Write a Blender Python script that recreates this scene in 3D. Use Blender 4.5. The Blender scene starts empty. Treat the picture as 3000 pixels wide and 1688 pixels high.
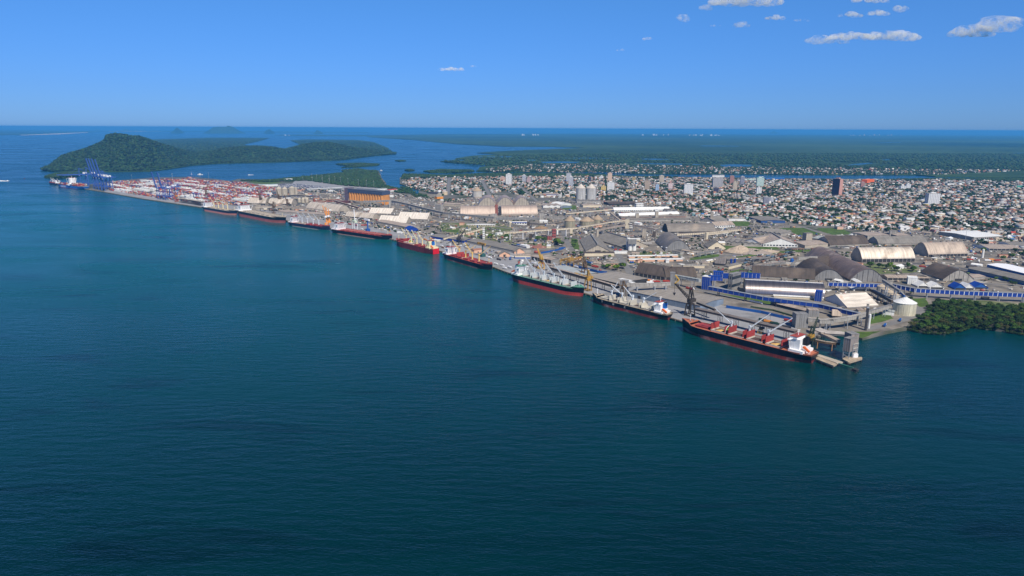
import bpy, bmesh, math, random
import numpy as np
from mathutils import Vector, Matrix
R = math.radians
random.seed(7); rng = np.random.default_rng(11)
sc = bpy.context.scene
C = bpy.context.collection
# ---------------------------------------------------------------- camera
F, CX, CY = 2050.0, 1500.0, 844.0
HCAM = 290.0
PITCH = math.atan((844 - 376.5) / F); ROLL = math.atan(14 / 3000)
cd = bpy.data.cameras.new('camera'); cam = bpy.data.objects.new('camera', cd); C.objects.link(cam)
cd.sensor_width = 36; cd.lens = 36 * F / 3000; cd.clip_start = 1; cd.clip_end = 600000
RM = Matrix.Rotation(R(90) - PITCH, 3, 'X') @ Matrix.Rotation(ROLL, 3, 'Z')
cam.matrix_world = Matrix.Translation((0, 0, HCAM)) @ RM.to_4x4()
sc.camera = cam
EYE = Vector((0, 0, HCAM))
# ---------------------------------------------------------------- world, sun, exposure
SUN_EL, SUN_AZ = 50, 158          # azimuth clockwise from +Y (view direction): behind the camera and to its right
w = bpy.data.worlds.new('World'); sc.world = w; w.use_nodes = True
nt = w.node_tree; nt.nodes.clear()
out = nt.nodes.new('ShaderNodeOutputWorld'); bg = nt.nodes.new('ShaderNodeBackground')
sky = nt.nodes.new('ShaderNodeTexSky'); sky.sky_type = 'NISHITA'; sky.sun_disc = False
sky.sun_elevation = R(SUN_EL); sky.sun_rotation = R(SUN_AZ)
sky.air_density = 1.0; sky.dust_density = 0.15; sky.ozone_density = 3.0; sky.altitude = 300
hs = nt.nodes.new('ShaderNodeHueSaturation'); hs.inputs['Saturation'].default_value = 1.12; hs.inputs['Value'].default_value = 1.0
nt.links.new(sky.outputs[0], hs.inputs['Color'])
tint = nt.nodes.new('ShaderNodeMix'); tint.data_type = 'RGBA'; tint.blend_type = 'MULTIPLY'; tint.inputs[0].default_value = 1
wc = nt.nodes.new('ShaderNodeTexCoord'); sx = nt.nodes.new('ShaderNodeSeparateXYZ'); nt.links.new(wc.outputs['Generated'], sx.inputs[0])
ramp = nt.nodes.new('ShaderNodeValToRGB'); nt.links.new(sx.outputs[2], ramp.inputs[0])
for i, (p, c) in enumerate([(0, (.19,.40,1.03)), (.05, (.215,.43,.96)), (.166, (.31,.60,1.0)), (.34, (.27,.48,.74)), (.8, (.22,.34,.50))]):
    e = ramp.color_ramp.elements[i] if i < 2 else ramp.color_ramp.elements.new(p)
    e.position = p; e.color = (*c, 1)
nt.links.new(hs.outputs[0], tint.inputs[6]); nt.links.new(ramp.outputs[0], tint.inputs[7]); nt.links.new(tint.outputs[2], bg.inputs[0])
bg.inputs[1].default_value = 0.103
nt.links.new(bg.outputs[0], out.inputs[0])
sd = bpy.data.lights.new('sun', 'SUN'); sun = bpy.data.objects.new('sun', sd); C.objects.link(sun)
sd.energy = 5.0; sd.angle = R(0.5); sd.color = (1.0, 0.93, 0.82)
sdir = Vector((math.sin(R(SUN_AZ)) * math.cos(R(SUN_EL)), math.cos(R(SUN_AZ)) * math.cos(R(SUN_EL)), math.sin(R(SUN_EL))))
sun.rotation_euler = sdir.to_track_quat('Z', 'Y').to_euler()
sc.view_settings.view_transform = 'Standard'; sc.view_settings.look = 'None'
sc.view_settings.exposure = 0.18; sc.view_settings.gamma = 1
sc.render.engine = 'CYCLES'
sc.cycles.volume_bounces = 3; sc.cycles.max_bounces = 8; sc.cycles.transparent_max_bounces = 16
sc.cycles.use_denoising = True
# ---------------------------------------------------------------- photograph measurements -> ground
REG = {'a': (1900, 760, .23465), 'b': (2400, 760, .23465), 'c': (1400, 600, .23465), 'd': (1900, 560, .23465), 'e': (2400, 500, .23465),
       'g': (900, 500, .23465), 'h': (500, 460, .1941), 'i': (100, 360, .1941), 'j': (1400, 440, .23465), 'k': (2000, 440, .23465),
       'l': (0, 340, .4658), 'p': (0, 0, 1.0), 'm': (2280, 940, .11041), 'n': (1680, 760, .09662), 'q': (140, 500, .06988), 'r': (1900, 790, .06988)}
def px(r, x, y):
    x0, y0, s = REG[r]; return x0 + x * s, y0 + y * s
def ray(x, y):
    return RM @ Vector(((x - CX) / F, -(y - CY) / F, -1))
def G(r, x, y, z=0.0):
    x, y = px(r, x, y); d = ray(x, y)
    t = (z - HCAM) / min(d.z, -1e-4); return EYE + d * t
def hgt(base, r, x, y):
    """height above the base point whose picture sits at row y"""
    _, y = px(r, x, y); up = RM @ Vector((0, 1, 0)); fw = RM @ Vector((0, 0, -1))
    k = -(y - CY) / F; p = base - EYE
    return (k * p.dot(fw) - p.dot(up)) / (up.z - k * fw.z)
def proj(P):
    q = RM.transposed() @ (Vector(P) - EYE); return CX + F * q.x / -q.z, CY - F * q.y / -q.z
GZ = 3.0     # height of the port's ground above the water
# ---------------------------------------------------------------- mesh helpers
class MB:
    def __init__(s): s.v = []; s.f = []
    def add(s, vs, fs):
        n = len(s.v); s.v += [tuple(v) for v in vs]; s.f += [tuple(i + n for i in f) for f in fs]; return s
    def box(s, x0, x1, y0, y1, z0, z1):
        return s.add([(x0,y0,z0),(x1,y0,z0),(x1,y1,z0),(x0,y1,z0),(x0,y0,z1),(x1,y0,z1),(x1,y1,z1),(x0,y1,z1)],
                     [(0,3,2,1),(4,5,6,7),(0,1,5,4),(1,2,6,5),(2,3,7,6),(3,0,4,7)])
    def cbox(s, cx, cy, cz, sx, sy, sz): return s.box(cx-sx/2, cx+sx/2, cy-sy/2, cy+sy/2, cz-sz/2, cz+sz/2)
    def prism(s, pts, z0, z1):
        n = len(pts); a = [(p[0],p[1],z0) for p in pts] + [(p[0],p[1],z1) for p in pts]
        return s.add(a, [tuple(range(n-1,-1,-1)), tuple(range(n,2*n))] + [(i,(i+1)%n,n+(i+1)%n,n+i) for i in range(n)])
    def beam(s, p, q, w, h=None):
        h = h or w; p = Vector(p); q = Vector(q); d = (q - p)
        if d.length < 1e-6: return s
        d.normalize(); up = Vector((0,0,1)) if abs(d.z) < .95 else Vector((0,1,0))
        a = d.cross(up).normalized() * (w/2); b = a.cross(d).normalized() * (h/2)
        vs = [p-a-b, p+a-b, p+a+b, p-a+b, q-a-b, q+a-b, q+a+b, q-a+b]
        return s.add(vs, [(0,1,2,3),(7,6,5,4),(0,4,5,1),(1,5,6,2),(2,6,7,3),(3,7,4,0)])
    def cyl(s, cx, cy, z0, z1, r0, r1=None, n=20, cap=True):
        r1 = r0 if r1 is None else r1
        vs = []
        for z, r in ((z0,r0),(z1,r1)):
            for i in range(n): t = 2*math.pi*i/n; vs.append((cx+r*math.cos(t), cy+r*math.sin(t), z))
        fs = [(i,(i+1)%n,n+(i+1)%n,n+i) for i in range(n)]
        if cap: fs += [tuple(range(n-1,-1,-1)), tuple(range(n,2*n))]
        return s.add(vs, fs)
    def build(s, name, m, parent=None, smooth=False, fix=True):
        me = bpy.data.meshes.new(name); me.from_pydata(s.v, [], s.f)
        if fix:
            bm = bmesh.new(); bm.from_mesh(me); bmesh.ops.recalc_face_normals(bm, faces=bm.faces); bm.to_mesh(me); bm.free()
        if smooth:
            for p in me.polygons: p.use_smooth = True
            me.set_sharp_from_angle(angle=R(40))
        me.materials.append(m)
        o = bpy.data.objects.new(name, me); C.objects.link(o); o.parent = parent
        return o
def tag(o, label=None, cat=None, group=None, kind=None):
    if label: o['label'] = label
    if cat: o['category'] = cat
    if group: o['group'] = group
    if kind: o['kind'] = kind
    return o
def thing(name, label, cat, loc=(0,0,0), rz=0.0, group=None):
    o = bpy.data.objects.new(name, None); C.objects.link(o); o.empty_display_size = 1
    o.location = loc; o.rotation_euler = (0,0,rz); tag(o, label, cat, group); return o
def kids(o): return [c for c in KID.get(o.name, [])]
def copy_thing(root, children, loc, rz, label, group=None, scale=None):
    r = root.copy(); C.objects.link(r); r.location = loc; r.rotation_euler = (0,0,rz); r['label'] = label
    if group: r['group'] = group
    if scale: r.scale = scale
    for c, subs in children:
        k = c.copy(); C.objects.link(k); k.parent = r
        for g in subs:
            d = g.copy(); C.objects.link(d); d.parent = k
    return r
# ---------------------------------------------------------------- materials
MATS = {}
def mat(key, col, rough=.8, metal=0.0, var=.25, scale=.08, streak=0.0, rib=0.0, ribaxis=0, spec=.3, attr=False, panel=0.0, dirt=None):
    if key in MATS: return MATS[key]
    m = bpy.data.materials.new(key); m.use_nodes = True; nt = m.node_tree; N = nt.nodes; L = nt.links
    b = N['Principled BSDF']; b.inputs['Roughness'].default_value = rough; b.inputs['Metallic'].default_value = metal
    b.inputs['Specular IOR Level'].default_value = spec
    tc = N.new('ShaderNodeTexCoord'); src = tc.outputs['Object']
    n1 = N.new('ShaderNodeTexNoise'); n1.inputs['Scale'].default_value = scale; n1.inputs['Detail'].default_value = 6; n1.inputs['Roughness'].default_value = .65
    L.new(src, n1.inputs['Vector'])
    mr = N.new('ShaderNodeMapRange'); mr.inputs[1].default_value = .3; mr.inputs[2].default_value = .7
    mr.inputs[3].default_value = 1 - var; mr.inputs[4].default_value = 1 + var; L.new(n1.outputs[0], mr.inputs[0])
    mul = N.new('ShaderNodeMix'); mul.data_type = 'RGBA'; mul.blend_type = 'MULTIPLY'; mul.inputs[0].default_value = 1
    if attr:
        at = N.new('ShaderNodeAttribute'); at.attribute_name = 'Col'; L.new(at.outputs['Color'], mul.inputs[6])
    else: mul.inputs[6].default_value = (*col, 1)
    L.new(mr.outputs[0], mul.inputs[7]); last = mul.outputs[2]
    if streak:
        mp = N.new('ShaderNodeMapping'); sv = [.03,.03,.03]; sv[ribaxis] = .9; mp.inputs['Scale'].default_value = sv
        L.new(src, mp.inputs[0]); n2 = N.new('ShaderNodeTexNoise'); n2.inputs['Scale'].default_value = 1.0; n2.inputs['Detail'].default_value = 5
        L.new(mp.outputs[0], n2.inputs['Vector'])
        m2 = N.new('ShaderNodeMapRange'); m2.inputs[1].default_value = .35; m2.inputs[2].default_value = .65; m2.inputs[3].default_value = 1 - streak; m2.inputs[4].default_value = 1 + streak*.6
        L.new(n2.outputs[0], m2.inputs[0]); x = N.new('ShaderNodeMix'); x.data_type = 'RGBA'; x.blend_type = 'MULTIPLY'; x.inputs[0].default_value = 1
        L.new(last, x.inputs[6]); L.new(m2.outputs[0], x.inputs[7]); last = x.outputs[2]
    if dirt:
        n3 = N.new('ShaderNodeTexNoise'); n3.inputs['Scale'].default_value = dirt[1]; n3.inputs['Detail'].default_value = 7; L.new(src, n3.inputs['Vector'])
        m3 = N.new('ShaderNodeMapRange'); m3.inputs[1].default_value = dirt[2]; m3.inputs[2].default_value = dirt[2] + .16; L.new(n3.outputs[0], m3.inputs[0])
        x = N.new('ShaderNodeMix'); x.data_type = 'RGBA'; L.new(m3.outputs[0], x.inputs[0]); L.new(last, x.inputs[6]); x.inputs[7].default_value = (*dirt[0], 1); last = x.outputs[2]
    L.new(last, b.inputs['Base Color'])
    if rib:
        wv = N.new('ShaderNodeTexWave'); wv.bands_direction = 'XYZ'[ribaxis]; wv.inputs['Scale'].default_value = rib; L.new(src, wv.inputs['Vector'])
        bp = N.new('ShaderNodeBump'); bp.inputs['Strength'].default_value = .35; bp.inputs['Distance'].default_value = .3; L.new(wv.outputs[0], bp.inputs['Height']); L.new(bp.outputs[0], b.inputs['Normal'])
    MATS[key] = m; return m
# ================================================================ water
def wave_n(N, L, tc, scale, sx, sy, rot, det):
    q = N.new('ShaderNodeMapping'); q.inputs['Scale'].default_value = (sx, sy, 1); q.inputs['Rotation'].default_value = (0,0,R(rot)); L.new(tc.outputs['Object'], q.inputs[0])
    n = N.new('ShaderNodeTexNoise'); n.inputs['Scale'].default_value = scale; n.inputs['Detail'].default_value = det; n.inputs['Roughness'].default_value = .6; n.inputs['Distortion'].default_value = .6; L.new(q.outputs[0], n.inputs['Vector']); return n
def water_material():
    m = bpy.data.materials.new('water'); m.use_nodes = True; N = m.node_tree.nodes; L = m.node_tree.links; b = N['Principled BSDF']
    tc = N.new('ShaderNodeTexCoord')
    big = N.new('ShaderNodeTexNoise'); big.inputs['Scale'].default_value = .0035; big.inputs['Detail'].default_value = 5; big.inputs['Distortion'].default_value = 1.2
    mp = N.new('ShaderNodeMapping'); mp.inputs['Scale'].default_value = (.55, 1.6, 1); mp.inputs['Rotation'].default_value = (0,0,R(-12))
    L.new(tc.outputs['Object'], mp.inputs[0]); L.new(mp.outputs[0], big.inputs['Vector'])
    cr = N.new('ShaderNodeValToRGB'); e = cr.color_ramp.elements
    e[0].position = .36; e[0].color = (.0,.001,.001,1); e[1].position = .64; e[1].color = (.0,.007,.007,1)
    L.new(big.outputs[0], cr.inputs[0])
    # silt: clearer deep water near the middle of the bay, more turbid towards the port channel
    sp = N.new('ShaderNodeSeparateXYZ'); L.new(tc.outputs['Object'], sp.inputs[0])
    sm = N.new('ShaderNodeMath'); sm.operation = 'MULTIPLY_ADD'; sm.inputs[1].default_value = -.15; L.new(sp.outputs[0], sm.inputs[0]); L.new(sp.outputs[1], sm.inputs[2])
    sr = N.new('ShaderNodeMapRange'); sr.inputs[1].default_value = 300; sr.inputs[2].default_value = 4300; L.new(sm.outputs[0], sr.inputs[0])
    silt = N.new('ShaderNodeValToRGB'); L.new(sr.outputs[0], silt.inputs[0]); q = silt.color_ramp.elements
    for i, (p_, c_) in enumerate([(0,(.0,.008,.010)), (.12,(.0,.024,.027)), (.35,(.0,.066,.070)), (.6,(.001,.078,.100)), (1,(.002,.030,.055))]):
        e_ = q[i] if i < 2 else q.new(p_); e_.position = p_; e_.color = (*c_, 1)
    st = wave_n(N, L, tc, .012, .35, 1.5, -10, 4); s2 = N.new('ShaderNodeMapRange'); s2.inputs[1].default_value = .56; s2.inputs[2].default_value = .66; s2.inputs[3].default_value = 1.0; s2.inputs[4].default_value = .62; L.new(st.outputs[0], s2.inputs[0])
    ad_ = N.new('ShaderNodeMix'); ad_.data_type = 'RGBA'; ad_.blend_type = 'ADD'; ad_.inputs[0].default_value = 1; L.new(cr.outputs[0], ad_.inputs[6]); L.new(silt.outputs[0], ad_.inputs[7])
    mu_ = N.new('ShaderNodeMix'); mu_.data_type = 'RGBA'; mu_.blend_type = 'MULTIPLY'; mu_.inputs[0].default_value = 1; L.new(ad_.outputs[2], mu_.inputs[6]); L.new(s2.outputs[0], mu_.inputs[7]); L.new(mu_.outputs[2], b.inputs['Base Color'])
    # wind-ruffled and slick patches have different roughness
    mr = N.new('ShaderNodeMapRange'); mr.inputs[1].default_value = .35; mr.inputs[2].default_value = .65; mr.inputs[3].default_value = .16; mr.inputs[4].default_value = .30
    L.new(big.outputs[0], mr.inputs[0]); L.new(mr.outputs[0], b.inputs['Roughness'])
    b.inputs['IOR'].default_value = 1.33; b.inputs['Specular Tint'].default_value = (.15,.92,1,1); b.inputs['Specular IOR Level'].default_value = .5
    def wave(scale, sx, sy, rot, det=3):
        q = N.new('ShaderNodeMapping'); q.inputs['Scale'].default_value = (sx, sy, 1); q.inputs['Rotation'].default_value = (0,0,R(rot)); L.new(tc.outputs['Object'], q.inputs[0])
        n = N.new('ShaderNodeTexNoise'); n.inputs['Scale'].default_value = scale; n.inputs['Detail'].default_value = det; n.inputs['Roughness'].default_value = .55; L.new(q.outputs[0], n.inputs['Vector']); return n
    a = wave(.12, .30, 1.0, 14); c = wave(.6, .5, 1.0, 22, 2)
    ad = N.new('ShaderNodeMath'); ad.operation = 'MULTIPLY_ADD'; ad.inputs[1].default_value = .35; L.new(c.outputs[0], ad.inputs[0]); L.new(a.outputs[0], ad.inputs[2])
    bp = N.new('ShaderNodeBump'); bp.inputs['Strength'].default_value = .7; bp.inputs['Distance'].default_value = 2.3
    L.new(ad.outputs[0], bp.inputs['Height']); L.new(bp.outputs[0], b.inputs['Normal'])
    return m
WR = 240000.0
mb = MB(); n = 96
rad = [0, 600, 2500, 10000, 40000, WR]
vs = [(0,0,0)]; fs = []
for r_ in rad[1:]:
    vs += [(r_*math.cos(2*math.pi*i/n), r_*math.sin(2*math.pi*i/n), 0) for i in range(n)]
fs += [(0, 1+i, 1+(i+1)%n) for i in range(n)]
for k in range(len(rad)-2):
    a = 1 + k*n; b_ = a + n
    fs += [(a+i, b_+i, b_+(i+1)%n, a+(i+1)%n) for i in range(n)]
mb.add(vs, fs); water = tag(mb.build('water', water_material(), fix=False), 'dark teal bay water with fine wind ripples', kind='structure')
# ================================================================ land
def wobble(pts, seg, amp, close=True, seed=0):
    """subdivide a ground outline and give it an irregular shore"""
    rs = np.random.default_rng(seed); o = []
    n = len(pts)
    for i in range(n if close else n-1):
        p, q = Vector(pts[i]), Vector(pts[(i+1) % n]); d = q - p; k = max(1, min(60, int(d.length / seg)))
        nr = Vector((-d.y, d.x, 0)); nr = nr.normalized() if nr.length > 0 else nr
        ph = rs.uniform(0, 6.28, 3)
        for j in range(k):
            t = j / k; e = math.sin(math.pi*t)
            o.append(p + d*t + nr * amp * e**.3 * (.5*math.sin(ph[0]+t*k*.9) + .35*math.sin(ph[1]+t*k*1.9) + .35*rs.uniform(-1,1)) if j else p)
    return o
def flat(name, pts, z0, z1, m, kind='structure', label=None):
    mb = MB(); mb.prism([(p.x, p.y) for p in pts], z0, z1)
    o = mb.build(name, m); bm = bmesh.new(); bm.from_mesh(o.data); bmesh.ops.triangulate(bm, faces=[f for f in bm.faces if len(f.verts) > 4]); bm.to_mesh(o.data); bm.free()
    return tag(o, label, kind=kind)
def sheet(name, pts, z, m, label=None):
    mb = MB(); mb.add([(p[0], p[1], z) for p in pts], [tuple(range(len(pts)))]); o = mb.build(name, m)
    bm = bmesh.new(); bm.from_mesh(o.data); bmesh.ops.triangulate(bm, faces=bm.faces)
    for f in bm.faces:
        if f.normal.z < 0: f.normal_flip()
    bm.to_mesh(o.data); bm.free()
    return tag(o, label, kind='structure')
def GL(r, pts, z=0.0): return [G(r, x, y, z) for x, y in pts]
def forest_mat(key, c1, c2, sc1, bump=1.0):
    m = bpy.data.materials.new(key); m.use_nodes = True; N = m.node_tree.nodes; L = m.node_tree.links; b = N['Principled BSDF']
    b.inputs['Roughness'].default_value = .95; b.inputs['Specular IOR Level'].default_value = .1
    tc = N.new('ShaderNodeTexCoord'); n = N.new('ShaderNodeTexNoise'); n.inputs['Scale'].default_value = sc1; n.inputs['Detail'].default_value = 8; n.inputs['Roughness'].default_value = .7
    L.new(tc.outputs['Object'], n.inputs['Vector'])
    n2 = N.new('ShaderNodeTexNoise'); n2.inputs['Scale'].default_value = sc1*.06; n2.inputs['Detail'].default_value = 4; L.new(tc.outputs['Object'], n2.inputs['Vector'])
    mx = N.new('ShaderNodeMath'); mx.operation = 'ADD'; L.new(n.outputs[0], mx.inputs[0]); L.new(n2.outputs[0], mx.inputs[1])
    cr = N.new('ShaderNodeValToRGB'); e = cr.color_ramp.elements; e[0].position = .38; e[0].color = (*c1,1); e[1].position = .62; e[1].color = (*c2,1)
    hf = N.new('ShaderNodeMath'); hf.operation = 'MULTIPLY'; hf.inputs[1].default_value = .5; L.new(mx.outputs[0], hf.inputs[0]); L.new(hf.outputs[0], cr.inputs[0])
    L.new(cr.outputs[0], b.inputs['Base Color'])
    v = N.new('ShaderNodeTexVoronoi'); v.inputs['Scale'].default_value = sc1*2.2; L.new(tc.outputs['Object'], v.inputs['Vector'])
    bp = N.new('ShaderNodeBump'); bp.inputs['Strength'].default_value = bump; bp.inputs['Distance'].default_value = 4; bp.invert = True
    L.new(v.outputs['Distance'], bp.inputs['Height']); L.new(bp.outputs[0], b.inputs['Normal'])
    return m
FOREST = forest_mat('mangrove_canopy', (.018,.042,.012), (.05,.095,.026), .05)
MANG = forest_mat('near_mangrove', (.018,.040,.010), (.05,.095,.022), .08)
FORFAR = forest_mat('far_forest_canopy', (.008,.026,.010), (.055,.10,.032), .004, .3)
# --- far shore, barrier land and islets; each a low wooded flat on the water
def wood(pts, h, m, seg, amp, seed, name='forest', label=None):
    return flat(name, wobble(pts, seg, amp, seed=seed), -1, h, m, kind='stuff' if name == 'forest' else 'structure', label=label)

plain = [(1078,397),(1078,402),(1224,412),(1340,423),(1480,430),(1600,430.5),(1720,434),(1600,439),(1500,443),(1398,449),(1450,453),(1500,453.5),(1400,457),(1335,465),(1420,466.5),(1490,469),(1400,471),(1290,474),(1330,479),(1420,482),(1445,486),(1405,492),(1395,503),(1480,505),(1800,504),(1850,510),(2200,511),(2500,513),(2680,514),(2740,519),(4400,540),(4400,404),(3200,399),(2300,395.5),(1700,392.5),(1300,393.5)]
wood(GL('p', plain), 6, FORFAR, 150, 26, 1, label='wide mangrove plain stretching from the town to the coast')
cot = [(285,418),(330,417),(460,409),(620,404),(790,405),(760,414),(715,424),(740,436),(830,437),(880,424),(850,412),(900,409),(1050,411),(1095,417),(1135,434),(1155,450),(1090,456),(1000,470),(780,477),(640,480),(560,486),(500,496),(440,503),(330,505),(200,505),(130,501),(165,485),(250,462),(300,445)]
wood(GL('p', cot), 5, FORFAR, 120, 18, 2, label='wooded island flats behind the steep green hill')
wood(GL('p', [(983,482),(1010,480),(1060,478.5),(1113,482),(1105,486),(1060,489),(1045,491),(1010,491),(1000,493),(1030,488)]), 7, MANG, 60, 8, 3, label='low mangrove islet off the tip of the mangrove point')
wood(GL('p', [(1157,472),(1180,470.5),(1190,472.5),(1170,474)]), 7, MANG, 60, 6, 4, label='small round mangrove islet alone in the channel')
wood(GL('p', [(1185,500),(1200,497),(1215,500),(1198,503)]), 7, MANG, 40, 6, 5, label='mangrove islet just off the waterside town')
wood(GL('p', [(1240,503),(1290,498),(1380,499),(1390,503),(1330,507),(1260,507)]), 7, MANG, 60, 8, 6, label='long mangrove islet between the waterside town and the plain')
wood(GL('p', [(130,521),(160,512),(200,510),(240,514),(215,520),(160,525)]), 12, MANG, 30, 6, 7, label='low wooded point below the steep hill behind the container ship')
flatl = GL('p', [(-900,386),(0,381.5),(120,382),(290,385),(300,386.5),(256,389.5),(180,393.5),(60,396.5),(-300,399),(-900,404)])
flat('terrain', flatl, -1, 8, FORFAR, label='low far coast behind the bay')
SAND = mat('sand', (.62,.56,.46), var=.1)
sheet('beach', GL('p', [(165,391.6),(230,388.8),(256,387.6),(258,388.9),(232,390.3),(170,393.6),(60,396.6),(60,395.8)], 8), 8.4, SAND, 'pale sand beach at the end of the low far coast')
sheet('beach', GL('p', [(318,384.4),(400,384.3),(470,384.8),(470,385.2),(400,385.0),(320,385.0)], 8), 8.4, SAND, 'thin pale sand bar beyond the steep hill')
flat('terrain', GL('p', [(300,383.4),(640,384.2),(1080,388),(1080,390),(640,387.4),(300,385.8)]), -1, 7, FORFAR, label='thin far coast strip under the distant hills')
flat('terrain', GL('p', [(800,396.8),(826,395.2),(1080,396.4),(1080,399.5),(900,399.2)]), -1, 6, FORFAR, label='thin far shore left of the wide plain')
# creeks and ponds in the mangrove plain
for i, q in enumerate([[(1583,474),(1640,473),(1700,474.5),(1690,477.5),(1590,478)],[(1876,465.5),(1930,465),(1975,468.5),(1960,470),(1880,467.5)],[(2110,483),(2150,481),(2206,483.5),(2200,488.5),(2118,489)],
    [(2480,484.5),(2500,480.5),(2549,477),(2560,478.5),(2530,482.5),(2490,487)],[(1857,478),(1990,479.5),(2060,482),(2050,483.5),(1900,481.5)],[(1640,463),(1760,462.5),(1800,466),(1700,465.5)],[(1545,468),(1570,469.5),(1560,472.5),(1548,471)],
    [(2580,468),(2600,467),(2612,469),(2590,471)],[(1400,459),(1500,458.5),(1500,461),(1410,461.5)],[(2960,449),(3000,448),(3200,449),(3200,451),(2970,451)],[(2060,427),(2170,428),(2160,429.5),(2050,428.6)],[(2560,418),(2640,417.5),(2640,418.6),(2570,419)]]):
    sheet('water', wobble(GL('p', q, 6), 60, 14, seed=40+i), 6.4, water.data.materials[0], 'creek or pond inside the mangrove plain')
main = [(225,546),(238,551),(306,562),(420,582),(597,608),(694,622),(836,645),(968,668),(1146,700),(1290,735),(1449,783),(1494,800),(1712,858),(1965,930),(1998,940),(2300,1020),(2350,1005),(2420,978),(2463,974),(2527,992),(2600,973),(2660,962),(2700,972),(2760,975),(2815,965),(2840,955),(2900,962),(3000,977),(3200,1005),(3700,1080),(4300,1100)]
back = [(5200,524),(2750,523),(2500,524),(2300,522),(2000,518),(1850,518),(1700,509),(1500,508),(1430,508),(1300,513),(1210,510),(1172,520),(1170,538),(1200,548),(1231,556),(1229,569),(1207,567),(1189,557),(1150,547),(1135,545),(1116,515),(1110,500),(1045,494),(1000,498),(1010,505),(930,513),(787,527),(700,524),(675,530),(566,518),(450,520),(341,529),(300,535),(250,541)]
MAINPX = main + back
GROUND = mat('city_ground', (.125,.118,.10), var=.4, scale=.02, dirt=((.045,.062,.022), .012, .47))
mainpts = GL('p', main, GZ) + wobble(GL('p', [main[-1]] + back, GZ), 80, 7, close=False, seed=9)[1:]
ground = flat('ground', mainpts, -3, GZ, GROUND, label='flat low land carrying the port and the town')
# --- steep wooded island hills as one height field along the shore
def interp(tab, x): return float(np.interp(x, [t[0] for t in tab], [t[1] for t in tab]))
front = [(128,501),(160,503.5),(330,504.5),(440,502),(500,494),(560,486),(640,480),(780,477),(1000,470),(1090,458),(1158,452)]
backs = [(128,499),(170,478),(250,462),(330,452),(430,448),(560,446),(700,448),(800,449),(900,446),(1050,444),(1158,450)]
sil = [(128,500),(150,490),(186,461),(220,450),(261,438),(295,424),(314,414),(322,400),(345,394),(373,397),(393,402),(412,401),(447,413),(475,424),(503,433),(540,446),(570,455),(600,452),(650,439),(700,434),(745,431),(801,434),(835,442),(850,441),(885,427),(925,421),(960,419),(1006,428),(1039,437),(1075,440),(1110,446),(1158,451)]
nc, nr = 420, 120
vs = []; rs = np.random.default_rng(3)
for i in range(nc+1):
    x = 128 + (1158-128)*i/nc
    a = G('p', x, interp(front, x), 0); b_ = G('p', x, interp(backs, x), 0); rd = a.lerp(b_, .5)
    H = max(2, hgt(rd, 'p', x, interp(sil, x)))
    fl = .22 if x > 450 else .03
    for j in range(nr+1):
        t = j/nr; p = a.lerp(b_, t)
        tt = max(0, (t - fl)/(1-fl)) if t < .5 else t
        if t < .5: tt = .5*max(0,(t-fl))/(.5-fl)
        prof = math.sin(math.pi*tt)**1.15 if tt < .5 else math.sin(math.pi*tt)**.9
        nz = .10*H*(math.sin(x*.045+t*9)+.6*math.sin(x*.11-t*14+1))*math.sin(math.pi*t)
        z = 4 + (H-4)*prof + nz*.35*(1-prof) + rs.uniform(-1,1)*(2.8 if t > fl else 1.4) + (2.5 if 0 < j < nr else -6)
        vs.append((p.x + rs.uniform(-2,2), p.y + rs.uniform(-3,3), z))
fs = [(i*(nr+1)+j, (i+1)*(nr+1)+j, (i+1)*(nr+1)+j+1, i*(nr+1)+j+1) for i in range(nc) for j in range(nr)]
tag(MB().add(vs, fs).build('hills', FOREST), 'steep forested island hills with a lumpy double summit', kind='structure')
# --- blue hills far out on the horizon
for i, (x0, x1, yb, prof) in enumerate([(598,725,391.5,[(0,0),(.12,.35),(.25,.8),(.4,.93),(.5,.85),(.6,1),(.7,.9),(.85,.4),(1,0)]),(500,543,391,[(0,0),(.3,.6),(.5,1),(.7,.6),(1,0)]),(772,808,392,[(0,0),(.3,.8),(.55,1),(.8,.6),(1,0)]),
        (918,950,392.5,[(0,0),(.4,1),(.7,.7),(1,0)]),(358,386,383.4,[(0,0),(.4,1),(.7,.8),(1,0)]),(275,300,383,[(0,0),(.5,1),(1,0)]),(2258,2290,391.5,[(0,0),(.5,1),(1,0)])]):
    top = [369, 373.6, 379, 381.4, 377.5, 379.5, 384.6][i]
    A = G('p', x0, yb); B = G('p', x1, yb); D = (B-A); m_ = MB(); k = 40; dp = Vector((-D.y, D.x, 0))*.35; vs = []
    Hm = hgt(A.lerp(B,.5) + dp*.5, 'p', x0, top)
    for a in range(k+1):
        for c in range(9):
            t = a/k; u = c/8; z = Hm*interp(prof, t)*math.sin(math.pi*u)
            p = A + D*t + dp*u; vs.append((p.x, p.y, z + (random.uniform(-.03,.03)*Hm if 0<c<8 else -2)))
    tag(MB().add(vs, [(a*9+c,(a+1)*9+c,(a+1)*9+c+1,a*9+c+1) for a in range(k) for c in range(8)]).build('hills', FORFAR), ['broad double hill far out on the horizon','pointed small hill left of the broad horizon hill','low round hill right of the broad horizon hill','faint low hill at the far end of the hill chain','faint hill above the summit of the steep island','faint hill above the sand bar','tiny faint rise above the far town'][i], kind='structure')
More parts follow.
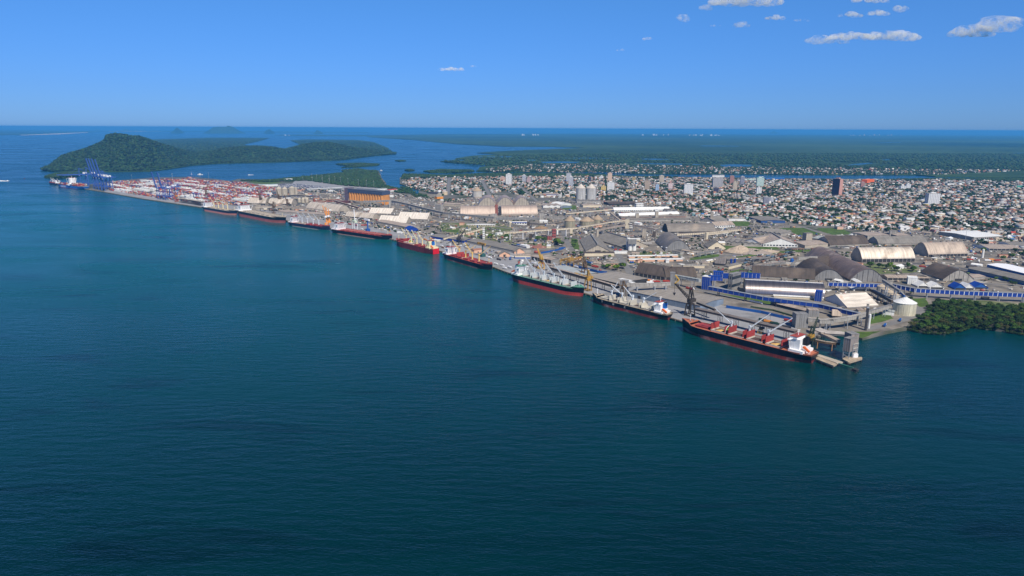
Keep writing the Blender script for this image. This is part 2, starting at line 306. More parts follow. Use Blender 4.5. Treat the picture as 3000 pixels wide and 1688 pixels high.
# ================================================================ shared paints and claddings
def corr(key, col, rough=.55, metal=.0, var=.18, streak=.3, axis=0, dirt=None): return mat(key, col, rough, metal, var, .06, streak, 1.1, axis, .4, dirt=dirt)
SILVER = mat('galvanised_roof', (.36,.315,.30), .30, .9, .08, .02, .22, 0, 0, .4)
SILVERW = mat('pale_galvanised_roof', (.62,.54,.44), .42, .25, .12, .04, .3, 0, dirt=((.30,.24,.18), .03, .60))
DARKR = corr('dusty_dark_roof', (.078,.060,.048), .75, .0, .22, .25, dirt=((.15,.115,.09), .02, .58))
BROWNR = corr('brown_weathered_roof', (.20,.145,.115), .5, .12, .25, .4, 1, dirt=((.38,.30,.24), .05, .60))
GREYR = corr('grey_fibre_roof', (.20,.185,.165), .8, 0, .2, .2, dirt=((.10,.09,.075), .03, .6))
TANR = corr('tan_dusty_roof', (.44,.36,.29), .6, .25, .15, .28, dirt=((.22,.18,.15), .03, .62))
QUAYR = corr('quay_shed_roof', (.27,.245,.215), .8, 0, .10, .22, 0, dirt=((.17,.15,.13), .012, .56))
WHITER = corr('white_metal_roof', (.74,.74,.72), .5, 0, .06, .10)
RUSTW = corr('rust_streaked_white_roof', (.66,.60,.52), .55, 0, .1, .3, dirt=((.45,.22,.10), .05, .62))
TEALR = corr('pale_roof_with_rib', (.33,.35,.34), .6)
WCON = mat('weathered_concrete', (.33,.31,.28), var=.22, scale=.15, streak=.25, ribaxis=0)
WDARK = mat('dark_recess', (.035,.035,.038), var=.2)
WGREY = corr('grey_cladding', (.23,.225,.22), .7)
WBLUEG = corr('blue_grey_cladding', (.17,.22,.29), .6)
WWHITE = mat('white_wall', (.70,.70,.67), var=.08, streak=.12)
WCREAM = mat('cream_wall', (.60,.52,.38), var=.1)
WPEACH = mat('peach_wall', (.66,.40,.27), var=.1)
WTAN = mat('tan_wall', (.40,.35,.28), var=.2, streak=.2)
BLUE = mat('royal_blue_cladding', (.010,.045,.27), .5, 0, .12, .05)
BLUED = mat('blue_screen_sheeting', (.015,.09,.32), .6, 0, .15, .05)
WHITEP = mat('white_paint', (.78,.78,.78), .5, var=.05)
STEELG = mat('galvanised_frame', (.42,.44,.46), .5, .4, .1)
STEELD = mat('dark_steel_frame', (.06,.055,.06), .6, .3, .2)
STEELR = mat('rusty_red_steel', (.26,.07,.04), .7, 0, .3)
BLUEC = mat('crane_blue_paint', (.045,.10,.34), .5, 0, .1)
YELL = mat('yellow_paint', (.62,.36,.04), .55, 0, .15)
ORAN = mat('orange_paint', (.72,.27,.04), .55, 0, .12)
CREAMP = mat('cream_paint', (.72,.62,.36), .5, 0, .08)
GRASS = mat('grass_cover', (.06,.105,.014), .9, 0, .45, .05, dirt=((.16,.14,.08), .03, .62))
SCRUB = mat('rough_grass_and_soil', (.10,.125,.045), .9, 0, .5, .05, dirt=((.28,.24,.17), .025, .52))
PAVE = mat('pale_concrete_paving', (.26,.26,.27), .85, 0, .16, .03, dirt=((.17,.17,.17), .02, .54))
ASPH = mat('dark_asphalt', (.085,.085,.088), .85, 0, .3, .04)
DUSTY = mat('dusty_yard', (.20,.178,.150), .9, 0, .4, .04, dirt=((.10,.093,.082), .022, .49))
GLASS = mat('window_glass', (.02,.03,.045), .15, 0, .2, spec=.6)
CONC = mat('pale_concrete', (.44,.42,.38), .8, 0, .15, .1)
AUTO = []      # (object, phrase, position): labels finished at the end from the landmarks around
LAND = []      # (phrase, position)
def landmark(phrase, P): LAND.append((phrase, Vector((P[0], P[1], 0))))
def pt(t, z=GZ): return G(t[0], t[1], t[2], z)
def rep(name, mb, m, parent, offs):
    o = None
    for q in offs:
        if o is None: o = c = mb.build(name, m, parent)
        else: c = bpy.data.objects.new(name, o.data); C.objects.link(c); c.parent = parent
        c.location = q
# ================================================================ buildings
def frame_of(A, B):
    A = pt(A); B = pt(B); d = B - A
    return A, d.length, math.atan2(d.y, d.x)
FOOT = []
def foot(A, yaw, L, D, pad=4): FOOT.append((A.x, A.y, math.cos(yaw), math.sin(yaw), L, D, pad))
def profile(kind, W, h, rise, p=2.3, n=18, k=1):
    if kind == 'gable': return [(0,h),(W/2,h+rise),(W,h)]
    if kind == 'multi':
        o = []
        for i in range(k): o += [(W*i/k, h), (W*(i+.5)/k, h+rise)]
        return o + [(W,h)]
    if kind == 'saw':
        o = []
        for i in range(k): o += [(W*i/k+.01, h+rise), (W*(i+1)/k, h)]
        return [(0,h)] + o
    if kind == 'flat': return [(0,h),(W/2,h+max(rise,.3)),(W,h)]
    if kind == 'mono': return [(0,h),(W,h+rise)]
    if kind == 'barrel' and p == 0: return [(W*(1-math.cos(math.pi*i/n))/2, h + rise*math.sin(math.pi*i/n)) for i in range(n+1)]
    if kind == 'barrel': return [(W*(i/n), h + rise*(1-abs(2*i/n-1)**p)) for i in range(n+1)]
    if kind == 'mansard': return [(0,h),(W*.2,h+rise*.62),(W*.5,h+rise),(W*.8,h+rise*.62),(W,h)]
def shed(name, label, cat, A, B, depth, h, kind='gable', rise=4, axis='x', roof=GREYR, wall=WCON, k=1, p=2.3, extras=(), over=.6, group=None, lm=None, zb=0):
    o, L, yaw = frame_of(A, B)
    if zb: o = o + Vector((0,0,zb))
    t = thing(name, label, cat, o, yaw, group); foot(o, yaw, L, depth)
    W, Ln = (depth, L) if axis == 'x' else (L, depth)
    pr = profile(kind, W, h, rise, p, k=k)
    def P3(u, z, l): return (l, u, z) if axis == 'x' else (u, l, z)
    # walls: one closed body under the roof profile
    mb = MB(); n = len(pr); poly = [(0,0)] + [(u, z) for u, z in pr] + [(W,0)]; m_ = len(poly); inn = [(min(max(u, .0), W), max(0, z-.25) if i not in (0, m_-1) else 0) for i, (u, z) in enumerate(poly)]
    vs = [P3(u, z, .3) for u, z in inn] + [P3(u, z, Ln-.3) for u, z in inn]
    mb.add(vs, [tuple(range(m_)), tuple(range(2*m_-1, m_-1, -1))] + [(i, (i+1) % m_, m_+(i+1) % m_, m_+i) for i in range(m_)])
    mb.build('wall', wall, t)
    # roof: a shell with eaves
    mb = MB(); ov = over; q = [(u + (-ov if i == 0 else ov if i == n-1 else 0), z + .05) for i, (u, z) in enumerate(pr)]
    th = .35; vs = []
    for l in (-ov, Ln+ov):
        vs += [P3(u, z+th, l) for u, z in q] + [P3(u, z, l) for u, z in q]
    fs = []
    for i in range(n-1):
        fs += [(i, i+1, 2*n+i+1, 2*n+i), (n+i, n+i+1, 3*n+i+1, 3*n+i), (i, i+1, n+i+1, n+i), (2*n+i, 2*n+i+1, 3*n+i+1, 3*n+i)]
    fs += [(0, n, 3*n, 2*n), (n-1, 2*n-1, 4*n-1, 3*n-1)]
    mb.add(vs, fs).build('roof', roof, t, smooth=kind == 'barrel')
    top = max(z for _, z in pr)
    for e in extras:
        if e == 'ridge':       # raised vent or conveyor housing along the ridge
            m2 = MB()
            if axis == 'x': m2.box(2, Ln-2, W/2-1.6, W/2+1.6, top-.5, top+2.4)
            else: m2.box(W/2-1.6, W/2+1.6, 2, Ln-2, top-.5, top+2.4)
            m2.build('ridge_housing', WGREY, t)
        elif e == 'ridgew':
            m2 = MB()
            if axis == 'x': m2.box(0, Ln, W/2-1.2, W/2+1.2, top-.3, top+.9)
            else: m2.box(W/2-1.2, W/2+1.2, 0, Ln, top-.3, top+.9)
            m2.build('ridge_cap', WHITER, t)
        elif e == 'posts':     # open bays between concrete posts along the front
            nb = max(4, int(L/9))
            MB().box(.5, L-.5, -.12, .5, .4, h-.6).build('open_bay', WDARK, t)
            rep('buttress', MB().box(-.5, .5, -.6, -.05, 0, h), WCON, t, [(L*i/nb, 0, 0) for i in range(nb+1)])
        elif e == 'windows':
            nb = max(3, int(L/7)); rep('window', MB().box(-L/nb*.33, L/nb*.33, -.1, .4, h*.35, h*.75), GLASS, t, [(L*(i+.5)/nb, 0, 0) for i in range(nb)])
        elif e == 'door':
            MB().box(L*.42, L*.58, -.14, .4, 0, min(h, 7)*.85).build('door', WDARK, t)
        elif e == 'doors':
            for f in (.15,.5,.85): MB().box(L*f-3, L*f+3, -.14, .4, 0, min(h,7)*.8).build('door', WDARK, t)
        elif e == 'gstripes':  # dark seams on the end wall
            m2 = MB()
            for f in (.2,.35,.5,.65,.8):
                zz = float(np.interp(f*W, [a for a,_ in pr], [b for _,b in pr]))
                m2.box(f*W-.35, f*W+.35, .05, .45, 0, zz-1.5)
            m2.build('wall_seams', STEELD, t)
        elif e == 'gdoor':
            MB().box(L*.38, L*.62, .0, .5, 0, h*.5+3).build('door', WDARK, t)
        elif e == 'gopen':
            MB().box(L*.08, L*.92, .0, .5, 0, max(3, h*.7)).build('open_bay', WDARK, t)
        elif e == 'skylights':
            nb = max(3, int(Ln/18)); m2 = MB()
            for i in range(nb):
                for f in (.22,.72):
                    zz = float(np.interp(f*W, [a for a,_ in pr], [b for _,b in pr])) + .55
                    c = P3(f*W, zz, Ln*(i+.5)/nb); m2.cbox(c[0], c[1], c[2], 3 if axis=='x' else 7, 7 if axis=='x' else 3, .3)
            m2.build('skylight', WHITER, t)
        elif e == 'chim': MB().cbox(L*.8, depth*.5, top+.5, 6, 6, 5).build('roof_hatch', WCON, t)
        elif e == 'bluebase': MB().box(-.25, L+.25, -.22, .3, 0, h*.4).build('base_band', BLUED, t)
        elif e == 'bluetop': MB().box(-.25, L+.25, -.22, .3, h*.72, h).build('blue_band', BLUE, t)
    if lm: landmark(lm, t.location)
    return t
def block(name, label, cat, A, B, depth, h, wall=WCON, roof=None, extras=(), group=None, lm=None, zb=0, win=0):
    """box building: walls, roof slab with parapet, window strips per storey"""
    o, L, yaw = frame_of(A, B); o = o + Vector((0,0,zb))
    t = thing(name, label, cat, o, yaw, group)
    MB().box(0, L, 0, depth, 0, h).build('wall', wall, t); foot(o, yaw, L, depth)
    MB().box(-.3, L+.3, -.3, depth+.3, h+.003, h+.5).build('roof', roof or GREYR, t)
    if win:
        for i in range(win):
            z0 = h*(i+.35)/win; z1 = h*(i+.72)/win
            MB().box(-.1, L+.1, -.1, depth+.1, z0, z1).build('window_band', GLASS, t)
        nb = max(2, int(L/5)); rep('wall_pier', MB().box(-L/nb*.18, L/nb*.18, -.25, -.11, 0, h), wall, t, [(L*(j+.5)/nb, 0, 0) for j in range(nb)])
    for e in extras:
        if e == 'ribs':
            m2 = MB(); nb = max(3, int(L/3.2))
            for j in range(nb+1): m2.box(L*j/nb-.12, L*j/nb+.12, -.15, .1, 0, h)
            nb = max(3, int(depth/3.2))
            for j in range(nb+1): m2.box(-.15, .1, depth*j/nb-.12, depth*j/nb+.12, 0, h); m2.box(L-.1, L+.15, depth*j/nb-.12, depth*j/nb+.12, 0, h)
            m2.build('cladding_ribs', STEELG, t)
        elif e == 'legs':
            for x, y in ((.6,.6),(L-.6,.6),(.6,depth-.6),(L-.6,depth-.6)): MB().box(x-.5,x+.5,y-.5,y+.5,-zb,0).build('leg', STEELG, t)
    if lm: landmark(lm, t.location)
    return t
def silo(label, r_, cx, yb, rp, ytop, ycone, m=CONC, roofm=None, group=None, lm=None, name='silo', ribs=True, z0=0, parts=()):
    base = G(r_, cx, yb, GZ); d = base - EYE; dist = abs((RM.transposed() @ d).z)
    rad = rp * REG[r_][2] * dist / F
    v = Vector((d.x, d.y, 0)).normalized(); c = base + v*rad      # measured row is the near foot of the wall
    H = hgt(c, r_, cx, ytop) ; Hc = max(H+1, hgt(c, r_, cx, ycone))
    t = thing(name, label, 'silo', c, 0, group); foot(c - Vector((rad,rad,0)), 0, 2*rad, 2*rad)
    mb = MB(); n = 28; mb.cyl(0,0,0,H,rad,n=n)
    mb.build('wall', m, t, smooth=True)
    if ribs:
        mb = MB()
        for i in range(14):
            a = 2*math.pi*i/14; mb.beam((rad*math.cos(a), rad*math.sin(a), 0), (rad*math.cos(a), rad*math.sin(a), H), .35)
        mb.build('stiffener', m, t)
    MB().cyl(0,0,H,Hc,rad*1.04,rad*.06,n=n).build('roof', roofm or m, t, smooth=False)
    MB().cyl(0,0,Hc-.5,Hc+1.6,rad*.10,n=8).build('roof_hatch', STEELG, t)
    if lm: landmark(lm, c)
    return t, c, rad, H, Hc
def gallery(label, pts, w=4, hh=4, m=WGREY, roofm=None, legs=None, ribs=None, legm=STEELG, name='conveyor_gallery', cat='conveyor', group=None, legw=.8, lattice=False, legstep=None):
    """covered conveyor along a line of (region, x, y, height): x,y is the picture point of its underside at that height above the ground"""
    P = [G(p[0], p[1], p[2], GZ + p[3]) for p in pts]
    o = P[0].copy(); o.z = GZ; t = thing(name, label, cat, o, 0, group); Q = [p - o for p in P]
    hb = MB(); rb = MB(); rf = MB()
    for a, b in zip(Q, Q[1:]):
        d = (b-a); dn = Vector((d.x, d.y, 0)).normalized(); s = Vector((-dn.y, dn.x, 0))*(w/2)
        ext = dn*.4; up = Vector((0,0,hh)); a2 = a - ext; b2 = b + ext
        vs = [a2-s, b2-s, b2+s, a2+s, a2-s+up, b2-s+up, b2+s+up, a2+s+up]
        hb.add(vs, [(0,3,2,1),(4,5,6,7),(0,1,5,4),(1,2,6,5),(2,3,7,6),(3,0,4,7)])
        up2 = Vector((0,0,.35)); s2 = s*1.12
        vs = [a2-s2+up, b2-s2+up, b2+s2+up, a2+s2+up, a2-s2+up+up2, b2-s2+up+up2, b2+s2+up+up2, a2+s2+up+up2]
        rf.add([v + Vector((0,0,.005)) for v in vs], [(0,3,2,1),(4,5,6,7),(0,1,5,4),(1,2,6,5),(2,3,7,6),(3,0,4,7)])
        if ribs:
            k = max(1, int(d.length/ribs[0]))
            for i in range(k+1):
                c = a + d*(i/k)
                for sg in (-1, 1):
                    q = c + s*sg*1.02; rb.beam(q, q+up, ribs[1], .2)
    hb.build('housing', m, t); rf.build('roof', roofm or WGREY, t)
    if ribs: rb.build('frame_strips', ribs[2], t)
    step = legstep or 28; tot = 0
    for a, b in zip(Q, Q[1:]):
        d = b-a; k = max(1, round(d.length/step)); dn = Vector((d.x, d.y, 0)).normalized(); s = Vector((-dn.y, dn.x, 0))*(w/2)*.9
        for i in range(k):
            c = a + d*((i+.5)/k)
            if c.z < 3: continue
            mb = MB()
            if lattice:
                for sg in (-1,1):
                    for e in (-1.6,1.6):
                        q = c+s*sg+dn*e; mb.beam((q.x,q.y,0), q, legw*.45)
                nl = max(2, int(c.z/3.5))
                for j in range(nl):
                    z0 = c.z*j/nl; z1 = c.z*(j+1)/nl
                    for sg in (-1,1):
                        q = c+s*sg; u, v = q+dn*1.6, q-dn*1.6; 
                        if j % 2: u, v = v, u
                        mb.beam((u.x,u.y,z0),(v.x,v.y,z1),.22)
            else:
                for sg in (-1,1): q = c+s*sg; mb.beam((q.x,q.y,0), q, legw)
                a1 = c+s; b1 = c-s; mb.beam((a1.x,a1.y,c.z*.55),(b1.x,b1.y,c.z*.55), legw*.6)
            mb.build('support_leg', legm, t)
    return t
def tower(label, r_, x0, x1, yb, yt, wall, band, floors=None, dr=.8, top=WCON, yaw=R(-8), style='bands', group='apartment and office towers of the town', lm=None, tank=True):
    cx = (x0+x1)/2; base = G(r_, cx, yb, GZ); dist = abs((RM.transposed() @ (base-EYE)).z); wpx = (x1-x0)*REG[r_][2]
    Wt = wpx*dist/F; W = Wt/(math.cos(yaw) + dr*abs(math.sin(yaw)) + .0); D = W*dr; H = hgt(base, r_, cx, yt)
    fl = floors or max(3, round(H/3.3))
    t = thing('apartment_tower', label, 'tower', base, yaw, group); foot(base - Vector((W/2,0,0)), yaw, W, D)
    MB().box(-W/2, W/2, 0, D, 0, H).build('wall', wall, t)
    MB().box(-W/2-.3, W/2+.3, -.3, D+.3, H+.003, H+.9).build('parapet', top, t)
    if tank: MB().box(-W*.22, W*.2, D*.3, D*.75, H+.9, H+.9+max(3,H*.06)).build('roof_tank_room', wall, t)
    if style == 'bands':
        rep('window_band', MB().box(-W/2-.1, W/2+.1, -.1, D+.1, 0, H*.30/fl), band, t, [(0, 0, H*(i+.38)/fl) for i in range(fl)])
        nb = max(2, int(W/6)); rep('wall_pier', MB().box(-W/nb*.2, W/nb*.2, -.35, -.12, 0, H), wall, t, [(-W/2+W*(j+.5)/nb, 0, 0) for j in range(nb)])
        rep('wall_pier', MB().box(-.35, -.12, -D*.12, D*.12, 0, H), wall, t, [(-W/2, D*.5, 0), (W/2+.47, D*.5, 0)])
    elif style == 'stripes':
        nb = max(3, int(W/4)); 
        rep('window_stripe', MB().box(-W/nb*.24, W/nb*.24, -.18, .3, H*.04, H*.97), band, t, [(-W/2+W*(j+.5)/nb, 0, 0) for j in range(nb)])
        rep('window_stripe', MB().box(-W/2-.18, -W/2+.3, -D*.07, D*.07, H*.04, H*.97), band, t, [(0, D*(j+.5)/3, 0) for j in range(3)])
        rep('window_stripe', MB().box(W/2-.3, W/2+.18, -D*.07, D*.07, H*.04, H*.97), band, t, [(0, D*(j+.5)/3, 0) for j in range(3)])
    if lm: landmark(lm, base)
    return t
# ================================================================ paving, yards, roads, grass
def gs(name, r_, pts, m, z, label, wob=0):
    P = GL(r_, pts, GZ)
    if wob: P = wobble(P, 12, wob, seed=len(pts))
    return sheet(name, P, GZ + z, m, label)
gs('ground', 'p', [(600,607),(694,621),(836,644),(968,667),(1146,699),(1290,734),(1449,782),(1494,799),(1712,857),(1965,929),(1998,939),(2300,1018),(2350,1003),(2420,977),(2527,985),(2655,957),(2700,900),(3300,890),(3300,705),(2900,690),(2700,655),(2450,690),(2300,650),(2100,640),(1950,600),(1740,580),(1560,590),(1450,570),(1300,590),(1200,572),(1100,555),(880,545),(700,535),(560,560)], DUSTY, .02, 'dusty yards between the port sheds')
gs('pavement', 'p', [(306,561.5),(420,581.5),(597,607.5),(694,621.5),(836,644.5),(968,667),(1146,699),(1290,734),(1449,782),(1494,799),(1712,857),(1965,929),(1998,939),(2300,1019),(2345,1003),(2335,970),(2332,942),(2128,898),(2060,880),(1900,836),(1760,806),(1640,774),(1500,735),(1400,708),(1290,690),(1146,668),(968,642),(836,622),(694,604),(597,592),(420,567),(306,552)], PAVE, .05, 'pale concrete quay apron')
gs('pavement', 'p', [(250,548),(341,530),(450,521),(566,519),(675,531),(787,552),(900,585),(850,618),(694,603),(597,591),(420,566),(306,551)], ASPH, .04, 'dark paving of the container yard')
gs('pavement', 'g', [(-150,120),(0,125),(460,190),(860,215),(1000,250),(900,280),(460,270),(0,250),(-250,230)], PAVE, .06, 'grey terminal yard beside the mangrove point')
gs('pavement', 'h', [(1500,500),(1700,440),(1900,420),(2576,470),(2576,560),(1900,520)], ASPH, .08, 'car storage lot behind the silos')
GRASSLIST = []
for p_ in [('d',[(510,840),(700,790),(890,790),(860,830),(700,850),(520,862)]),('d',[(1090,820),(1560,750),(1900,735),(2150,725),(2100,750),(1560,782),(1100,835)]),('d',[(990,1012),(1400,912),(1440,925),(1200,985),(1060,1018)]),
    ('d',[(1180,1030),(1290,985),(1292,1018),(1190,1040)]),('d',[(1040,382),(1230,377),(1290,405),(1230,440),(1090,436)]),('d',[(1620,462),(1940,457),(2170,540),(1880,552),(1700,482)]),('d',[(2100,462),(2400,462),(2557,545),(2290,545),(2150,500)]),
    ('b',[(270,892),(560,905),(770,898),(620,955),(540,982),(420,965)]),('b',[(620,660),(900,690),(930,740),(640,810)]),('b',[(1150,490),(1340,482),(1360,580),(1260,600)]),('a',[(810,412),(1400,505),(1820,575),(1840,640),(1400,560),(830,445)]),
    ('c',[(1160,420),(1240,430),(1270,560),(1180,560)]),('g',[(1680,740),(1900,740),(1880,770),(1700,765)]),('d',[(930,680),(1080,690),(1040,740),(960,735)]),('j',[(1050,690),(1220,690),(1240,745),(1060,745)]),
    ('h',[(1180,360),(1400,345),(1700,390),(1500,410),(1250,400)]),('d',[(1130,690),(1600,700),(1640,730),(1400,735),(1180,715)])]:
    GRASSLIST.append(p_); gs('grass', p_[0], p_[1], GRASS, .09, 'grass plot between the port yards', 2.0)
for p_ in [('b',[(1360,560),(1900,510),(2600,545),(2600,640),(2100,590),(1500,640)]),('c',[(380,480),(900,480),(1000,560),(420,520)]),('g',[(1640,650),(2400,660),(2557,720),(2557,900),(2200,860),(1700,780)]),('e',[(540,1160),(1200,1180),(1400,1270),(760,1290),(640,1240)]),
    ('d',[(1030,740),(1140,690),(1500,710),(1590,750),(1100,770)]),('c',[(1850,690),(2000,600),(2300,590),(2557,590),(2557,640),(1900,740)])]:
    gs('ground', p_[0], p_[1], SCRUB, .07, 'rough grass and bare soil', 3.0)
PR = random.Random(91)
for k, (nm, m_) in enumerate([('light', mat('light_yard_concrete',(.34,.32,.29),.9,0,.2,.05)), ('dark', ASPH), ('brown', mat('oily_brown_yard',(.13,.095,.07),.95,0,.3,.06))]):
    mbp = MB(); done = []; BY = [(1500,760),(1700,800),(1900,700),(2100,720),(2300,780),(2600,800),(2850,800),(1300,640),(1100,600),(900,570),(2000,640),(1700,680),(1500,690),(2400,700),(2700,740)]
    for j in range(260):
        cx_, cy_ = PR.choice(BY); b = G('p', cx_+PR.uniform(-140,140), cy_+PR.uniform(-28,28), GZ); w_, d_ = PR.uniform(14,70), PR.uniform(8,30); r_ = math.hypot(w_,d_)/2
        if any((b.x-x)**2+(b.y-y)**2 < (r_+q)**2 for x,y,q in done): continue
        X_, Y_ = proj(b)
        if Y_ > np.interp(X_, [700,1146,1494,1998,2300,2700,3000], [590,670,770,900,930,850,850]): continue
        done.append((b.x,b.y,r_)); a = PR.choice([-.87,-.2,-.12,.7]); c_, s_ = math.cos(a), math.sin(a)
        mbp.add([(b.x+u*w_/2*c_-v*d_/2*s_, b.y+u*w_/2*s_+v*d_/2*c_, GZ+.026+.008*k) for u,v in ((-1,-1),(1,-1),(1,1),(-1,1))], [(0,1,2,3)])
    tag(mbp.build('pavement', m_, fix=False), nm+' paved patches of the port yards', kind='structure')
def road(name, pts, wd, m, z=.12, label='road', close=False):
    P = [pt(p) for p in pts]; L_ = []; R_ = []
    for i, p in enumerate(P):
        d = (P[min(i+1, len(P)-1)] - P[max(i-1, 0)]).normalized(); s = Vector((-d.y, d.x, 0))*wd/2; L_.append(p+s); R_.append(p-s)
    return sheet(name, L_ + R_[::-1], GZ+z, m, label)
ROADM = mat('worn_road', (.17,.165,.16), .85, 0, .15, .05); LINEM = mat('white_line', (.6,.6,.6), .7, 0, .1)
ROADS = [([('c',1745,600),('c',1790,690),('c',1860,790),('c',1925,890)], 15),([('j',1130,590),('j',1240,665),('j',1340,745),('j',1430,800)], 14),([('g',1775,90),('g',1765,200),('g',1755,300)], 16),([('g',2185,120),('g',2230,220),('g',2280,310)], 16),
  ([('b',1150,455),('b',1600,475),('b',2100,495),('b',2700,520)], 16),([('b',560,878),('b',800,828),('b',1000,770),('b',1170,715),('b',1260,640),('b',1230,590)], 14),([('d',520,872),('d',800,838),('d',1000,800),('d',1150,770)], 7),([('c',0,440),('c',200,480),('c',560,560),('c',800,560),('c',1090,530)], 10),
  ([('g',1600,610),('g',1750,640),('g',2100,650),('c',400,300),('c',900,310)], 12),([('a',0,245),('a',400,330),('a',800,420),('a',1250,520),('a',1830,650)], 9),([('c',1150,745),('c',1500,800),('c',1850,870),('a',100,270)], 9),([('e',1180,1180),('e',1400,1260),('e',1900,1400),('e',2600,1440)], 10),
  ([('d',1250,430),('d',1700,440),('d',2500,450),('e',1300,830),('e',1900,870),('e',2700,900)], 12),([('c',1060,330),('c',1120,480),('c',1180,560)], 12),([('k',1500,960),('k',1700,1030),('k',1830,1045)], 10),([('j',520,440),('j',600,520),('j',740,640)], 13)]
for pts_, wd in ROADS: road('road', pts_, wd, ROADM, .12, 'grey port or town road')
for i, (x0, y0, x1, y1) in enumerate([(1130,925,1830,770),(1160,955,1850,790),(1150,880,1800,765),(1040,905,1500,830)]):
    road('railway', [('d',x0,y0),('d',(x0+x1)/2,(y0+y1)/2-3),('d',x1,y1)], 3, ASPH, .14 + .01*i, 'dark railway track of the port sidings')
# ================================================================ big port buildings
S = shed
S('grain_shed','long shiny silver barrel shed behind the near blue gallery','warehouse',('a',1212,438),('a',2195,490),48,2,'barrel',20,'x',SILVER,WCON,p=0,extras=('ridgew',),lm='the shiny silver barrel shed')
S('grain_shed','dark dusty barrel shed right behind the shiny silver one','warehouse',('a',1290,222),('a',2075,272),44,3,'barrel',17,'x',DARKR,WCON,p=1.9)
S('grain_shed','dark barrel shed with a plain light grey arched end wall','warehouse',('d',2055,1112),('d',2440,1124),125,2.5,'barrel',20,'y',DARKR,WGREY,p=2.0,extras=('gdoor',))
S('grain_shed','largest brown streaked barrel shed with vertical seams on its end','warehouse',('b',385,276),('b',815,284),262,3,'barrel',22.5,'y',BROWNR,WGREY,p=1.9,extras=('gstripes',),lm='the largest brown barrel shed')
S('grain_shed','blackish barrel shed wedged behind the two arched end walls','warehouse',('d',1850,950),('d',2170,1000),120,3,'barrel',19,'y',DARKR,WGREY,p=1.7)
S('salt_shed','tent shaped rusty white shed beside the row of small silos','warehouse',('b',40,500),('b',350,608),60,1.2,'gable',15,'y',RUSTW,WHITER,over=.8,lm='the tent shaped white shed')
silo('big round silo with a white conical roof at the dock road','b',1050,708,130,532,470,mat('cream_concrete',(.52,.49,.38),.8,0,.12,.2,.25),WHITER,lm='the big conical silo')
for i,(x,y,tp,cn) in enumerate([(765,436,335,305),(818,470,372,345),(875,505,408,380),(930,535,440,412)]):
    silo(['farthest','second','third','nearest'][i]+' of the four small concrete silos under the sloping conveyor','b',x,y,50,tp,cn,CONC,mat('tan_cone',(.45,.37,.27)),group='four small silos in a row')
gallery('sloping covered conveyor over the four small silos',[('b',795,275,30),('b',900,345,28),('b',1010,415,26)],3.5,3.5,WGREY,legstep=30,legw=1.2)
gallery('covered conveyor from the four small silos to the big conical one',[('b',1000,410,26),('b',1060,470,20)],3,3.5,BLUED)
gallery('low dark conveyor along the foot of the four small silos',[('b',640,395,6),('b',780,470,6),('b',915,545,7)],5,5,DARKR,legstep=22)
gallery('grey sloping conveyor up to the foot of the conical silo',[('b',600,690,9),('b',885,605,12)],4,5,WCON,legstep=25)
S('grain_shed','pale silvery barrel shed on open brick bays beside the garden','warehouse',('e',532,1150),('e',1190,1140),45,8,'barrel',22,'x',SILVERW,WTAN,p=2.0,extras=('posts',),lm='the pale barrel shed by the garden')
S('grain_shed','pale barrel shed with a rounded right shoulder and open bays','warehouse',('e',1360,1080),('e',1850,1068),52,6,'barrel',24,'x',TANR,WTAN,p=1.9,extras=('posts',))
S('grain_shed','long mossy dark shed behind the pale barrel sheds','warehouse',('e',740,928),('e',1350,918),45,3,'mansard',15,'x',GREYR,WCON,extras=('chim',))
S('grain_shed','dark grey shed with a hipped left end above the brown barrel','warehouse',('e',130,948),('e',620,928),52,3,'mansard',19,'x',DARKR,WCON,extras=('chim',))
S('warehouse','flat pinkish roofed warehouse left of the grey block','warehouse',('e',600,852),('e',870,842),65,8,'flat',2,'x',TANR,WCON)
block('grey_block','plain grey windowless block between two low warehouses','building',('e',875,830),('e',960,835),25,17,WCON)
S('warehouse','low grey roofed warehouse right of the plain grey block','warehouse',('e',965,845),('e',1130,840),55,7,'flat',2,'x',TANR,WCON)
S('warehouse','broad bright white roofed warehouse with grey walls near the town','warehouse',('e',1930,876),('e',2290,858),110,9,'flat',2.5,'x',WHITER,WCON,extras=('windows',),lm='the broad white warehouse')
S('warehouse','low tan roofed hall in front of the broad white warehouse','warehouse',('e',2120,1000),('e',2530,1005),70,5,'gable',4,'x',TANR,WWHITE,extras=('posts',))
S('warehouse','grey roofed hall at the right edge behind the tan hall','warehouse',('e',2390,960),('e',2800,970),60,6,'gable',3,'x',GREYR,WWHITE)
silo('slender white water tower beside the tan roofed hall','e',2036,1092,13,985,980,WWHITE,WWHITE,name='water_tower',ribs=False)
S('grain_shed','dark curved gable shed with a pale arched front at the white tents','warehouse',('e',1545,1378),('e',1930,1378),75,3,'barrel',19,'y',DARKR,WCON,p=1.5,extras=('gdoor','gstripes'),lm='the dark curved gable shed')
S('warehouse','low annex with a lean roof beside the dark curved gable shed','warehouse',('e',1875,1376),('e',2070,1352),26,5,'gable',2,'x',TANR,WCON)
S('warehouse','very long dark roofed shed running to the right edge','warehouse',('e',1850,1268),('e',2950,1525),32,8,'mono',3,'x',GREYR,WBLUEG,extras=('bluebase',),lm='the very long dark roofed shed')
S('warehouse','long gleaming white roofed shed with a blue wall at the right edge','warehouse',('e',2090,1212),('e',2950,1425),48,7,'flat',2,'x',mat('gleaming_white_roof',(.82,.82,.82),.4,0,.03),BLUED,lm='the gleaming white shed')
block('white_block','tall plain white tank building beside the open hangar','building',('b',1100,312),('b',1222,322),20,13,WWHITE,WHITER,extras=('ribs',))
S('hangar','low hangar with a wide dark opening near the white tank building','hangar',('b',850,262),('b',1370,268),28,5,'gable',3,'x',TANR,WCON,extras=('posts',))
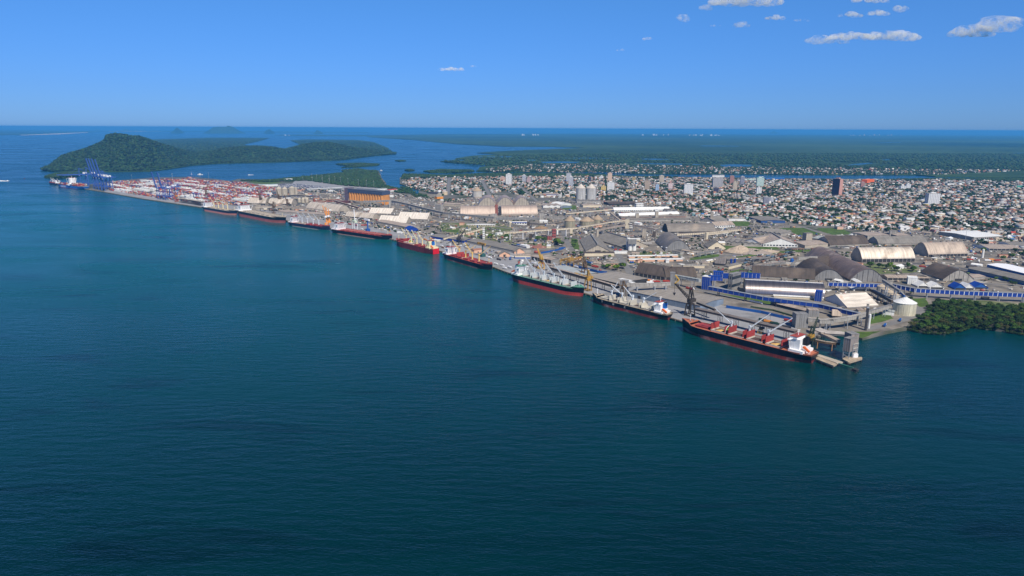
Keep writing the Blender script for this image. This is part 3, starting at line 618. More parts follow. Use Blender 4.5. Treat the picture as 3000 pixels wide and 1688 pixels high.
S('hangar','small arched hangar beside the pale barrel shed','hangar',('b',1180,255),('b',1380,262),30,3,'barrel',6,'y',GREYR,WDARK)
for i,(x0,x1,y,m_,l) in enumerate([(1690,1830,378,BLUE,'left blue tent hall behind the long blue gallery'),(1930,2110,370,BLUE,'larger blue tent hall behind the long blue gallery'),(1800,1940,378,WHITER,'white tent hall between the two blue ones'),(1380,1560,368,WHITER,'white tent hall left of the blue tents'),(1230,1370,352,WHITER,'low white tent hall nearest the conical silo'),(430,630,395,WHITER,'white tent roof behind the tent shaped shed')]):
    S('tent_hall',l,'tent hall',('b',x0,y),('b',x1,y+2),22,2.5,'gable',8,'y',m_,WWHITE if m_ is WHITER else BLUED,extras=('gopen',),group='tent halls behind the blue gallery')
S('warehouse','low shed under the near blue gallery with a pale roof','warehouse',('a',1520,575),('a',1990,690),16,5,'gable',2.5,'x',TANR,WDARK)
S('warehouse','pale low wall building in front of the silver barrel shed','warehouse',('a',1560,478),('a',2185,512),8,3.5,'flat',1,'x',WHITER,WCREAM)
block('blue_block','small royal blue machinery tower at the right end of the silver shed','tower',('a',2070,520),('a',2155,530),14,17,BLUE,BLUE,extras=('ribs',))
block('transfer_tower','tall grey tower standing between the blue gallery and silver shed','tower',('a',985,375),('a',1040,385),30,29,WGREY,WGREY,win=2,lm='the tall grey tower')
block('transfer_tower','large royal blue corner tower where the blue galleries meet','tower',('a',660,372),('a',755,385),14,24,BLUE,WHITER,extras=('ribs',),lm='the blue corner tower')
block('transfer_tower','second royal blue tower behind the large corner tower','tower',('a',805,265),('a',925,272),14,17,BLUE,BLUE,extras=('ribs',),zb=0)
gallery('short blue bridge between the two blue towers',[('a',750,260,17),('a',895,262,17)],9,8,BLUE,BLUE,ribs=(6,.3,STEELG))
gallery('blue gallery in the background from the second blue tower to the sheds',[('a',920,235,10),('a',1000,238,10)],5,9,BLUE,BLUE,ribs=(7,.3,WHITEP))
gallery('background blue gallery emerging behind the silver barrel shed',[('a',1095,222,13),('a',1390,238,13)],5,9,BLUE,BLUE,ribs=(7,.3,WHITEP))
gallery('long near blue gallery on dark trestles in front of the silver shed',[('a',752,378,8),('a',1000,425,8),('a',1430,508,8),('a',2130,600,8),('a',2560,702,8.5),('b',500,715,9)],5.5,6,BLUE,mat('gallery_roof',(.25,.27,.30),.5),ribs=(9.5,.3,STEELG),legm=STEELD,legstep=45,legw=1.2)
landmark('the near blue gallery', G('a',1430,550,GZ))
gallery('far blue gallery with white frames passing the brown barrel shed',[('b',110,328,9),('b',400,337,9),('b',780,348,9)],5,6,BLUE,MATS['gallery_roof'],ribs=(7,.7,WHITEP),legstep=40)
gallery('right hand blue gallery with white frames above the mangroves',[('b',920,352,9),('b',1200,408,9),('b',1800,442,9),('b',2700,475,9)],5,6.5,BLUE,MATS['gallery_roof'],ribs=(7.5,.8,WHITEP),legstep=36)
landmark('the right hand blue gallery', G('b',1800,480,GZ))
gallery('curved grey conveyor reaching the pier tower over the lot',[('a',1990,772,11),('a',2300,800,11),('b',0,795,11),('b',250,775,12),('b',430,745,13),('b',590,705,13)],6,5,WCON,WCON,legstep=26,legw=.9)
block('transfer_tower','brown grey transfer tower at the right end of the quay conveyor','tower',('a',1832,860),('a',1985,862),16,21,WGREY,WGREY,extras=('ribs',),lm='the brown transfer tower')
block('transfer_tower','thin steel stair tower at the end of the curved conveyor','tower',('b',568,890),('b',592,892),5,34,STEELD,STEELG)
block('transfer_tower','small square tower on top of the near blue gallery end','tower',('b',580,720),('b',605,722),4,20,WCON)
silo('white pressure vessel behind the stair tower','b',615,865,14,690,680,WWHITE,WWHITE,ribs=False)
S('pump_house','low corrugated office beside the big conical silo','building',('b',795,690),('b',935,705),14,6,'flat',1,'x',TEALR,WWHITE)
S('pump_house','dark conical hopper house under the blue gallery','building',('a',2300,690),('a',2400,700),16,3,'gable',8,'x',TANR,DARKR)
block('store','brown corrugated store under the near blue gallery','building',('a',1995,720),('a',2125,725),14,11,WGREY,TANR,extras=('ribs',))
S('hangar','dark pitched hopper shed right of the brown corrugated store','hangar',('a',2290,735),('a',2400,745),18,4,'gable',8,'x',TANR,WDARK)
# --- quay sheds and the covered quay conveyor
S('quay_warehouse','huge low roofed warehouse behind the beige cargo ship with a green roof patch','warehouse',('c',1890,1150),('a',640,655),74,10,'flat',2,'x',QUAYR,WBLUEG,extras=('doors',),lm='the huge low quay warehouse')
wt = S('quay_warehouse','broad flat warehouse with white roof patches behind the green decked ship','warehouse',('n',440,650),('n',1400,880),78,8.5,'flat',1.5,'x',QUAYR,WDARK,lm='the broad flat warehouse')
MB().box(58,84,22,34,10.6,10.85).build('roof_patch', WHITER, wt); MB().box(86,98,16,26,10.5,10.75).build('roof_patch', WHITER, wt)
S('quay_warehouse','long pale roofed quay shed left of the broad flat warehouse','warehouse',('c',910,830),('c',1310,930),36,8,'flat',1,'x',mat('pale_blue_roof',(.33,.36,.37),.7,0,.1,.1,.2),WCON)
gallery('quay conveyor behind the green decked ship',[('c',900,800,11),('c',1300,915,11),('c',1740,1045,11)],6,4.5,DARKR,TANR,legstep=24,legm=STEELD)
block('transfer_tower','grey legged tower at the middle of the quay conveyor','tower',('n',1390,1130),('n',1600,1150),14,28,WGREY,WGREY,extras=('ribs',))
gallery('curved grey gallery from the quay tower to the dark barrel sheds',[('n',1590,820,19),('r',0,700,19),('r',500,680,19),('r',900,655,19)],6,5,WCON,WCON,ribs=(7,.25,STEELD),legstep=70,legw=1.5)
block('transfer_tower','grey transfer tower in front of the dark barrel sheds','tower',('r',890,700),('r',1090,710),13,25,WGREY,WGREY)
gallery('grey sloping gallery with white roof vents to the blue towers',[('r',1100,330,15),('r',1600,420,15),('r',2150,520,16)],7,5,TEALR,TEALR,legstep=35)
gallery('long dark conveyor on lattice legs along the near quay lot',[('a',600,632,13),('a',1000,722,13),('a',1400,818,13),('a',1835,918,13)],9,3,mat('conveyor_brown',(.11,.085,.075),.7,0,.2),mat('conveyor_roof',(.16,.135,.12),.7,0,.2),lattice=True,legm=STEELD,legstep=32)
gallery('short inclined conveyor dropping from the crane to the quay conveyor',[('a',610,555,16),('a',830,640,15)],4,3,DARKR,GREYR,legs=None,legstep=60)
gallery('walled blue fence along the inner edge of the near quay lot',[('a',972,606,0),('a',1400,672,0),('a',1830,775,0)],1.2,4,BLUED,BLUED,name='fence',cat='fence')
gallery('green hedge and pipe strip along the quay lot road',[('a',1280,600,0),('a',1560,645,0),('a',1830,722,0)],3,2,mat('hedge_green',(.05,.075,.04)),mat('hedge_green',(.05,.075,.04)),name='hedge',cat='hedge')
gallery('blue and white quay fence wall behind the pale quay shed',[('c',1120,755,0),('c',1500,850,0),('c',1610,862,0)],1,4.5,BLUED,BLUED,name='fence',cat='fence')
gallery('dark blue lettered wall beside the scrap yard',[('p',1498.5,719,0),('p',1520,725.5,0),('p',1542,729.5,0)],.8,4.5,mat('navy_wall',(.01,.03,.12)),WHITEP,name='wall',cat='wall')
gallery('blue wall curving from the scrap yard to the parked cars',[('c',790,612,0),('c',930,590,0),('c',1090,548,0)],1,4,BLUED,BLUED,name='fence',cat='fence')
S('quay_warehouse','long weathered quay shed above the yellow craned ship','warehouse',('g',1990,905),('c',480,612),45,6,'flat',3,'x',GREYR,WCON,extras=())
S('quay_warehouse','grey quay shed with a blue end left of the inclined conveyor','warehouse',('g',1540,845),('g',1960,905),40,6,'flat',3,'x',GREYR,BLUE)
S('quay_warehouse','tan quay shed behind the ship without cranes','warehouse',('g',860,655),('g',1260,735),40,6,'flat',3,'x',TANR,WCON)
S('quay_warehouse','small royal blue barrel shed near the red hulled ship','hangar',('g',1270,760),('g',1390,752),35,2,'barrel',9,'y',BLUE,BLUE)
S('customs_house','peach gable building with a purple panel on the quay','building',('c',268,652),('c',402,650),22,5,'gable',7,'y',GREYR,WPEACH,extras=('gdoor',),lm='the peach gable building')
S('customs_house','smaller peach gable building behind the first one','building',('c',455,612),('c',582,606),22,4,'gable',8,'y',GREYR,WPEACH)
S('quay_office','low cream quay office with blue doors','building',('c',460,672),('c',655,672),17,7,'flat',1,'x',TANR,WCREAM,extras=('bluebase',))
S('quay_office','long low quay office with a row of dark bays','building',('c',668,688),('c',915,738),24,8,'gable',2,'x',TANR,WGREY,extras=('posts',))
S('grain_shed','left of the two joined dark barrel sheds on open bays','warehouse',('c',1960,888),('c',2335,948),44,6.5,'barrel',17,'x',DARKR,WDARK,p=2.1,extras=('posts',),lm='the joined dark barrel sheds')
S('grain_shed','right of the two joined dark barrel sheds on open bays','warehouse',('c',2345,950),('a',600,262),44,6.5,'barrel',16,'x',DARKR,WDARK,p=2.1,extras=('posts',))
S('store','long white roofed stall row above the joined dark barrel sheds','building',('c',1890,712),('c',2560,705),14,4,'flat',1,'x',WHITER,WPEACH,extras=('doors',))
S('store','second white roofed stall row behind the first','building',('c',1885,668),('c',2500,655),12,4,'flat',1,'x',WHITER,WPEACH,extras=('doors',))
S('store','grey flat roofed hall in front of the ridged grey shed','building',('c',1330,642),('c',1700,640),18,7,'flat',1,'x',DARKR,WCREAM)
S('store','cream canteen building beside the trees of the port gate','building',('c',1560,768),('c',1750,766),14,6,'gable',2.5,'x',GREYR,WPEACH,extras=('windows',))
S('store','tan roofed hall left of the cream canteen building','building',('c',1440,752),('c',1555,764),14,4,'gable',2.5,'x',TANR,WTAN)
S('gate_canopy','white port gate canopy across the road','canopy',('c',1705,612),('c',1865,610),7,5,'flat',.6,'x',WHITER,WWHITE)
# --- middle cluster
S('grain_shed','rounded dusty barrel shed with a plain grey front wall','warehouse',('d',205,750),('d',530,753),135,2,'barrel',25,'y',corr('dusty_taupe_roof',(.21,.185,.16),.6,.2,.2,.2,1,dirt=((.33,.27,.21),.02,.58)),WGREY,p=2.0,extras=('gdoor',),lm='the rounded dusty barrel shed')
S('grain_shed','long dark curved shed behind the rounded barrel shed','warehouse',('d',245,522),('d',835,516),56,3,'barrel',20,'x',MATS['dusty_taupe_roof'],WDARK,p=2.0)
S('store','small cream gabled shed with a dark left slope','warehouse',('d',745,722),('d',962,724),46,3,'gable',15,'y',GREYR,WCREAM,extras=('gdoor',))
S('factory','white walled factory hall with a dark ridge and white end truss, left one','factory',('d',1170,655),('d',1410,688),85,6,'gable',10,'y',TANR,WWHITE,extras=('ridge','windows'))
S('factory','white walled factory hall with a dark ridge and white end truss, right one','factory',('d',1430,692),('d',1860,702),90,7,'gable',14,'y',TANR,WWHITE,extras=('ridge','windows'),lm='the white walled factory halls')
S('warehouse','low shed with a row of small wavy gables left of the factory halls','warehouse',('d',900,652),('d',1400,690),52,5,'multi',2.8,'y',GREYR,WCON,k=7)
S('warehouse','tan roofed hall right of the white factory halls','warehouse',('d',1950,714),('d',2240,692),60,7,'gable',4,'x',TANR,WTAN)
S('warehouse','teal roofed hall with pale skylights near the sports field','warehouse',('d',2040,620),('d',2200,642),62,7,'gable',4,'x',TEALR,WCON,extras=('skylights',))
S('warehouse','grey saw ridged hall behind the white factory halls','warehouse',('d',1330,528),('d',1650,562),75,6,'multi',3,'y',GREYR,WCON,k=6)
S('warehouse','dark blue walled flat warehouse at the town edge','warehouse',('d',1243,350),('d',1405,402),78,8,'flat',2,'x',GREYR,mat('navy_cladding',(.03,.08,.22),.6,0,.15,.05),lm='the dark blue walled warehouse')
S('warehouse','grey green gabled hall with a conveyor tower','warehouse',('d',640,378),('d',830,402),65,6,'gable',10,'y',GREYR,WCON,extras=('ridge',))
S('warehouse','tan gabled hall with a long window front beside the green field','warehouse',('d',830,458),('d',1075,448),42,6,'gable',9,'x',TANR,WWHITE,extras=('windows',))
S('warehouse','white barrel roofed mill building, front row','factory',('j',1770,838),('j',2515,812),32,4,'barrel',7,'x',WHITER,WTAN,extras=('doors',),lm='the white mill buildings')
S('warehouse','white barrel roofed mill building, rear row','factory',('j',1700,768),('j',2395,758),32,5,'barrel',8,'x',WHITER,WWHITE,extras=('windows',))
block('mill_tower','white and blue tower block amid the white mill buildings','tower',('j',1975,760),('j',2065,758),16,26,WWHITE,WHITER,win=4)
S('warehouse','brown grey flat hall along the foot of the white mill','warehouse',('j',1880,892),('j',2640,888),44,6,'flat',2,'x',DUSTY,WCON)
S('warehouse','long mottled brown hall between the mill and the curved shed','warehouse',('j',1790,862),('j',2600,840),20,5,'flat',1,'x',GREYR,mat('reddish_wall',(.25,.17,.14),.8,0,.3))
block('mill_tower','slim tan tower in front of the left part of the white mill','tower',('j',1970,870),('j',2010,870),9,20,WTAN)
block('mill_tower','slim tan tower in front of the right part of the white mill','tower',('j',2215,862),('j',2252,862),9,24,WTAN)
block('transfer_tower','tall pale conveyor tower where four galleries meet','tower',('c',1838,298),('c',1880,300),11,28,WCREAM,WCON,lm='the tall pale conveyor tower')
block('transfer_tower','tan tower behind the ridged grey shed','tower',('c',1480,430),('c',1508,430),8,26,WTAN)
block('transfer_tower','tan tower right of the lower ridged shed','tower',('c',2050,412),('c',2095,414),10,24,WTAN)
block('transfer_tower','thin concrete tower on the grey green gabled hall','tower',('d',768,392),('d',797,394),9,32,WTAN)
block('transfer_tower','tan tower beside the teal roofed hall','tower',('d',1965,625),('d',2040,620),14,20,WTAN)
S('grain_shed','ridged grey shed with a pale gable, left of the port gate road','warehouse',('c',1345,590),('c',1650,592),175,2,'gable',15,'y',GREYR,WTAN,extras=('ridge','gdoor'),lm='the ridged grey shed')
S('grain_shed','ridged grey shed behind the twin white silos','warehouse',('c',1815,548),('c',2125,528),150,3,'gable',15,'y',GREYR,WTAN,extras=('ridge','gdoor'))
silo('left of the twin white cement silos','c',1897,574,25,488,478,WWHITE,WWHITE,ribs=False,group='twin white cement silos',lm='the twin white cement silos')
silo('right of the twin white cement silos','c',1950,574,25,488,478,WWHITE,WWHITE,ribs=False,group='twin white cement silos')
block('silo_house','grey head house on top of the twin white cement silos','building',('c',1872,578),('c',1975,578),12,12,WGREY,WWHITE,zb=17)
block('silo_house','white box tower left of the cement silos','tower',('c',1858,560),('c',1893,560),8,30,WWHITE)
TANKB = mat('olive_ribbed_tank',(.30,.275,.20),.7,.1,.15,.2,.3); TANC = mat('tan_dust_cone',(.33,.25,.17),.8,0,.2,.1)
silo('left olive storage tank with a tan cone roof','j',1148,975,68,880,815,TANKB,TANC,group='three olive storage tanks')
silo('widest olive storage tank, middle of the three','j',1362,950,92,882,828,TANKB,TANC,group='three olive storage tanks',lm='the olive storage tanks')
silo('rear right olive storage tank of the three','j',1495,918,66,862,808,TANKB,TANC,group='three olive storage tanks')
STG = mat('grey_white_silo',(.46,.45,.43),.7,0,.12,.25,.4)
silo('left of the two tall grey white grain silos near the town centre','j',1283,640,60,474,420,STG,mat('pale_cone',(.48,.43,.37)),group='two tall grain silos')
silo('right of the two tall grey white grain silos near the town centre','j',1412,638,62,474,420,STG,MATS['pale_cone'],group='two tall grain silos',lm='the two tall grain silos')
S('grain_shed','huge slanted front barrel shed, left of the red elevator','warehouse',('g',1915,562),('g',2345,562),58,3,'barrel',27,'x',corr('taupe_metal_roof',(.40,.315,.26),.5,.3,.12,.2),WTAN,p=2.8)
S('grain_shed','huge slanted front barrel shed, right of the red elevator','warehouse',('j',298,815),('j',745,812),58,3,'barrel',27,'x',MATS['taupe_metal_roof'],WTAN,p=2.8,lm='the huge slanted barrel sheds')
for i,(x0,x1) in enumerate([(5,235),(235,450),(450,650)]):
    S('grain_shed',['left','middle','right'][i]+' of the three arched sheds behind the huge slanted ones','warehouse',('j',x0,702),('j',x1,702),110,3,'barrel',30,'y',MATS['taupe_metal_roof'],WTAN,p=2.1,extras=('gstripes',),group='three arched sheds side by side')
silo('stained concrete silo behind the arched sheds','g',2123,335,60,252,205,CONC,MATS['tan_dust_cone'])
silo('small tan round tank on the far side of the port','g',1718,305,36,262,248,mat('tan_tank',(.55,.44,.30)),MATS['pale_cone'],ribs=False)
block('elevator','rusty red elevator tower between the huge slanted sheds','tower',('j',215,812),('j',250,812),12,34,STEELR,STEELR,extras=('ribs',))
block('elevator','dark steel elevator frame beside the red one','tower',('j',262,812),('j',290,812),12,30,STEELD,STEELG)
S('warehouse','white factory hall with three gables near the tall silos','factory',('j',815,720),('j',1030,720),60,7,'multi',4,'y',TANR,WWHITE,k=3)
S('warehouse','white factory hall with a pale blue arched roof','factory',('j',1035,702),('j',1168,692),60,6,'barrel',5,'y',WHITER,WWHITE)
S('warehouse','dark gabled workshop in front of the blue arched hall','factory',('j',1035,722),('j',1175,718),25,4,'gable',4,'y',TEALR,WBLUEG)
S('warehouse','flat hall with a royal blue parapet in the town','warehouse',('j',830,578),('j',1022,578),60,8,'flat',1,'x',TANR,WWHITE,extras=('bluetop',),lm='the blue parapet hall')
S('warehouse','tan roofed hall left of the blue parapet hall','warehouse',('j',690,572),('j',828,576),55,6,'gable',3,'x',TANR,WPEACH)
S('warehouse','grey halls at the foot of the tall grain silos, front','warehouse',('j',1312,716),('j',1542,712),40,8,'flat',2,'x',TANR,WCREAM)
S('warehouse','grey halls at the foot of the tall grain silos, rear','warehouse',('j',1235,660),('j',1535,662),45,8,'multi',2.5,'y',GREYR,WCON,k=5)
S('warehouse','long dark gabled depot right of the tall grain silos','warehouse',('j',1640,692),('j',1990,684),62,6,'gable',5,'x',DARKR,WDARK)
S('office','white office with a royal blue fascia by the port park','office building',('c',388,250),('c',612,250),14,8,'flat',1,'x',WHITER,WWHITE,extras=('bluetop','windows'),lm='the white office with the blue fascia')
S('office','low white office left of the blue fascia one','office building',('c',-40,262),('c',220,262),12,6,'flat',1,'x',GREYR,WWHITE,extras=('windows',))
S('office','long white bus shed in the port park','building',('g',1990,690),('g',2340,698),12,4,'flat',.6,'x',WHITER,WCREAM,extras=('windows',))
block('church','dark red brick building with a stepped tower','church',('c',866,442),('c',925,442),20,11,mat('red_brick',(.30,.08,.07)),GREYR,win=2)
block('church','stepped dark red turret beside the red brick building','tower',('c',928,412),('c',975,412),12,22,MATS['red_brick'],MATS['red_brick'],win=3)
gallery('cream conveyor bridge on tall white legs across the port park',[('c',320,364,18),('c',640,340,18),('c',960,318,18),('c',1240,300,18)],3.5,3.5,WCREAM,TANR,ribs=(8,.5,WDARK),legm=WHITEP,legstep=48,legw=1.2)
gallery('conveyor bridge passing in front of the olive tanks',[('c',1260,290,16),('c',1450,262,16),('c',1650,225,16),('c',1840,205,16)],3.5,3.5,WCREAM,TANR,ribs=(8,.5,WDARK),legm=WCON,legstep=45)
gallery('inclined cream conveyor rising from the quay to a white tower',[('g',1700,865,3),('g',2190,738,20)],3.5,4,WCREAM,TANR,ribs=(8,.5,WDARK),legm=WHITEP,legstep=40)
block('transfer_tower','tall white frame tower at the top of the inclined conveyor','tower',('g',2190,860),('g',2218,860),7,32,WWHITE,WCON,win=6)
block('transfer_tower','white conveyor tower beside the red turret','tower',('c',985,372),('c',1003,372),6,22,WWHITE)
gallery('long brown panelled conveyor sweeping past the orange silos to the huge sheds',[('g',700,398,14),('g',1050,388,14),('g',1250,430,14),('g',1450,482,14),('g',1700,540,14),('g',2000,572,14),('g',2330,600,14)],6,6,WGREY,WCON,ribs=(9,.4,STEELD),legstep=50,legw=1.3)
gallery('brown panelled conveyor in front of the right huge slanted shed',[('j',230,868,12),('j',770,868,12)],6,7,WGREY,WCON,ribs=(10,.4,STEELD),legstep=60,legw=1.3)
gallery('brown conveyor from the huge sheds toward the olive tanks',[('j',820,850,10),('j',1080,862,10)],5,6,WCON,WCON,ribs=(10,.4,STEELD),legstep=50)
gallery('upper conveyor line behind the sweeping brown one',[('g',1050,378,18),('g',1300,385,18),('g',1600,412,18)],5,6,WCON,WCON,ribs=(9,.4,STEELD),legstep=50)
for a_ in [(('g',2315,640),('g',2368,640),24,'grey transfer tower left of the left slanted shed'),(('j',768,880),('j',822,880),22,'grey transfer tower right of the right slanted shed'),(('g',1595,520),('g',1668,528),27,'pale framed tower standing alone before the huge sheds'),(('g',1020,470),('g',1050,470),28,'tan tower on the sweeping brown conveyor')]:
    block('transfer_tower',a_[3],'tower',a_[0],a_[1],12,a_[2],WCON,WCON)
gallery('cream conveyor along the foot of the long dark curved shed',[('d',350,556,9),('d',760,530,9),('d',1150,492,9)],4,4,WCREAM,TANR,ribs=(7,.6,WDARK),legstep=35)
gallery('low conveyor in front of the small cream gabled shed',[('d',600,790,8),('d',900,735,8)],3.5,4,WGREY,TANR,legstep=25)
gallery('sloping gallery behind the white mill to the pale tower',[('j',1100,800,16),('j',1690,745,18)],3,3,WCREAM,TANR,legstep=60)
gallery('steep conveyor leg dropping at the left end of the white mill',[('j',1650,790,22),('j',1770,885,6)],4,4,WCREAM,TANR,legstep=60)
gallery('tan conveyor from the pale tower toward the curved shed',[('c',1880,250,15),('c',2220,320,10)],4,4,TANR,TANR,legstep=40)
gallery('low tan gallery left of the pale conveyor tower',[('c',1500,325,12),('c',1840,262,14)],4,4,TANR,TANR,legstep=40)
gallery('raised gallery across the wagons to the blackish barrel shed',[('d',1190,975,7),('d',1700,905,7)],4,5,WGREY,TANR,ribs=(8,.3,STEELD),legstep=30)
gallery('grey conveyor climbing to the head of the blackish barrel shed',[('d',1780,935,4),('d',1870,860,18),('d',2100,845,20)],5,5,WCON,WCON,legstep=40)
S('store','cream walled engine shed beside the wagons','building',('d',1000,978),('d',1160,938),12,6,'flat',1,'x',GREYR,WCREAM)
S('store','open dark hipped shed left of the engine shed','building',('d',825,925),('d',955,935),38,4,'gable',9,'x',corr('hipped_taupe',(.17,.15,.14)),WDARK)
S('store','low grey hall in front of the joined dark barrel sheds','building',('d',430,958),('d',700,962),10,5,'flat',1,'x',WCON,WCREAM)
for i,(x,y) in enumerate([(1030,905),(1075,900)]): silo(['left','right'][i]+' blue tank on the engine shed yard','d',x,y,14,850,846,BLUE,BLUE,ribs=False,group='blue tanks by the sidings')
silo('blue dome topped tank at the conveyor junction','d',1790,890,24,855,835,BLUED,BLUED,ribs=False)
silo('left light blue tank beside the stall rows','c',1908,728,12,708,706,BLUED,BLUED,ribs=False,group='light blue tanks by the stalls'); silo('right light blue tank beside the stall rows','c',1935,728,12,708,706,BLUED,BLUED,ribs=False,group='light blue tanks by the stalls')
# --- left half of the port
S('grain_shed','rust streaked white gabled shed nearest the quay','warehouse',('g',885,645),('g',1235,662),44,1.5,'gable',18,'x',RUSTW,WTAN,lm='the rust streaked white shed')
S('grain_shed','cream white gabled shed right of the rust streaked one','warehouse',('g',1130,600),('g',1495,616),44,1.5,'gable',18,'x',RUSTW,WTAN)
S('grain_shed','tan gabled shed behind the rust streaked one','warehouse',('g',770,535),('g',1050,545),44,1.5,'gable',16,'x',RUSTW,WTAN)
S('grain_shed','pale metallic barrel shed left of the rust streaked one','warehouse',('g',475,585),('g',815,612),36,4,'barrel',14,'x',SILVERW,WTAN,p=2.0,extras=('posts',))
S('grain_shed','big white barrel shed with dark vertical seams','warehouse',('h',2045,785),('h',2530,842),52,3,'barrel',21,'x',SILVERW,WTAN,p=2.0,lm='the big white seamed barrel shed')
S('grain_shed','tan barrel shed left of the concrete silo group','warehouse',('h',1165,720),('h',1430,727),46,6,'barrel',19,'x',SILVERW,WTAN,p=1.9,extras=('posts',))
S('grain_shed','tan barrel shed below the concrete silo group','warehouse',('h',1475,726),('h',1825,735),46,6,'barrel',18,'x',SILVERW,WTAN,p=1.9,extras=('posts',))
for i,(x,r2,tp,cn) in enumerate([(1640,43,480,440),(1728,43,482,445),(1838,46,466,440),(1898,20,470,455)]):
    silo(['leftmost','second','third, widest','thin rightmost'][i]+' of the concrete silo group behind the tan sheds','h',x,588,r2,tp,cn,mat('tan_silo',(.42,.37,.29),.8,0,.15,.2,.2),MATS['tan_silo'],group='concrete silo group',lm='the concrete silo group' if i==1 else None)
for i,(x) in enumerate([1945,2000,2060]): silo(['left','middle','right'][i]+' small cone roofed bin behind the seamed barrel shed','h',x,690,26,640,610,MATS['tan_silo'],MATS['tan_silo'],ribs=False,group='small cone roofed bins')
S('warehouse','long dark hall left of the concrete silo group','warehouse',('h',1370,535),('h',1600,560),40,8,'flat',1.5,'x',GREYR,WBLUEG)
S('quay_warehouse','flat tan quay shed behind the black and red bulk carrier','warehouse',('h',1610,850),('h',2350,908),42,7,'flat',2.5,'x',TANR,WCON)
S('quay_warehouse','brown quay conveyor house beside the white superstructure','warehouse',('h',1210,790),('h',1290,800),20,18,'flat',1,'x',WTAN,WTAN)
gallery('brown quay conveyor above the two left bulk carriers',[('h',1280,770,12),('h',1700,765,12),('h',2150,800,12)],7,5,WTAN,TANR,legm=STEELD,legstep=30)
gallery('dark conveyor line from the left silos over the sheds',[('h',1560,610,22),('h',1900,585,22),('h',2160,610,20)],4,4,STEELD,WTAN,legstep=60)
gallery('sloping conveyor pair falling toward the orange silo block',[('g',330,380,12),('g',640,470,8)],5,4,mat('maroon_cladding',(.12,.05,.05)),TANR,legstep=50)
S('warehouse','maroon sided hall left of the orange silo block','warehouse',('g',330,408),('g',520,412),20,9,'flat',1,'x',MATS['maroon_cladding'],MATS['maroon_cladding'])
S('warehouse','flat brown roofs right of the orange silo block','warehouse',('g',940,462),('g',1500,500),40,6,'flat',1.5,'x',GREYR,WCON)
S('warehouse','white walled store beyond the orange silo block','warehouse',('g',830,262),('g',1000,250),30,10,'flat',1,'x',TEALR,WWHITE)
S('warehouse','white store right of the orange silo block','warehouse',('g',940,335),('g',1080,330),30,9,'flat',1,'x',TANR,WWHITE)
S('warehouse','red roofed store near the inlet','warehouse',('g',1020,265),('g',1130,255),25,7,'gable',3,'x',mat('red_roof',(.38,.06,.05)),WWHITE)
S('warehouse','orange painted tank shed left of the arched sheds','warehouse',('g',1620,355),('g',1700,350),20,9,'flat',1,'x',WTAN,ORAN)
S('warehouse','brown conveyor house before the arched sheds','warehouse',('g',1700,440),('g',1900,450),40,8,'gable',3,'x',TANR,WTAN)
S('warehouse','tangled dark mill building left of the small tan tank','factory',('g',1500,330),('g',1620,340),30,16,'gable',6,'x',STEELD,WTAN)
S('warehouse','white long terminal hall beside the mangrove point','warehouse',('g',0,245),('g',440,225),20,5,'flat',1,'x',WHITER,TEALR)
S('warehouse','pale terminal hall at the back of the container yard','warehouse',('h',1330,450),('h',1620,440),30,8,'flat',1,'x',mat('mint_roof',(.45,.58,.56),.6),WWHITE)
S('warehouse','white hall beyond the car storage lot','warehouse',('h',1750,355),('h',1840,350),30,7,'flat',1,'x',WHITER,WWHITE)
# --- orange fluted silo block
def fluted():
    A, L, yaw = frame_of(('g',515,392),('g',938,432)); t = thing('silo_block','orange fluted silo block under a long blue loft','silo block',A,yaw); landmark('the orange silo block', A)
    OR = mat('orange_silo_concrete',(.62,.27,.07),.8,0,.12,.2,.3); DB = mat('slate_blue_loft',(.055,.075,.13),.7,0,.15); n = 13; r = L/n/2; Hs = 38
    for i in range(n):
        cx = r + 2*r*i; MB().cyl(cx, r, 0, Hs, r*.99, n=16).build('silo_cell', OR, t, smooth=True)
    for k in range(1,3): MB().cyl(L-r, r+2*r*k, 0, Hs, r*.99, n=16).build('silo_cell', OR, t, smooth=True)
    MB().box(0, L-.5, r, 5.5*r, 0, Hs).build('core_wall', OR, t)
    MB().box(-.5, L+.5, 0, 5.8*r, Hs+.01, Hs+13).build('loft', DB, t)
    m2 = MB()
    for i in range(26): m2.box(L*(i+.3)/26, L*(i+.7)/26, -.15, .2, Hs+3.5, Hs+5)
    m2.build('loft_window', GLASS, t)
    MB().box(-1.2, L+1.2, -.8, 6.1*r, Hs+13.02, Hs+14).build('roof', mat('slate_roof',(.09,.10,.13)), t)
    MB().box(-22, -.6, 1, 5.5*r, 0, Hs+17).build('head_house', mat('brown_violet_render',(.13,.10,.13)), t)
    MB().box(10, 20, 2*r, 4*r, Hs+14, Hs+20).build('lift_house', WGREY, t)
    MB().box(-.3, L+.2, -1.2, -.02, 0, 9).build('loading_bay', WTAN, t)
fluted()
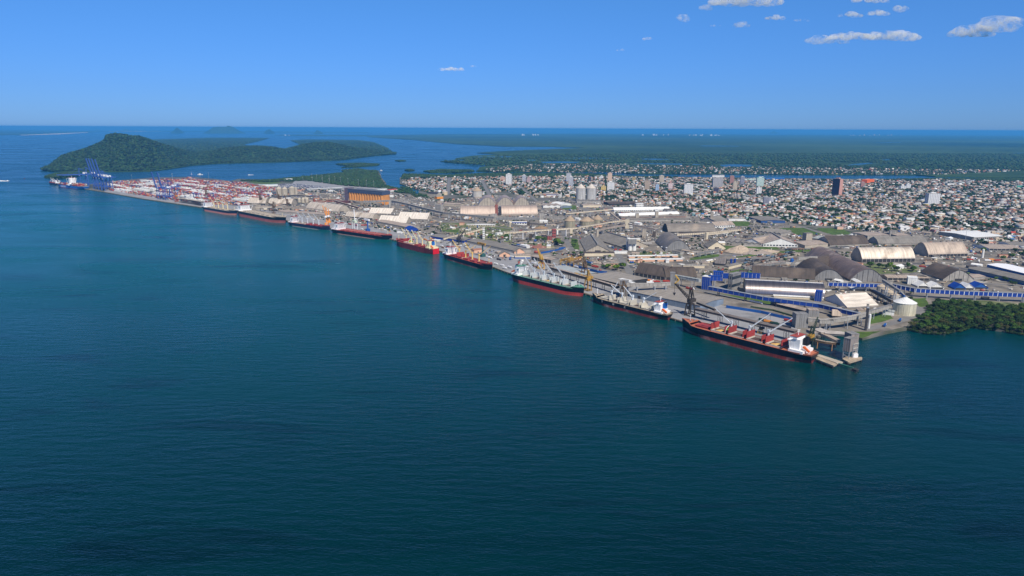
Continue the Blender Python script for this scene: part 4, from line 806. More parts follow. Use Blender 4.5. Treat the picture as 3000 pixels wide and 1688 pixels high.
# ================================================================ ships
HBLK = mat('black_hull_paint',(.007,.008,.014),.4,0,.25,.05,.3,dirt=((.05,.035,.03),.06,.62)); HRED = mat('red_antifouling',(.22,.035,.03),.6,0,.3,.05,.35,dirt=((.34,.22,.21),.045,.52))
HRED2 = mat('bright_red_antifouling',(.50,.06,.05),.5,0,.12,.05,.15); HNAVY = mat('navy_hull_paint',(.012,.02,.05),.4,0,.2); HRUST = mat('worn_red_hull_paint',(.17,.022,.025),.6,0,.3,.06,.3,dirt=((.28,.17,.17),.06,.62))
HBLUE = mat('bright_blue_hull_paint',(.01,.10,.38),.4,0,.1); DRED = mat('red_deck_paint',(.32,.06,.045),.7,0,.2,.1,.1,dirt=((.40,.18,.10),.08,.62)); DGRN = mat('green_deck_paint',(.07,.24,.15),.7,0,.2,.1)
DTAN = mat('buff_deck_paint',(.40,.33,.24),.8,0,.2,.1); DORG = mat('orange_brown_deck_paint',(.38,.12,.06),.7,0,.2,.1); HATR = mat('red_hatch_paint',(.33,.045,.04),.6,0,.15,.2,.2,.3); HATG = mat('pale_grey_hatch_paint',(.50,.53,.54),.6,0,.1)
HATT = mat('tan_hatch_cover',(.42,.36,.28),.7,0,.2,.1); HATC = mat('pale_hatch_side',(.50,.47,.40),.7,0,.1); SHW = mat('ship_white_paint',(.80,.80,.80),.45,0,.05,.2,.08); LBO = mat('lifeboat_orange',(.75,.16,.04),.4,0,.05)
GREYC = mat('grey_crane_paint',(.52,.56,.60),.5,0,.06); HOLD = mat('ship_hold_interior',(.07,.045,.04),.9,0,.4,.2); FBLU = mat('funnel_blue',(.01,.14,.50),.4,0,.05); FBLK = mat('funnel_black',(.012,.012,.014),.5)
CARGO = mat('grain_cargo',(.55,.36,.12),.9,0,.2,.3)
def text(body, size, m, parent, loc, rot, name='lettering', ext=.06):
    cu = bpy.data.curves.new(name, 'FONT'); cu.body = body; cu.size = size; cu.extrude = ext; cu.align_x = 'CENTER'; cu.materials.append(m)
    q = bpy.data.objects.new(name, cu); C.objects.link(q); bpy.context.view_layer.update(); me = bpy.data.meshes.new_from_object(q.evaluated_get(bpy.context.evaluated_depsgraph_get())); bpy.data.objects.remove(q)
    o = bpy.data.objects.new(name, me); C.objects.link(o); o.parent = parent; o.location = loc; o.rotation_euler = rot; return o
def ship(label, S_, B_, D=12, boot=4, hullm=HBLK, bootm=HRED, deckm=DRED, hatchm=HATR, cranem=GREYC, crane_dirs=(), holds=5, open_=(), stand=(), housem=SHW, funnelm=FBLK, fband=None, letters=None, beam=None,
         house_s=(.035,.135), house_h=16, grab=False, bulb=False, lb=True, castle=2.6, hl=.62, mastm=None, wing=True, emblem=None, cargo=(), name='bulk_carrier', containers=False, sternm=None, trim=None, lm=None, topm=None):
    s0 = pt(S_, 0); b0 = pt(B_, 0); d = b0 - s0; L = d.length; yaw = math.atan2(d.y, d.x); beam = beam or L/6.1
    yax = Vector((-math.sin(yaw), math.cos(yaw), 0)); inl = Vector((.764,.645,0)); sg = 1 if yax.dot(inl) > 0 else -1   # +1: local +y points to the quay
    o = s0 + yax*sg*beam*.08; t = thing(name, label, 'ship', o, yaw)
    if lm: landmark(lm, o + d*.5)
    def hb(s, lev):   # half breadth at station s, level 0 waterline .. 1 deck
        st = .62 + .38*min(1, s/.10)**.7; st0 = .10 + .90*min(1, max(0,(s-.005))/.16)**.75
        a = st*lev + st0*(1-lev)
        bw = 1.0 if s < .80 else max(0, 1-((s-.80)/.2)**2.3); bw0 = 1.0 if s < .74 else max(0, 1-((s-.74)/.235)**1.9)
        return beam/2*a*(bw*lev + bw0*(1-lev))
    ns = 46; ss = [i/ns for i in range(ns+1)]
    def zd(s): return D + (castle if s > .91 else 0) + (1.2*((s-.7)/.3)**2 if s > .7 else 0)
    def xs(s, lev): return L*s - (1-lev)*L*.0*(1-s) + (L*.018*lev if s > .98 else 0) - (L*.012*lev if s < .02 else 0)
    def skin(levels, nm, m):
        mb = MB(); vs = []
        for s in ss:
            for sd_ in (-1, 1):
                for z, lv in levels(s): vs.append((xs(s, lv), sd_*hb(s, lv), z))
        k = len(levels(0)); fs = []
        for i in range(ns):
            a = i*2*k; b_ = (i+1)*2*k
            for j in range(k-1):
                fs.append((a+j, b_+j, b_+j+1, a+j+1)); fs.append((a+k+j, a+k+j+1, b_+k+j+1, b_+k+j))
        for j in range(k-1): fs.append((j, j+1, k+j+1, k+j))
        mb.add(vs, fs); return mb.build(nm, m, t, smooth=True)
    lo = skin(lambda s: [(-1.5, 0), (0, .0), (boot*.6, .22), (boot, .40)], 'lower_hull', bootm)
    up = skin(lambda s: [(boot, .40), (boot+(zd(s)-boot)*.5, .78), (zd(s), 1.0)], 'upper_hull', hullm)
    if sternm: MB().box(-L*.012-.35, -L*.012-.05, -beam*.30, beam*.30, boot*.9, D).build('transom', sternm, t)
    mb = MB()
    for z, rng_ in ((D-.9, [s for s in ss if s <= .915]), (D+castle-.2, [s for s in ss if s >= .905])):
        pts = [(xs(s,1), hb(s,1)*.985) for s in rng_]; pts = pts + [(x, -y) for x, y in pts[::-1]]; mb.prism(pts, z-.5, z+ (1.0 if z > D else 0))
    mb.build('deck', deckm, t)
    mb = MB()     # pale rail line along the deck edge
    for s_a, s_b in zip(ss, ss[1:]):
        for sd_ in (-1,1): mb.beam((xs(s_a,1), sd_*hb(s_a,1), zd(s_a)+.15), (xs(s_b,1), sd_*hb(s_b,1), zd(s_b)+.15), .45, .35)
    mb.build('bulwark_rail', trim or deckm, t)
    z0 = D - .9; h0, h1 = .175, .885; hp = (h1-h0)/holds; hw = beam*hl
    cp = CREAMP if cranem is None else cranem
    for i in range(holds):
        xa = L*(h0 + hp*i) + L*hp*.16; xb = L*(h0 + hp*(i+1)) - L*hp*.10; cw = hw/2*(.8 if i == holds-1 else 1)
        if i in open_:
            c = MB().box(xa, xb, -cw, -cw+.5, z0, z0+2.2).box(xa, xb, cw-.5, cw, z0, z0+2.2).box(xa, xa+.5, -cw+.5, cw-.5, z0, z0+2.2).box(xb-.5, xb, -cw+.5, cw-.5, z0, z0+2.2).build('hatch_coaming', hatchm if containers else HATC, t)
            MB().box(xa+.5, xb-.5, -cw+.5, cw-.5, z0+.02, z0+.25).build('hold_floor', HOLD, c)
            if i in cargo: MB().cyl((xa+xb)/2, 0, z0+.26, z0+2.4, cw*.8, .6, n=12).build('cargo_heap', CARGO, c)
        else:
            c = MB().box(xa, xb, -cw, cw, z0, z0+1.6).build('hatch_coaming', hatchm, t)
            MB().box(xa-.3, xb+.3, -cw-.3, cw+.3, z0+1.61, z0+2.6).build('hatch_cover', topm or hatchm, c)
            m2 = MB()
            for q in (.25,.5,.75): m2.box(xa+(xb-xa)*q-.12, xa+(xb-xa)*q+.12, -cw-.32, cw+.32, z0+2.605, z0+2.75)
            m2.build('cover_joint', WDARK, c)
        if i in stand:
            for xx in (xa-1.2, xb+.2):
                MB().box(xx, xx+.9, -cw, cw, z0+2.2, z0+2.2+(xb-xa)*.42).build('raised_hatch_cover', hatchm, c); MB().box(xx-.1, xx+1.0, -cw-.1, cw+.1, z0+.9, z0+2.19).build('cover_edge', HATC, c)
            if emblem == i:
                E = bpy.data.objects.new('emblem', None)
                xx = xa-1.32; zc = z0+2.3
                for nm, r0, r1, m_, dx in (('emblem_green_ring', .62, .98, mat('emblem_green',(.05,.22,.04),.6), 0), ('emblem_white_ring', .98, 1.12, SHW, -.02), ('emblem_yellow_arc', .40, .62, mat('emblem_yellow',(.80,.62,.03),.6), -.04), ('emblem_white_centre', 0, .26, SHW, -.06)):
                    m2 = MB(); R_ = (xb-xa)*.38; k = 20; vs = []
                    for a in range(k+1):
                        th = math.pi*a/k
                        for r in (r0, r1):
                            for x_ in (xx+dx, xx+dx-.12): vs.append((x_, math.cos(th)*r*R_, zc+math.sin(th)*r*R_))
                    fs = []
                    for a in range(k):
                        q = a*4; fs += [(q,q+2,q+6,q+4),(q+1,q+5,q+7,q+3),(q+2,q+3,q+7,q+6),(q,q+4,q+5,q+1)]
                    m2.add(vs, fs).build(nm, m_, c)
    # deck cranes between the holds
    for i, cdir in enumerate(crane_dirs):
        if cdir is None: continue
        gi, az, el = cdir[0], cdir[1], cdir[2]; jl = cdir[3] if len(cdir) > 3 else L*.14
        x = L*(h0 + hp*gi) + L*.0; ph = 10 + L*.022
        c = MB().cyl(x, 0, z0, z0+ph, 1.7, 1.4, n=14).build('deck_crane', cp, t, smooth=True)
        MB().box(x-1.5, x+1.5, -1.4, 1.4, z0+ph+.01, z0+ph+3.6).build('crane_house', cp, c)
        MB().box(x-2.6, x+2.6, -2.6, 2.6, z0+.01, z0+2.4).build('crane_base', cp if cp is CREAMP else HATC, c)
        u = Vector((math.cos(az)*math.cos(el), math.sin(az)*math.cos(el), math.sin(el))); p0 = Vector((x, 0, z0+ph+1)) + Vector((u.x,u.y,0))*1.8; sd2 = Vector((-u.y, u.x, 0)).normalized()
        m2 = MB(); tip = p0 + u*jl
        for sd_ in (-1,1): m2.beam(p0 + sd2*sd_*1.6, tip + sd2*sd_*.6, .6, .7)
        for q in (.2,.4,.6,.8,.97): m2.beam(p0+u*jl*q + sd2*(1.6-q), p0+u*jl*q - sd2*(1.6-q), .4)
        m2.build('jib', cp, c); m2 = MB(); m2.beam((x,0,z0+ph+5), tip, .22); m2.beam(tip, tip - Vector((0,0,jl*.28)), .2); m2.build('hoist_wire', STEELD, c)
    # accommodation block
    xa, xb = L*house_s[0], L*house_s[1]; w1 = beam*.86; hh = house_h; tiers = 5
    hs_ = MB().box(xa, xb, -w1/2, w1/2, z0, z0+hh*.22).build('superstructure', housem, t)
    m2 = MB().box(xa+(xb-xa)*.35, xb, -beam*.30, beam*.30, z0+hh*.22+.01, z0+hh); m2.build('accommodation', housem, hs_)
    MB().box(xa+(xb-xa)*.55, xb+.8, -beam*.33, beam*.33, z0+hh+.01, z0+hh+2.9).build('wheelhouse', housem, hs_)
    MB().box(xa+(xb-xa)*.5, xb+1.0, -beam*.34, beam*.34, z0+hh+2.91, z0+hh+3.3).build('wheelhouse_roof', DRED if deckm is not DGRN else DGRN, hs_)
    MB().box(xb+.82, xb+.95, -beam*.31, beam*.31, z0+hh+1.2, z0+hh+2.3).build('bridge_windows', GLASS, hs_)
    if wing:
        MB().box(xb-3.4, xb+.6, -beam*.56, beam*.56, z0+hh-.3, z0+hh).build('bridge_wing', housem, hs_)
        for sd_ in (-1,1): MB().beam((xb-1.5, sd_*beam*.54, z0+hh-.3), (xb-1.5, sd_*beam*.40, z0+hh*.22), .8).build('wing_brace', housem, hs_)
    for k in range(4):
        z = z0 + hh*(.34+.17*k)
        rep('porthole_row', MB().box(-.08, .08, -beam*.24, beam*.24, 0, .55), GLASS, hs_, [(xb+.05, 0, z)])
    MB().box(xa, xa+(xb-xa)*.33, -beam*.17, beam*.17, z0+hh*.22+.01, z0+hh*.55).build('engine_casing', housem, hs_)
    fz = z0+hh*.55
    f = MB().box(xa+.4, xa+(xb-xa)*.30, -beam*.10, beam*.10, fz+.01, z0+hh+2.0).build('funnel', funnelm, t)
    if fband: MB().box(xa+.3, xa+(xb-xa)*.31, -beam*.105, beam*.105, z0+hh*.8, z0+hh*.95).build('funnel_band', fband, f)
    MB().box(xa+.7, xa+(xb-xa)*.22, -beam*.07, beam*.07, z0+hh+2.01, z0+hh+3.6).build('exhaust', FBLK, f)
    m2 = MB().cyl(xa+(xb-xa)*.75, 0, z0+hh+3.3, z0+hh+11, .5, .25, n=8); m2.beam((xa+(xb-xa)*.75, -3, z0+hh+8), (xa+(xb-xa)*.75, 3, z0+hh+8), .5); m2.beam((xa+(xb-xa)*.75-1, -2, z0+hh+10), (xa+(xb-xa)*.75+1, 2, z0+hh+10), .5)
    m2.build('radar_mast', mastm or housem, t)
    if lb:
        p0 = Vector((xa-1.0, -beam*.28*(-sg)*-1, z0+hh*.62)); m2 = MB()
        y = -sg*beam*.22
        a = Vector((xa+3, y, z0+hh*.50)); b_ = Vector((xa-5, y, z0+hh*.20)); m2.beam(a, b_, 2.8, 2.6); m2.beam(a+(b_-a)*.1+Vector((0,0,1.2)), a+(b_-a)*.8+Vector((0,0,1.2)), 1.8, 1.2); l = m2.build('lifeboat', LBO, t)
        m2 = MB(); 
        for q in (-1.8, 1.8): m2.beam(a+Vector((0,q,-1.6)), b_+Vector((-1,q,-1.6)), .4); m2.beam(b_+Vector((0,q,-1.6)), (b_.x, b_.y+q, z0), .4)
        m2.build('launch_ramp', housem, l)
    # forecastle gear
    m2 = MB().cyl(L*.945, 0, D+castle, D+castle+11, .55, .35, n=8); m2.beam((L*.945,-2,D+castle+8.5),(L*.945,2,D+castle+8.5),.5); m2.build('foremast', mastm or cp, t)
    rep('windlass', MB().cbox(0,0,1.4,2.2,2.2,1.6), WGREY if deckm is not DGRN else DGRN, t, [(L*.925, -beam*.14, D+castle), (L*.925, beam*.14, D+castle)])
    if bulb:
        m2 = MB(); m2.cyl(0,0,-L*.0,L*.035,2.3,1.2,n=12); ob = m2.build('bulbous_bow', bootm, t, smooth=True); ob.rotation_euler = (0, R(90), 0); ob.location = (L*.965, 0, .6)
    if letters:
        k = len(letters)
        for i, ch in enumerate(letters):
            text(ch, D*.44, SHW, t, (L*(.80-.155*i), -sg*(beam/2*1.0+.3), boot+(D-boot)*.25), (R(90), 0, 0 if sg > 0 else R(180)), 'hull_letter')
    return t, L, beam, D, sg
A_ = math.pi
# the ships along the quay, from the far left to the near right
ship('huge black and red bulk carrier with open holds, nearest of the moored ships',('a',2030,1302),('a',422,882),13.2,4.6,HBLK,HRED,DORG,HATR,GREYC,[(1,R(215),R(38),34),(2,R(215),R(42),32),(3,R(35),R(42),30)],5,(0,1,2,3),(0,1,2,3),funnelm=FBLK,emblem=3,cargo=(0,3),house_h=17,lm='the nearest red and black ship',trim=mat('salmon_rail',(.55,.22,.15),.6))
ship('black hulled cargo ship with beige deck and T M C in white on its side',('c',2372,1442),('c',1432,1205),10.5,4,HBLK,HRED,DTAN,HATC,mat('white_crane_paint',(.66,.70,.74),.5,0,.05),[(1,R(190),R(35),24),(2,R(30),R(48),22),(3,R(28),R(38),22),(4,R(200),R(62),20)],5,(1,3),(0,1,2,3),funnelm=FBLU,letters='TMC',house_h=14,lm='the beige decked ship',bulb=False,mastm=SHW)
ship('green decked bulk carrier with four grey cranes leaning the same way',('c',440,938),('c',1300,1152),14.5,6.5,HBLK,HRED2,DGRN,HATG,GREYC,[(1,R(182),R(40),34),(2,R(182),R(40),34),(3,R(182),R(40),34),(4,R(182),R(40),34)],5,(0,1,2,3,4),(0,1,2,3,4),funnelm=FBLU,house_h=15,lm='the green decked ship',cargo=(2,),trim=mat('pale_green_rail',(.35,.60,.50),.6))
ship('red decked dark hulled ship with four yellow cranes before the peach buildings',('g',1720,1080),('g',2292,1248),11,2.4,HBLK,HRED,DRED,HATR,mat('buff_yellow_crane',(.74,.50,.16),.5,0,.06),[(1,R(188),R(40),30),(2,R(42),R(36),26),(3,R(188),R(42),32),(4,R(40),R(40),32)],5,(),(1,),house_h=14,lb=False,lm='the ship with yellow cranes')
ship('all red hulled ship with cream cranes and a bright red stern',('g',1592,1045),('g',1112,925),13,.6,HRUST,HRUST,DRED,HATR,CREAMP,[(1,R(2),R(44),26),(2,R(2),R(42),28),(3,R(4),R(42),28),(4,R(4),R(48),24)],5,(2,3),(3,),housem=mat('cream_house_paint',(.72,.66,.42),.5,0,.06),funnelm=FBLU,emblem=3,sternm=mat('bright_red_stern',(.62,.01,.02),.4,0,.03),house_h=15,lm='the all red ship')
ship('craneless black hulled bulk carrier with a row of closed red hatches',('g',325,765),('g',1040,868),10.5,1.6,HBLK,mat('pinkish_boot_paint',(.42,.20,.17),.6),DRED,HATR,None,[],7,(),(),house_h=15,lb=False,lm='the craneless ship',topm=mat('salmon_hatch_top',(.40,.12,.09),.6,0,.15))
ship('dark hulled ship with a white house, slim grey cranes and half its hatches grey',('h',1800,1025),('h',2388,1108),10.5,1.6,HNAVY,mat('grey_boot_paint',(.33,.28,.26),.6),DRED,HATR,GREYC,[(1,R(184),R(42),26),(2,R(184),R(42),26),(3,R(184),R(42),26),(4,R(184),R(42),26)],5,(0,1),(),house_h=14,lb=False,lm='the ship under the orange cranes')
ship('high sided black and red bulk carrier with dusty closed hatches',('h',1030,865),('h',1716,1003),17,8.5,HBLK,mat('faded_red_boot',(.40,.11,.10),.6,0,.15),HATT,HATT,None,[],7,(),(),house_h=16,funnelm=FBLU,lb=False,lm='the high sided bulk carrier')
ship('navy and pink hulled ship with four cream cranes at the dusty berth',('h',505,800),('h',984,882),14,6,HNAVY,mat('pink_boot_paint',(.55,.20,.16),.6,0,.1),HATT,HATT,CREAMP,[(1,R(184),R(42),28),(2,R(184),R(42),28),(3,R(184),R(42),28),(4,R(184),R(42),28)],5,(),(),house_h=14,lb=False,lm='the navy and pink ship')
cs, cL, cB, cD, csg = ship('bright blue container ship with white lettering at the far end of the quay',('i',775,1003),('i',368,962),13,1.5,HBLUE,mat('violet_boot_paint',(.20,.04,.08),.6),STEELG,HATR,None,[],6,(),(),house_s=(.42,.50),house_h=34,funnelm=SHW,lb=False,letters=None,name='container_ship',lm='the blue container ship')
text('CMA CGM', 11, SHW, cs, (cL*.66, -csg*(cB/2+.3), 3.2), (R(90),0,R(180) if csg < 0 else 0), 'hull_letter')
CONT = {k: mat('container_'+k, c, .6, 0, .10, .3) for k, c in dict(red=(.42,.05,.04), orange=(.62,.17,.04), blue=(.02,.06,.22), white=(.74,.74,.71), maroon=(.22,.04,.05), grey=(.32,.33,.34), tan=(.55,.42,.25), green=(.05,.18,.11)).items()}
def cont_mesh(): 
    mb = MB().box(0,12.2,0,2.44,0,2.6)
    for i in range(9): mb.box(.6+i*1.3,.85+i*1.3,-.04,2.48,.15,2.45)
    return mb
CMESH = {}
for k, m_ in CONT.items():
    o_ = cont_mesh().build('shipping_container', m_); CMESH[k] = o_.data; bpy.data.objects.remove(o_)
def container(col, loc, rz, label=None, group='containers', auto=True):
    o = bpy.data.objects.new('shipping_container', CMESH[col]); C.objects.link(o); o.location = loc; o.rotation_euler = (0,0,rz)
    tag(o, label, 'container', group)
    if auto and not label: AUTO.append((o, col + ' shipping container', Vector(loc)))
    return o
rr = random.Random(5); yaw_cs = cs.rotation_euler.z
for seg, (sa, sb) in enumerate([(.10,.40),(.54,.90)]):
    n_ = int((sb-sa)*cL/13)
    for i in range(n_):
        for j in range(7):
            for k in range(rr.choice([2,3,3,4]) if seg == 0 else rr.choice([1,2,3])):
                if rr.random() < .25 and k > 0: continue
                lx = cL*sa + i*13; ly = -cB*.42 + j*cB*.12; lz = cD + 2 + k*2.62
                w_ = cs.location + Vector((lx*math.cos(yaw_cs)-ly*math.sin(yaw_cs), lx*math.sin(yaw_cs)+ly*math.cos(yaw_cs), lz))
                if j > 2 and (k == 0) and i % 2: continue
                container(rr.choice(['red','red','maroon','orange','white','blue','tan']), w_, yaw_cs, group='containers stacked on the blue container ship')
ship('small red and white vessel ahead of the blue container ship',('q',430,600),('q',105,565),9,.8,HNAVY,HNAVY,DRED,HATR,SHW,[(1,R(60),R(60),14),(2,R(60),R(60),14),(3,R(60),R(60),14)],4,(),(),house_s=(.0,.09),house_h=12,lb=False,name='cargo_ship',beam=26)
# ================================================================ quay cranes
def heading(r_, x, y, r2, x2, y2):
    a = G(r_, x, y, GZ); b = G(r2, x2, y2, GZ); d = b-a; return math.atan2(d.y, d.x)
QY = math.atan2(-.764, .645)     # along the quay, towards the near end; local +y points inland
QF = heading('p',306,562,'p',597,608)
def sts(label, base, up=True, s=1.0, m=BLUEC, rz=QF, group='blue container gantry cranes on the quay', boomh=105, lean=.0):
    t = thing('container_crane', label, 'gantry crane', base, rz, group)
    wx, wy, hg = 12*s, 30*s, 46*s
    for x in (-wx, wx):
        for y in (3, wy): MB().beam((x,y,0),(x*.8,y,hg),1.8*s).build('leg', m, t)
        m2 = MB(); m2.beam((x,3,hg*.30),(x,wy,hg*.30),1.5*s); m2.beam((x,3,hg*.3),(x*.9,wy,hg*.75),.9*s); m2.build('side_brace', m, t)
    m2 = MB(); 
    for y in (3, wy): m2.beam((-wx,y,hg*.30),(wx,y,hg*.30),1.6*s); m2.beam((-wx*.8,y,hg),(wx*.8,y,hg),1.6*s)
    m2.build('cross_beam', m, t)
    m2 = MB()
    for x in (-3*s,3*s): m2.beam((x,-2,hg+1),(x,wy+18*s,hg+1),1.6*s,2.4*s)
    m2.build('trolley_girder', m, t)
    ap = Vector((0, 5, hg+26*s)); m2 = MB()
    for x in (-7*s,7*s): m2.beam((x,3,hg),(ap.x+x*.3,ap.y,ap.z),1.1*s); m2.beam((x,wy,hg),(ap.x+x*.3,ap.y,ap.z),.8*s)
    m2.build('apex_frame', m, t)
    bl = boomh*s*.62; m2 = MB()
    if up: tip = Vector((0,-2-bl*.20,hg+bl*1.02))
    else: tip = Vector((0,-2-bl*1.0,hg+2))
    for x in (-3*s,3*s): m2.beam((x,-2,hg+1), tip+Vector((x*.7,0,0)), 2.3*s, 3.0*s)
    for q in (.2,.4,.6,.8,1.0): p = Vector((0,-2,hg+1)).lerp(tip, q); m2.beam(p-Vector((2.6*s,0,0)), p+Vector((2.6*s,0,0)), .9*s)
    m2.build('boom', m, t)
    m2 = MB(); m2.beam(ap, Vector((0,-2,hg)).lerp(tip,.6), .5*s); m2.beam(ap, (0,wy+14*s,hg), .5*s); m2.build('stay', m, t)
    MB().box(-5*s,5*s,wy*.55,wy*.55+14*s,hg+2.4*s,hg+8*s).build('machine_house', SHW, t)
    MB().box(-1.6*s,1.6*s,2,6*s,hg-5*s,hg-1.5*s).build('operator_cab', SHW, t)
    return t
def topz(base, r_, y): return hgt(base, r_, 0, y)
for i,(bx,by,tx,ty,l) in enumerate([(905,1000,785,535,'leftmost'),(945,1008,830,537,'second from left'),(990,1015,880,541,'third from left'),(1040,1025,945,550,'rightmost')]):
    b = G('i',bx,by,GZ); H = topz(b,'i',ty); s = H/ (46+105*.62*1.02)
    sts(l+' of the four tall blue quay cranes with raised booms', b, True, s)
for i,(bx,by,l) in enumerate([(690,955,'left blue quay crane with its boom lowered over the container ship'),(800,975,'right blue quay crane with its boom lowered over the container ship')]):
    b = G('i',bx,by,GZ); H = hgt(b,'i',0,755); sts(l, b, False, H/50*.95, boomh=120)
for i,(bx,by,ty,l) in enumerate([(1870,1155,738,'left one of the pair of blue quay cranes by the white containers'),(1955,1168,744,'middle blue quay crane by the white containers'),(2030,1160,1e9,'right blue quay crane by the white containers, boom down')]):
    b = G('i',bx,by,GZ); up = ty < 1e8; H = topz(b,'i',ty if up else 925); s = H/(46+105*.62*1.02) if up else H/52
    sts(l, b, up, s if up else s*.9, boomh=105 if up else 50)
def yard_gantry(label, r_, x, y, rz, w=24, h=20, d=10, m=BLUEC):
    b = G(r_, x, y, GZ); t = thing('yard_gantry', label, 'gantry crane', b, rz, 'blue yard gantries between the containers')
    for xx in (-w/2,w/2):
        for yy in (-d/2,d/2): MB().beam((xx,yy,0),(xx,yy,h),1.1).build('leg', m, t)
    m2 = MB()
    for yy in (-d/2,d/2): m2.beam((-w/2,yy,h),(w/2,yy,h),1.4,2)
    for xx in (-w/2,w/2): m2.beam((xx,-d/2,1),(xx,d/2,1),1.2); m2.beam((xx,-d/2,h),(xx,d/2,h),1)
    m2.build('top_girder', m, t); MB().box(-w*.1,w*.1,-d*.3,d*.3,h+1.1,h+3.5).build('trolley', SHW, t)
for i,(r_,x,y,l) in enumerate([('h',885,608,'blue yard gantry over the white stacks left of the tan sheds'),('h',350,632,'blue yard gantry behind the dusty berth, left one'),('h',430,640,'blue yard gantry behind the dusty berth, right one'),('h',650,632,'blue yard gantry above the ship with cream cranes'),('h',1120,600,'blue yard gantry before the large tan shed'),
    ('h',110,480,'blue yard gantry in the left part of the container field'),('h',1240,560,'blue yard gantry nearest the long dark hall'),('i',2150,1010,'blue yard gantry between red stacks near the quay cranes'),('i',1310,960,'blue yard gantry at the left end of the white stacks'),('h',700,470,'blue yard gantry in the middle of the container field'),('h',320,330,'blue yard gantry at the back edge of the container field')]):
    yard_gantry(l, r_, x, y, QF, 26, 24)
def jib_crane(label, base, rz, az, el, jl, m, hport=16, tower=14, m2c=None, grab=True, group=None, name='portal_crane', s=1.0, twin=True, jw=2.4):
    t = thing(name, label, 'crane', base, rz, group); P = hport*s
    for x in (-5*s,5*s):
        for y in (-5*s,5*s): MB().beam((x,y,0),(x*.7,y*.7,P),1.3*s).build('leg', m, t)
    m2 = MB(); 
    for a,b in (((-5,-5),(5,-5)),((5,-5),(5,5)),((5,5),(-5,5)),((-5,5),(-5,-5))): m2.beam((a[0]*s,a[1]*s,1.5),(b[0]*s,b[1]*s,1.5),1.1*s); m2.beam((a[0]*s*.7,a[1]*s*.7,P),(b[0]*s*.7,b[1]*s*.7,P),1.4*s)
    m2.build('portal_frame', m, t)
    MB().cyl(0,0,P,P+2*s,3*s,n=14).build('slewing_ring', m, t)
    u = Vector((math.cos(az-rz), math.sin(az-rz), 0)); sd = Vector((-u.y,u.x,0)); bk = -u
    c = bk*3*s; mh = MB(); a = math.atan2(u.y,u.x)
    pts = [u*4*s+sd*3*s, u*4*s-sd*3*s, bk*9*s-sd*3*s, bk*9*s+sd*3*s]; mh.prism([(p.x,p.y) for p in pts], P+2*s, P+6.5*s); mh.build('machine_house', m2c or m, t)
    m2 = MB(); top = Vector((0,0,P+tower*s+6))
    for q in (-1,1): m2.beam(u*1*s+sd*q*2.4*s+Vector((0,0,P+6*s)), top+sd*q*1.6*s, 1.3*s); m2.beam(bk*5*s+sd*q*2.4*s+Vector((0,0,P+6*s)), top+sd*q*1.6*s, .8*s)
    m2.build('mast', m, t)
    d = u*math.cos(el)+Vector((0,0,math.sin(el))); p0 = u*3*s+Vector((0,0,P+6*s)); tip = p0+d*jl; nrm = Vector((0,0,1))*math.cos(el)-u*math.sin(el)
    m2 = MB()
    for q in (-1,1):
        m2.beam(p0+sd*q*jw*.5*s, tip+sd*q*jw*.25*s, .7*s, .9*s); m2.beam(p0+sd*q*jw*.5*s+nrm*jw*s, tip+sd*q*jw*.2*s+nrm*.3*s, .5*s)
    k = 8
    for i in range(k):
        a1 = p0.lerp(tip, i/k); b1 = p0.lerp(tip, (i+1)/k); f = (1-i/k)
        for q in (-1,1): m2.beam(a1+sd*q*jw*.5*s*(.5+.5*f), b1+sd*q*jw*.4*s*(.5+.5*f)+nrm*jw*s*f*.8, .35*s)
    m2.build('jib', m, t)
    m2 = MB(); m2.beam(top, tip, .35*s); m2.beam(top, bk*8*s+Vector((0,0,P+6*s)), .4*s); m2.build('stay', m, t)
    if grab:
        m2 = MB(); g = tip-Vector((0,0,jl*.28)); m2.beam(tip, g, .3*s); g_ = m2.build('hoist_rope', STEELD, t)
        MB().cyl(g.x,g.y,g.z-3.5*s,g.z,.6*s,2.0*s,n=8).build('grab', STEELD, g_)
    return t, tip
# large dark crane between the two near ships
cb = G('a',512,702,GZ); STEELK = mat('dark_grimy_crane',(.06,.05,.04),.6,.2,.35,.3,dirt=((.30,.17,.03),.15,.62))
tipW = G('a',290,345,GZ+54); dv = tipW - (cb+Vector((0,0,30)))
tt, tip = jib_crane('large grimy grab crane with its jib over the quay warehouse, between two ships', cb, QY, math.atan2(dv.y,dv.x), R(38), 52, STEELK, 17, 18, STEELK, name='grab_crane', s=1.15, jw=3.4)
m2 = MB(); m2.beam(tip, tip+Vector((6,2,6)), 1.3); m2.beam(tip+Vector((6,2,6)), tip+Vector((0,0,13)), 1.3); m2.build('yellow_jib_head', YELL, tt)
landmark('the large grab crane', cb)
def P_(r_,x,y,z=GZ): return G(r_,x,y,z)
LOADY = mat('grimy_yellow_loader',(.42,.24,.04),.6,0,.3,.3,dirt=((.08,.06,.04),.2,.5)); LOADB = mat('brown_loader_frame',(.14,.09,.05),.7,.1,.4,.3)
jib_crane('grimy yellow ship loader at the bow of the green decked ship', P_('c',1372,1072), QY, R(200), R(20), 26, LOADY, 20, 12, LOADY, grab=False, name='ship_loader')
jib_crane('brown ship loader column beside the quay tower', P_('n',1500,1215), QY, R(225), R(15), 14, LOADB, 24, 10, LOADB, grab=False, name='ship_loader', s=.8)
jib_crane('yellow loader boom standing over the stern of the green decked ship', P_('c',790,800), QY, R(120), R(60), 24, YELL, 14, 10, LOADB, grab=False, name='ship_loader')
jib_crane('brown lattice loader mast behind the pale quay shed', P_('c',1330,905), QY, R(100), R(70), 18, LOADB, 20, 10, LOADB, grab=False, name='ship_loader')
jib_crane('small yellow brown loader on the lot behind the nearest ship', P_('a',1395,925), QY, R(160), R(10), 8, LOADY, 10, 6, STEELD, grab=False, name='ship_loader', s=.6)
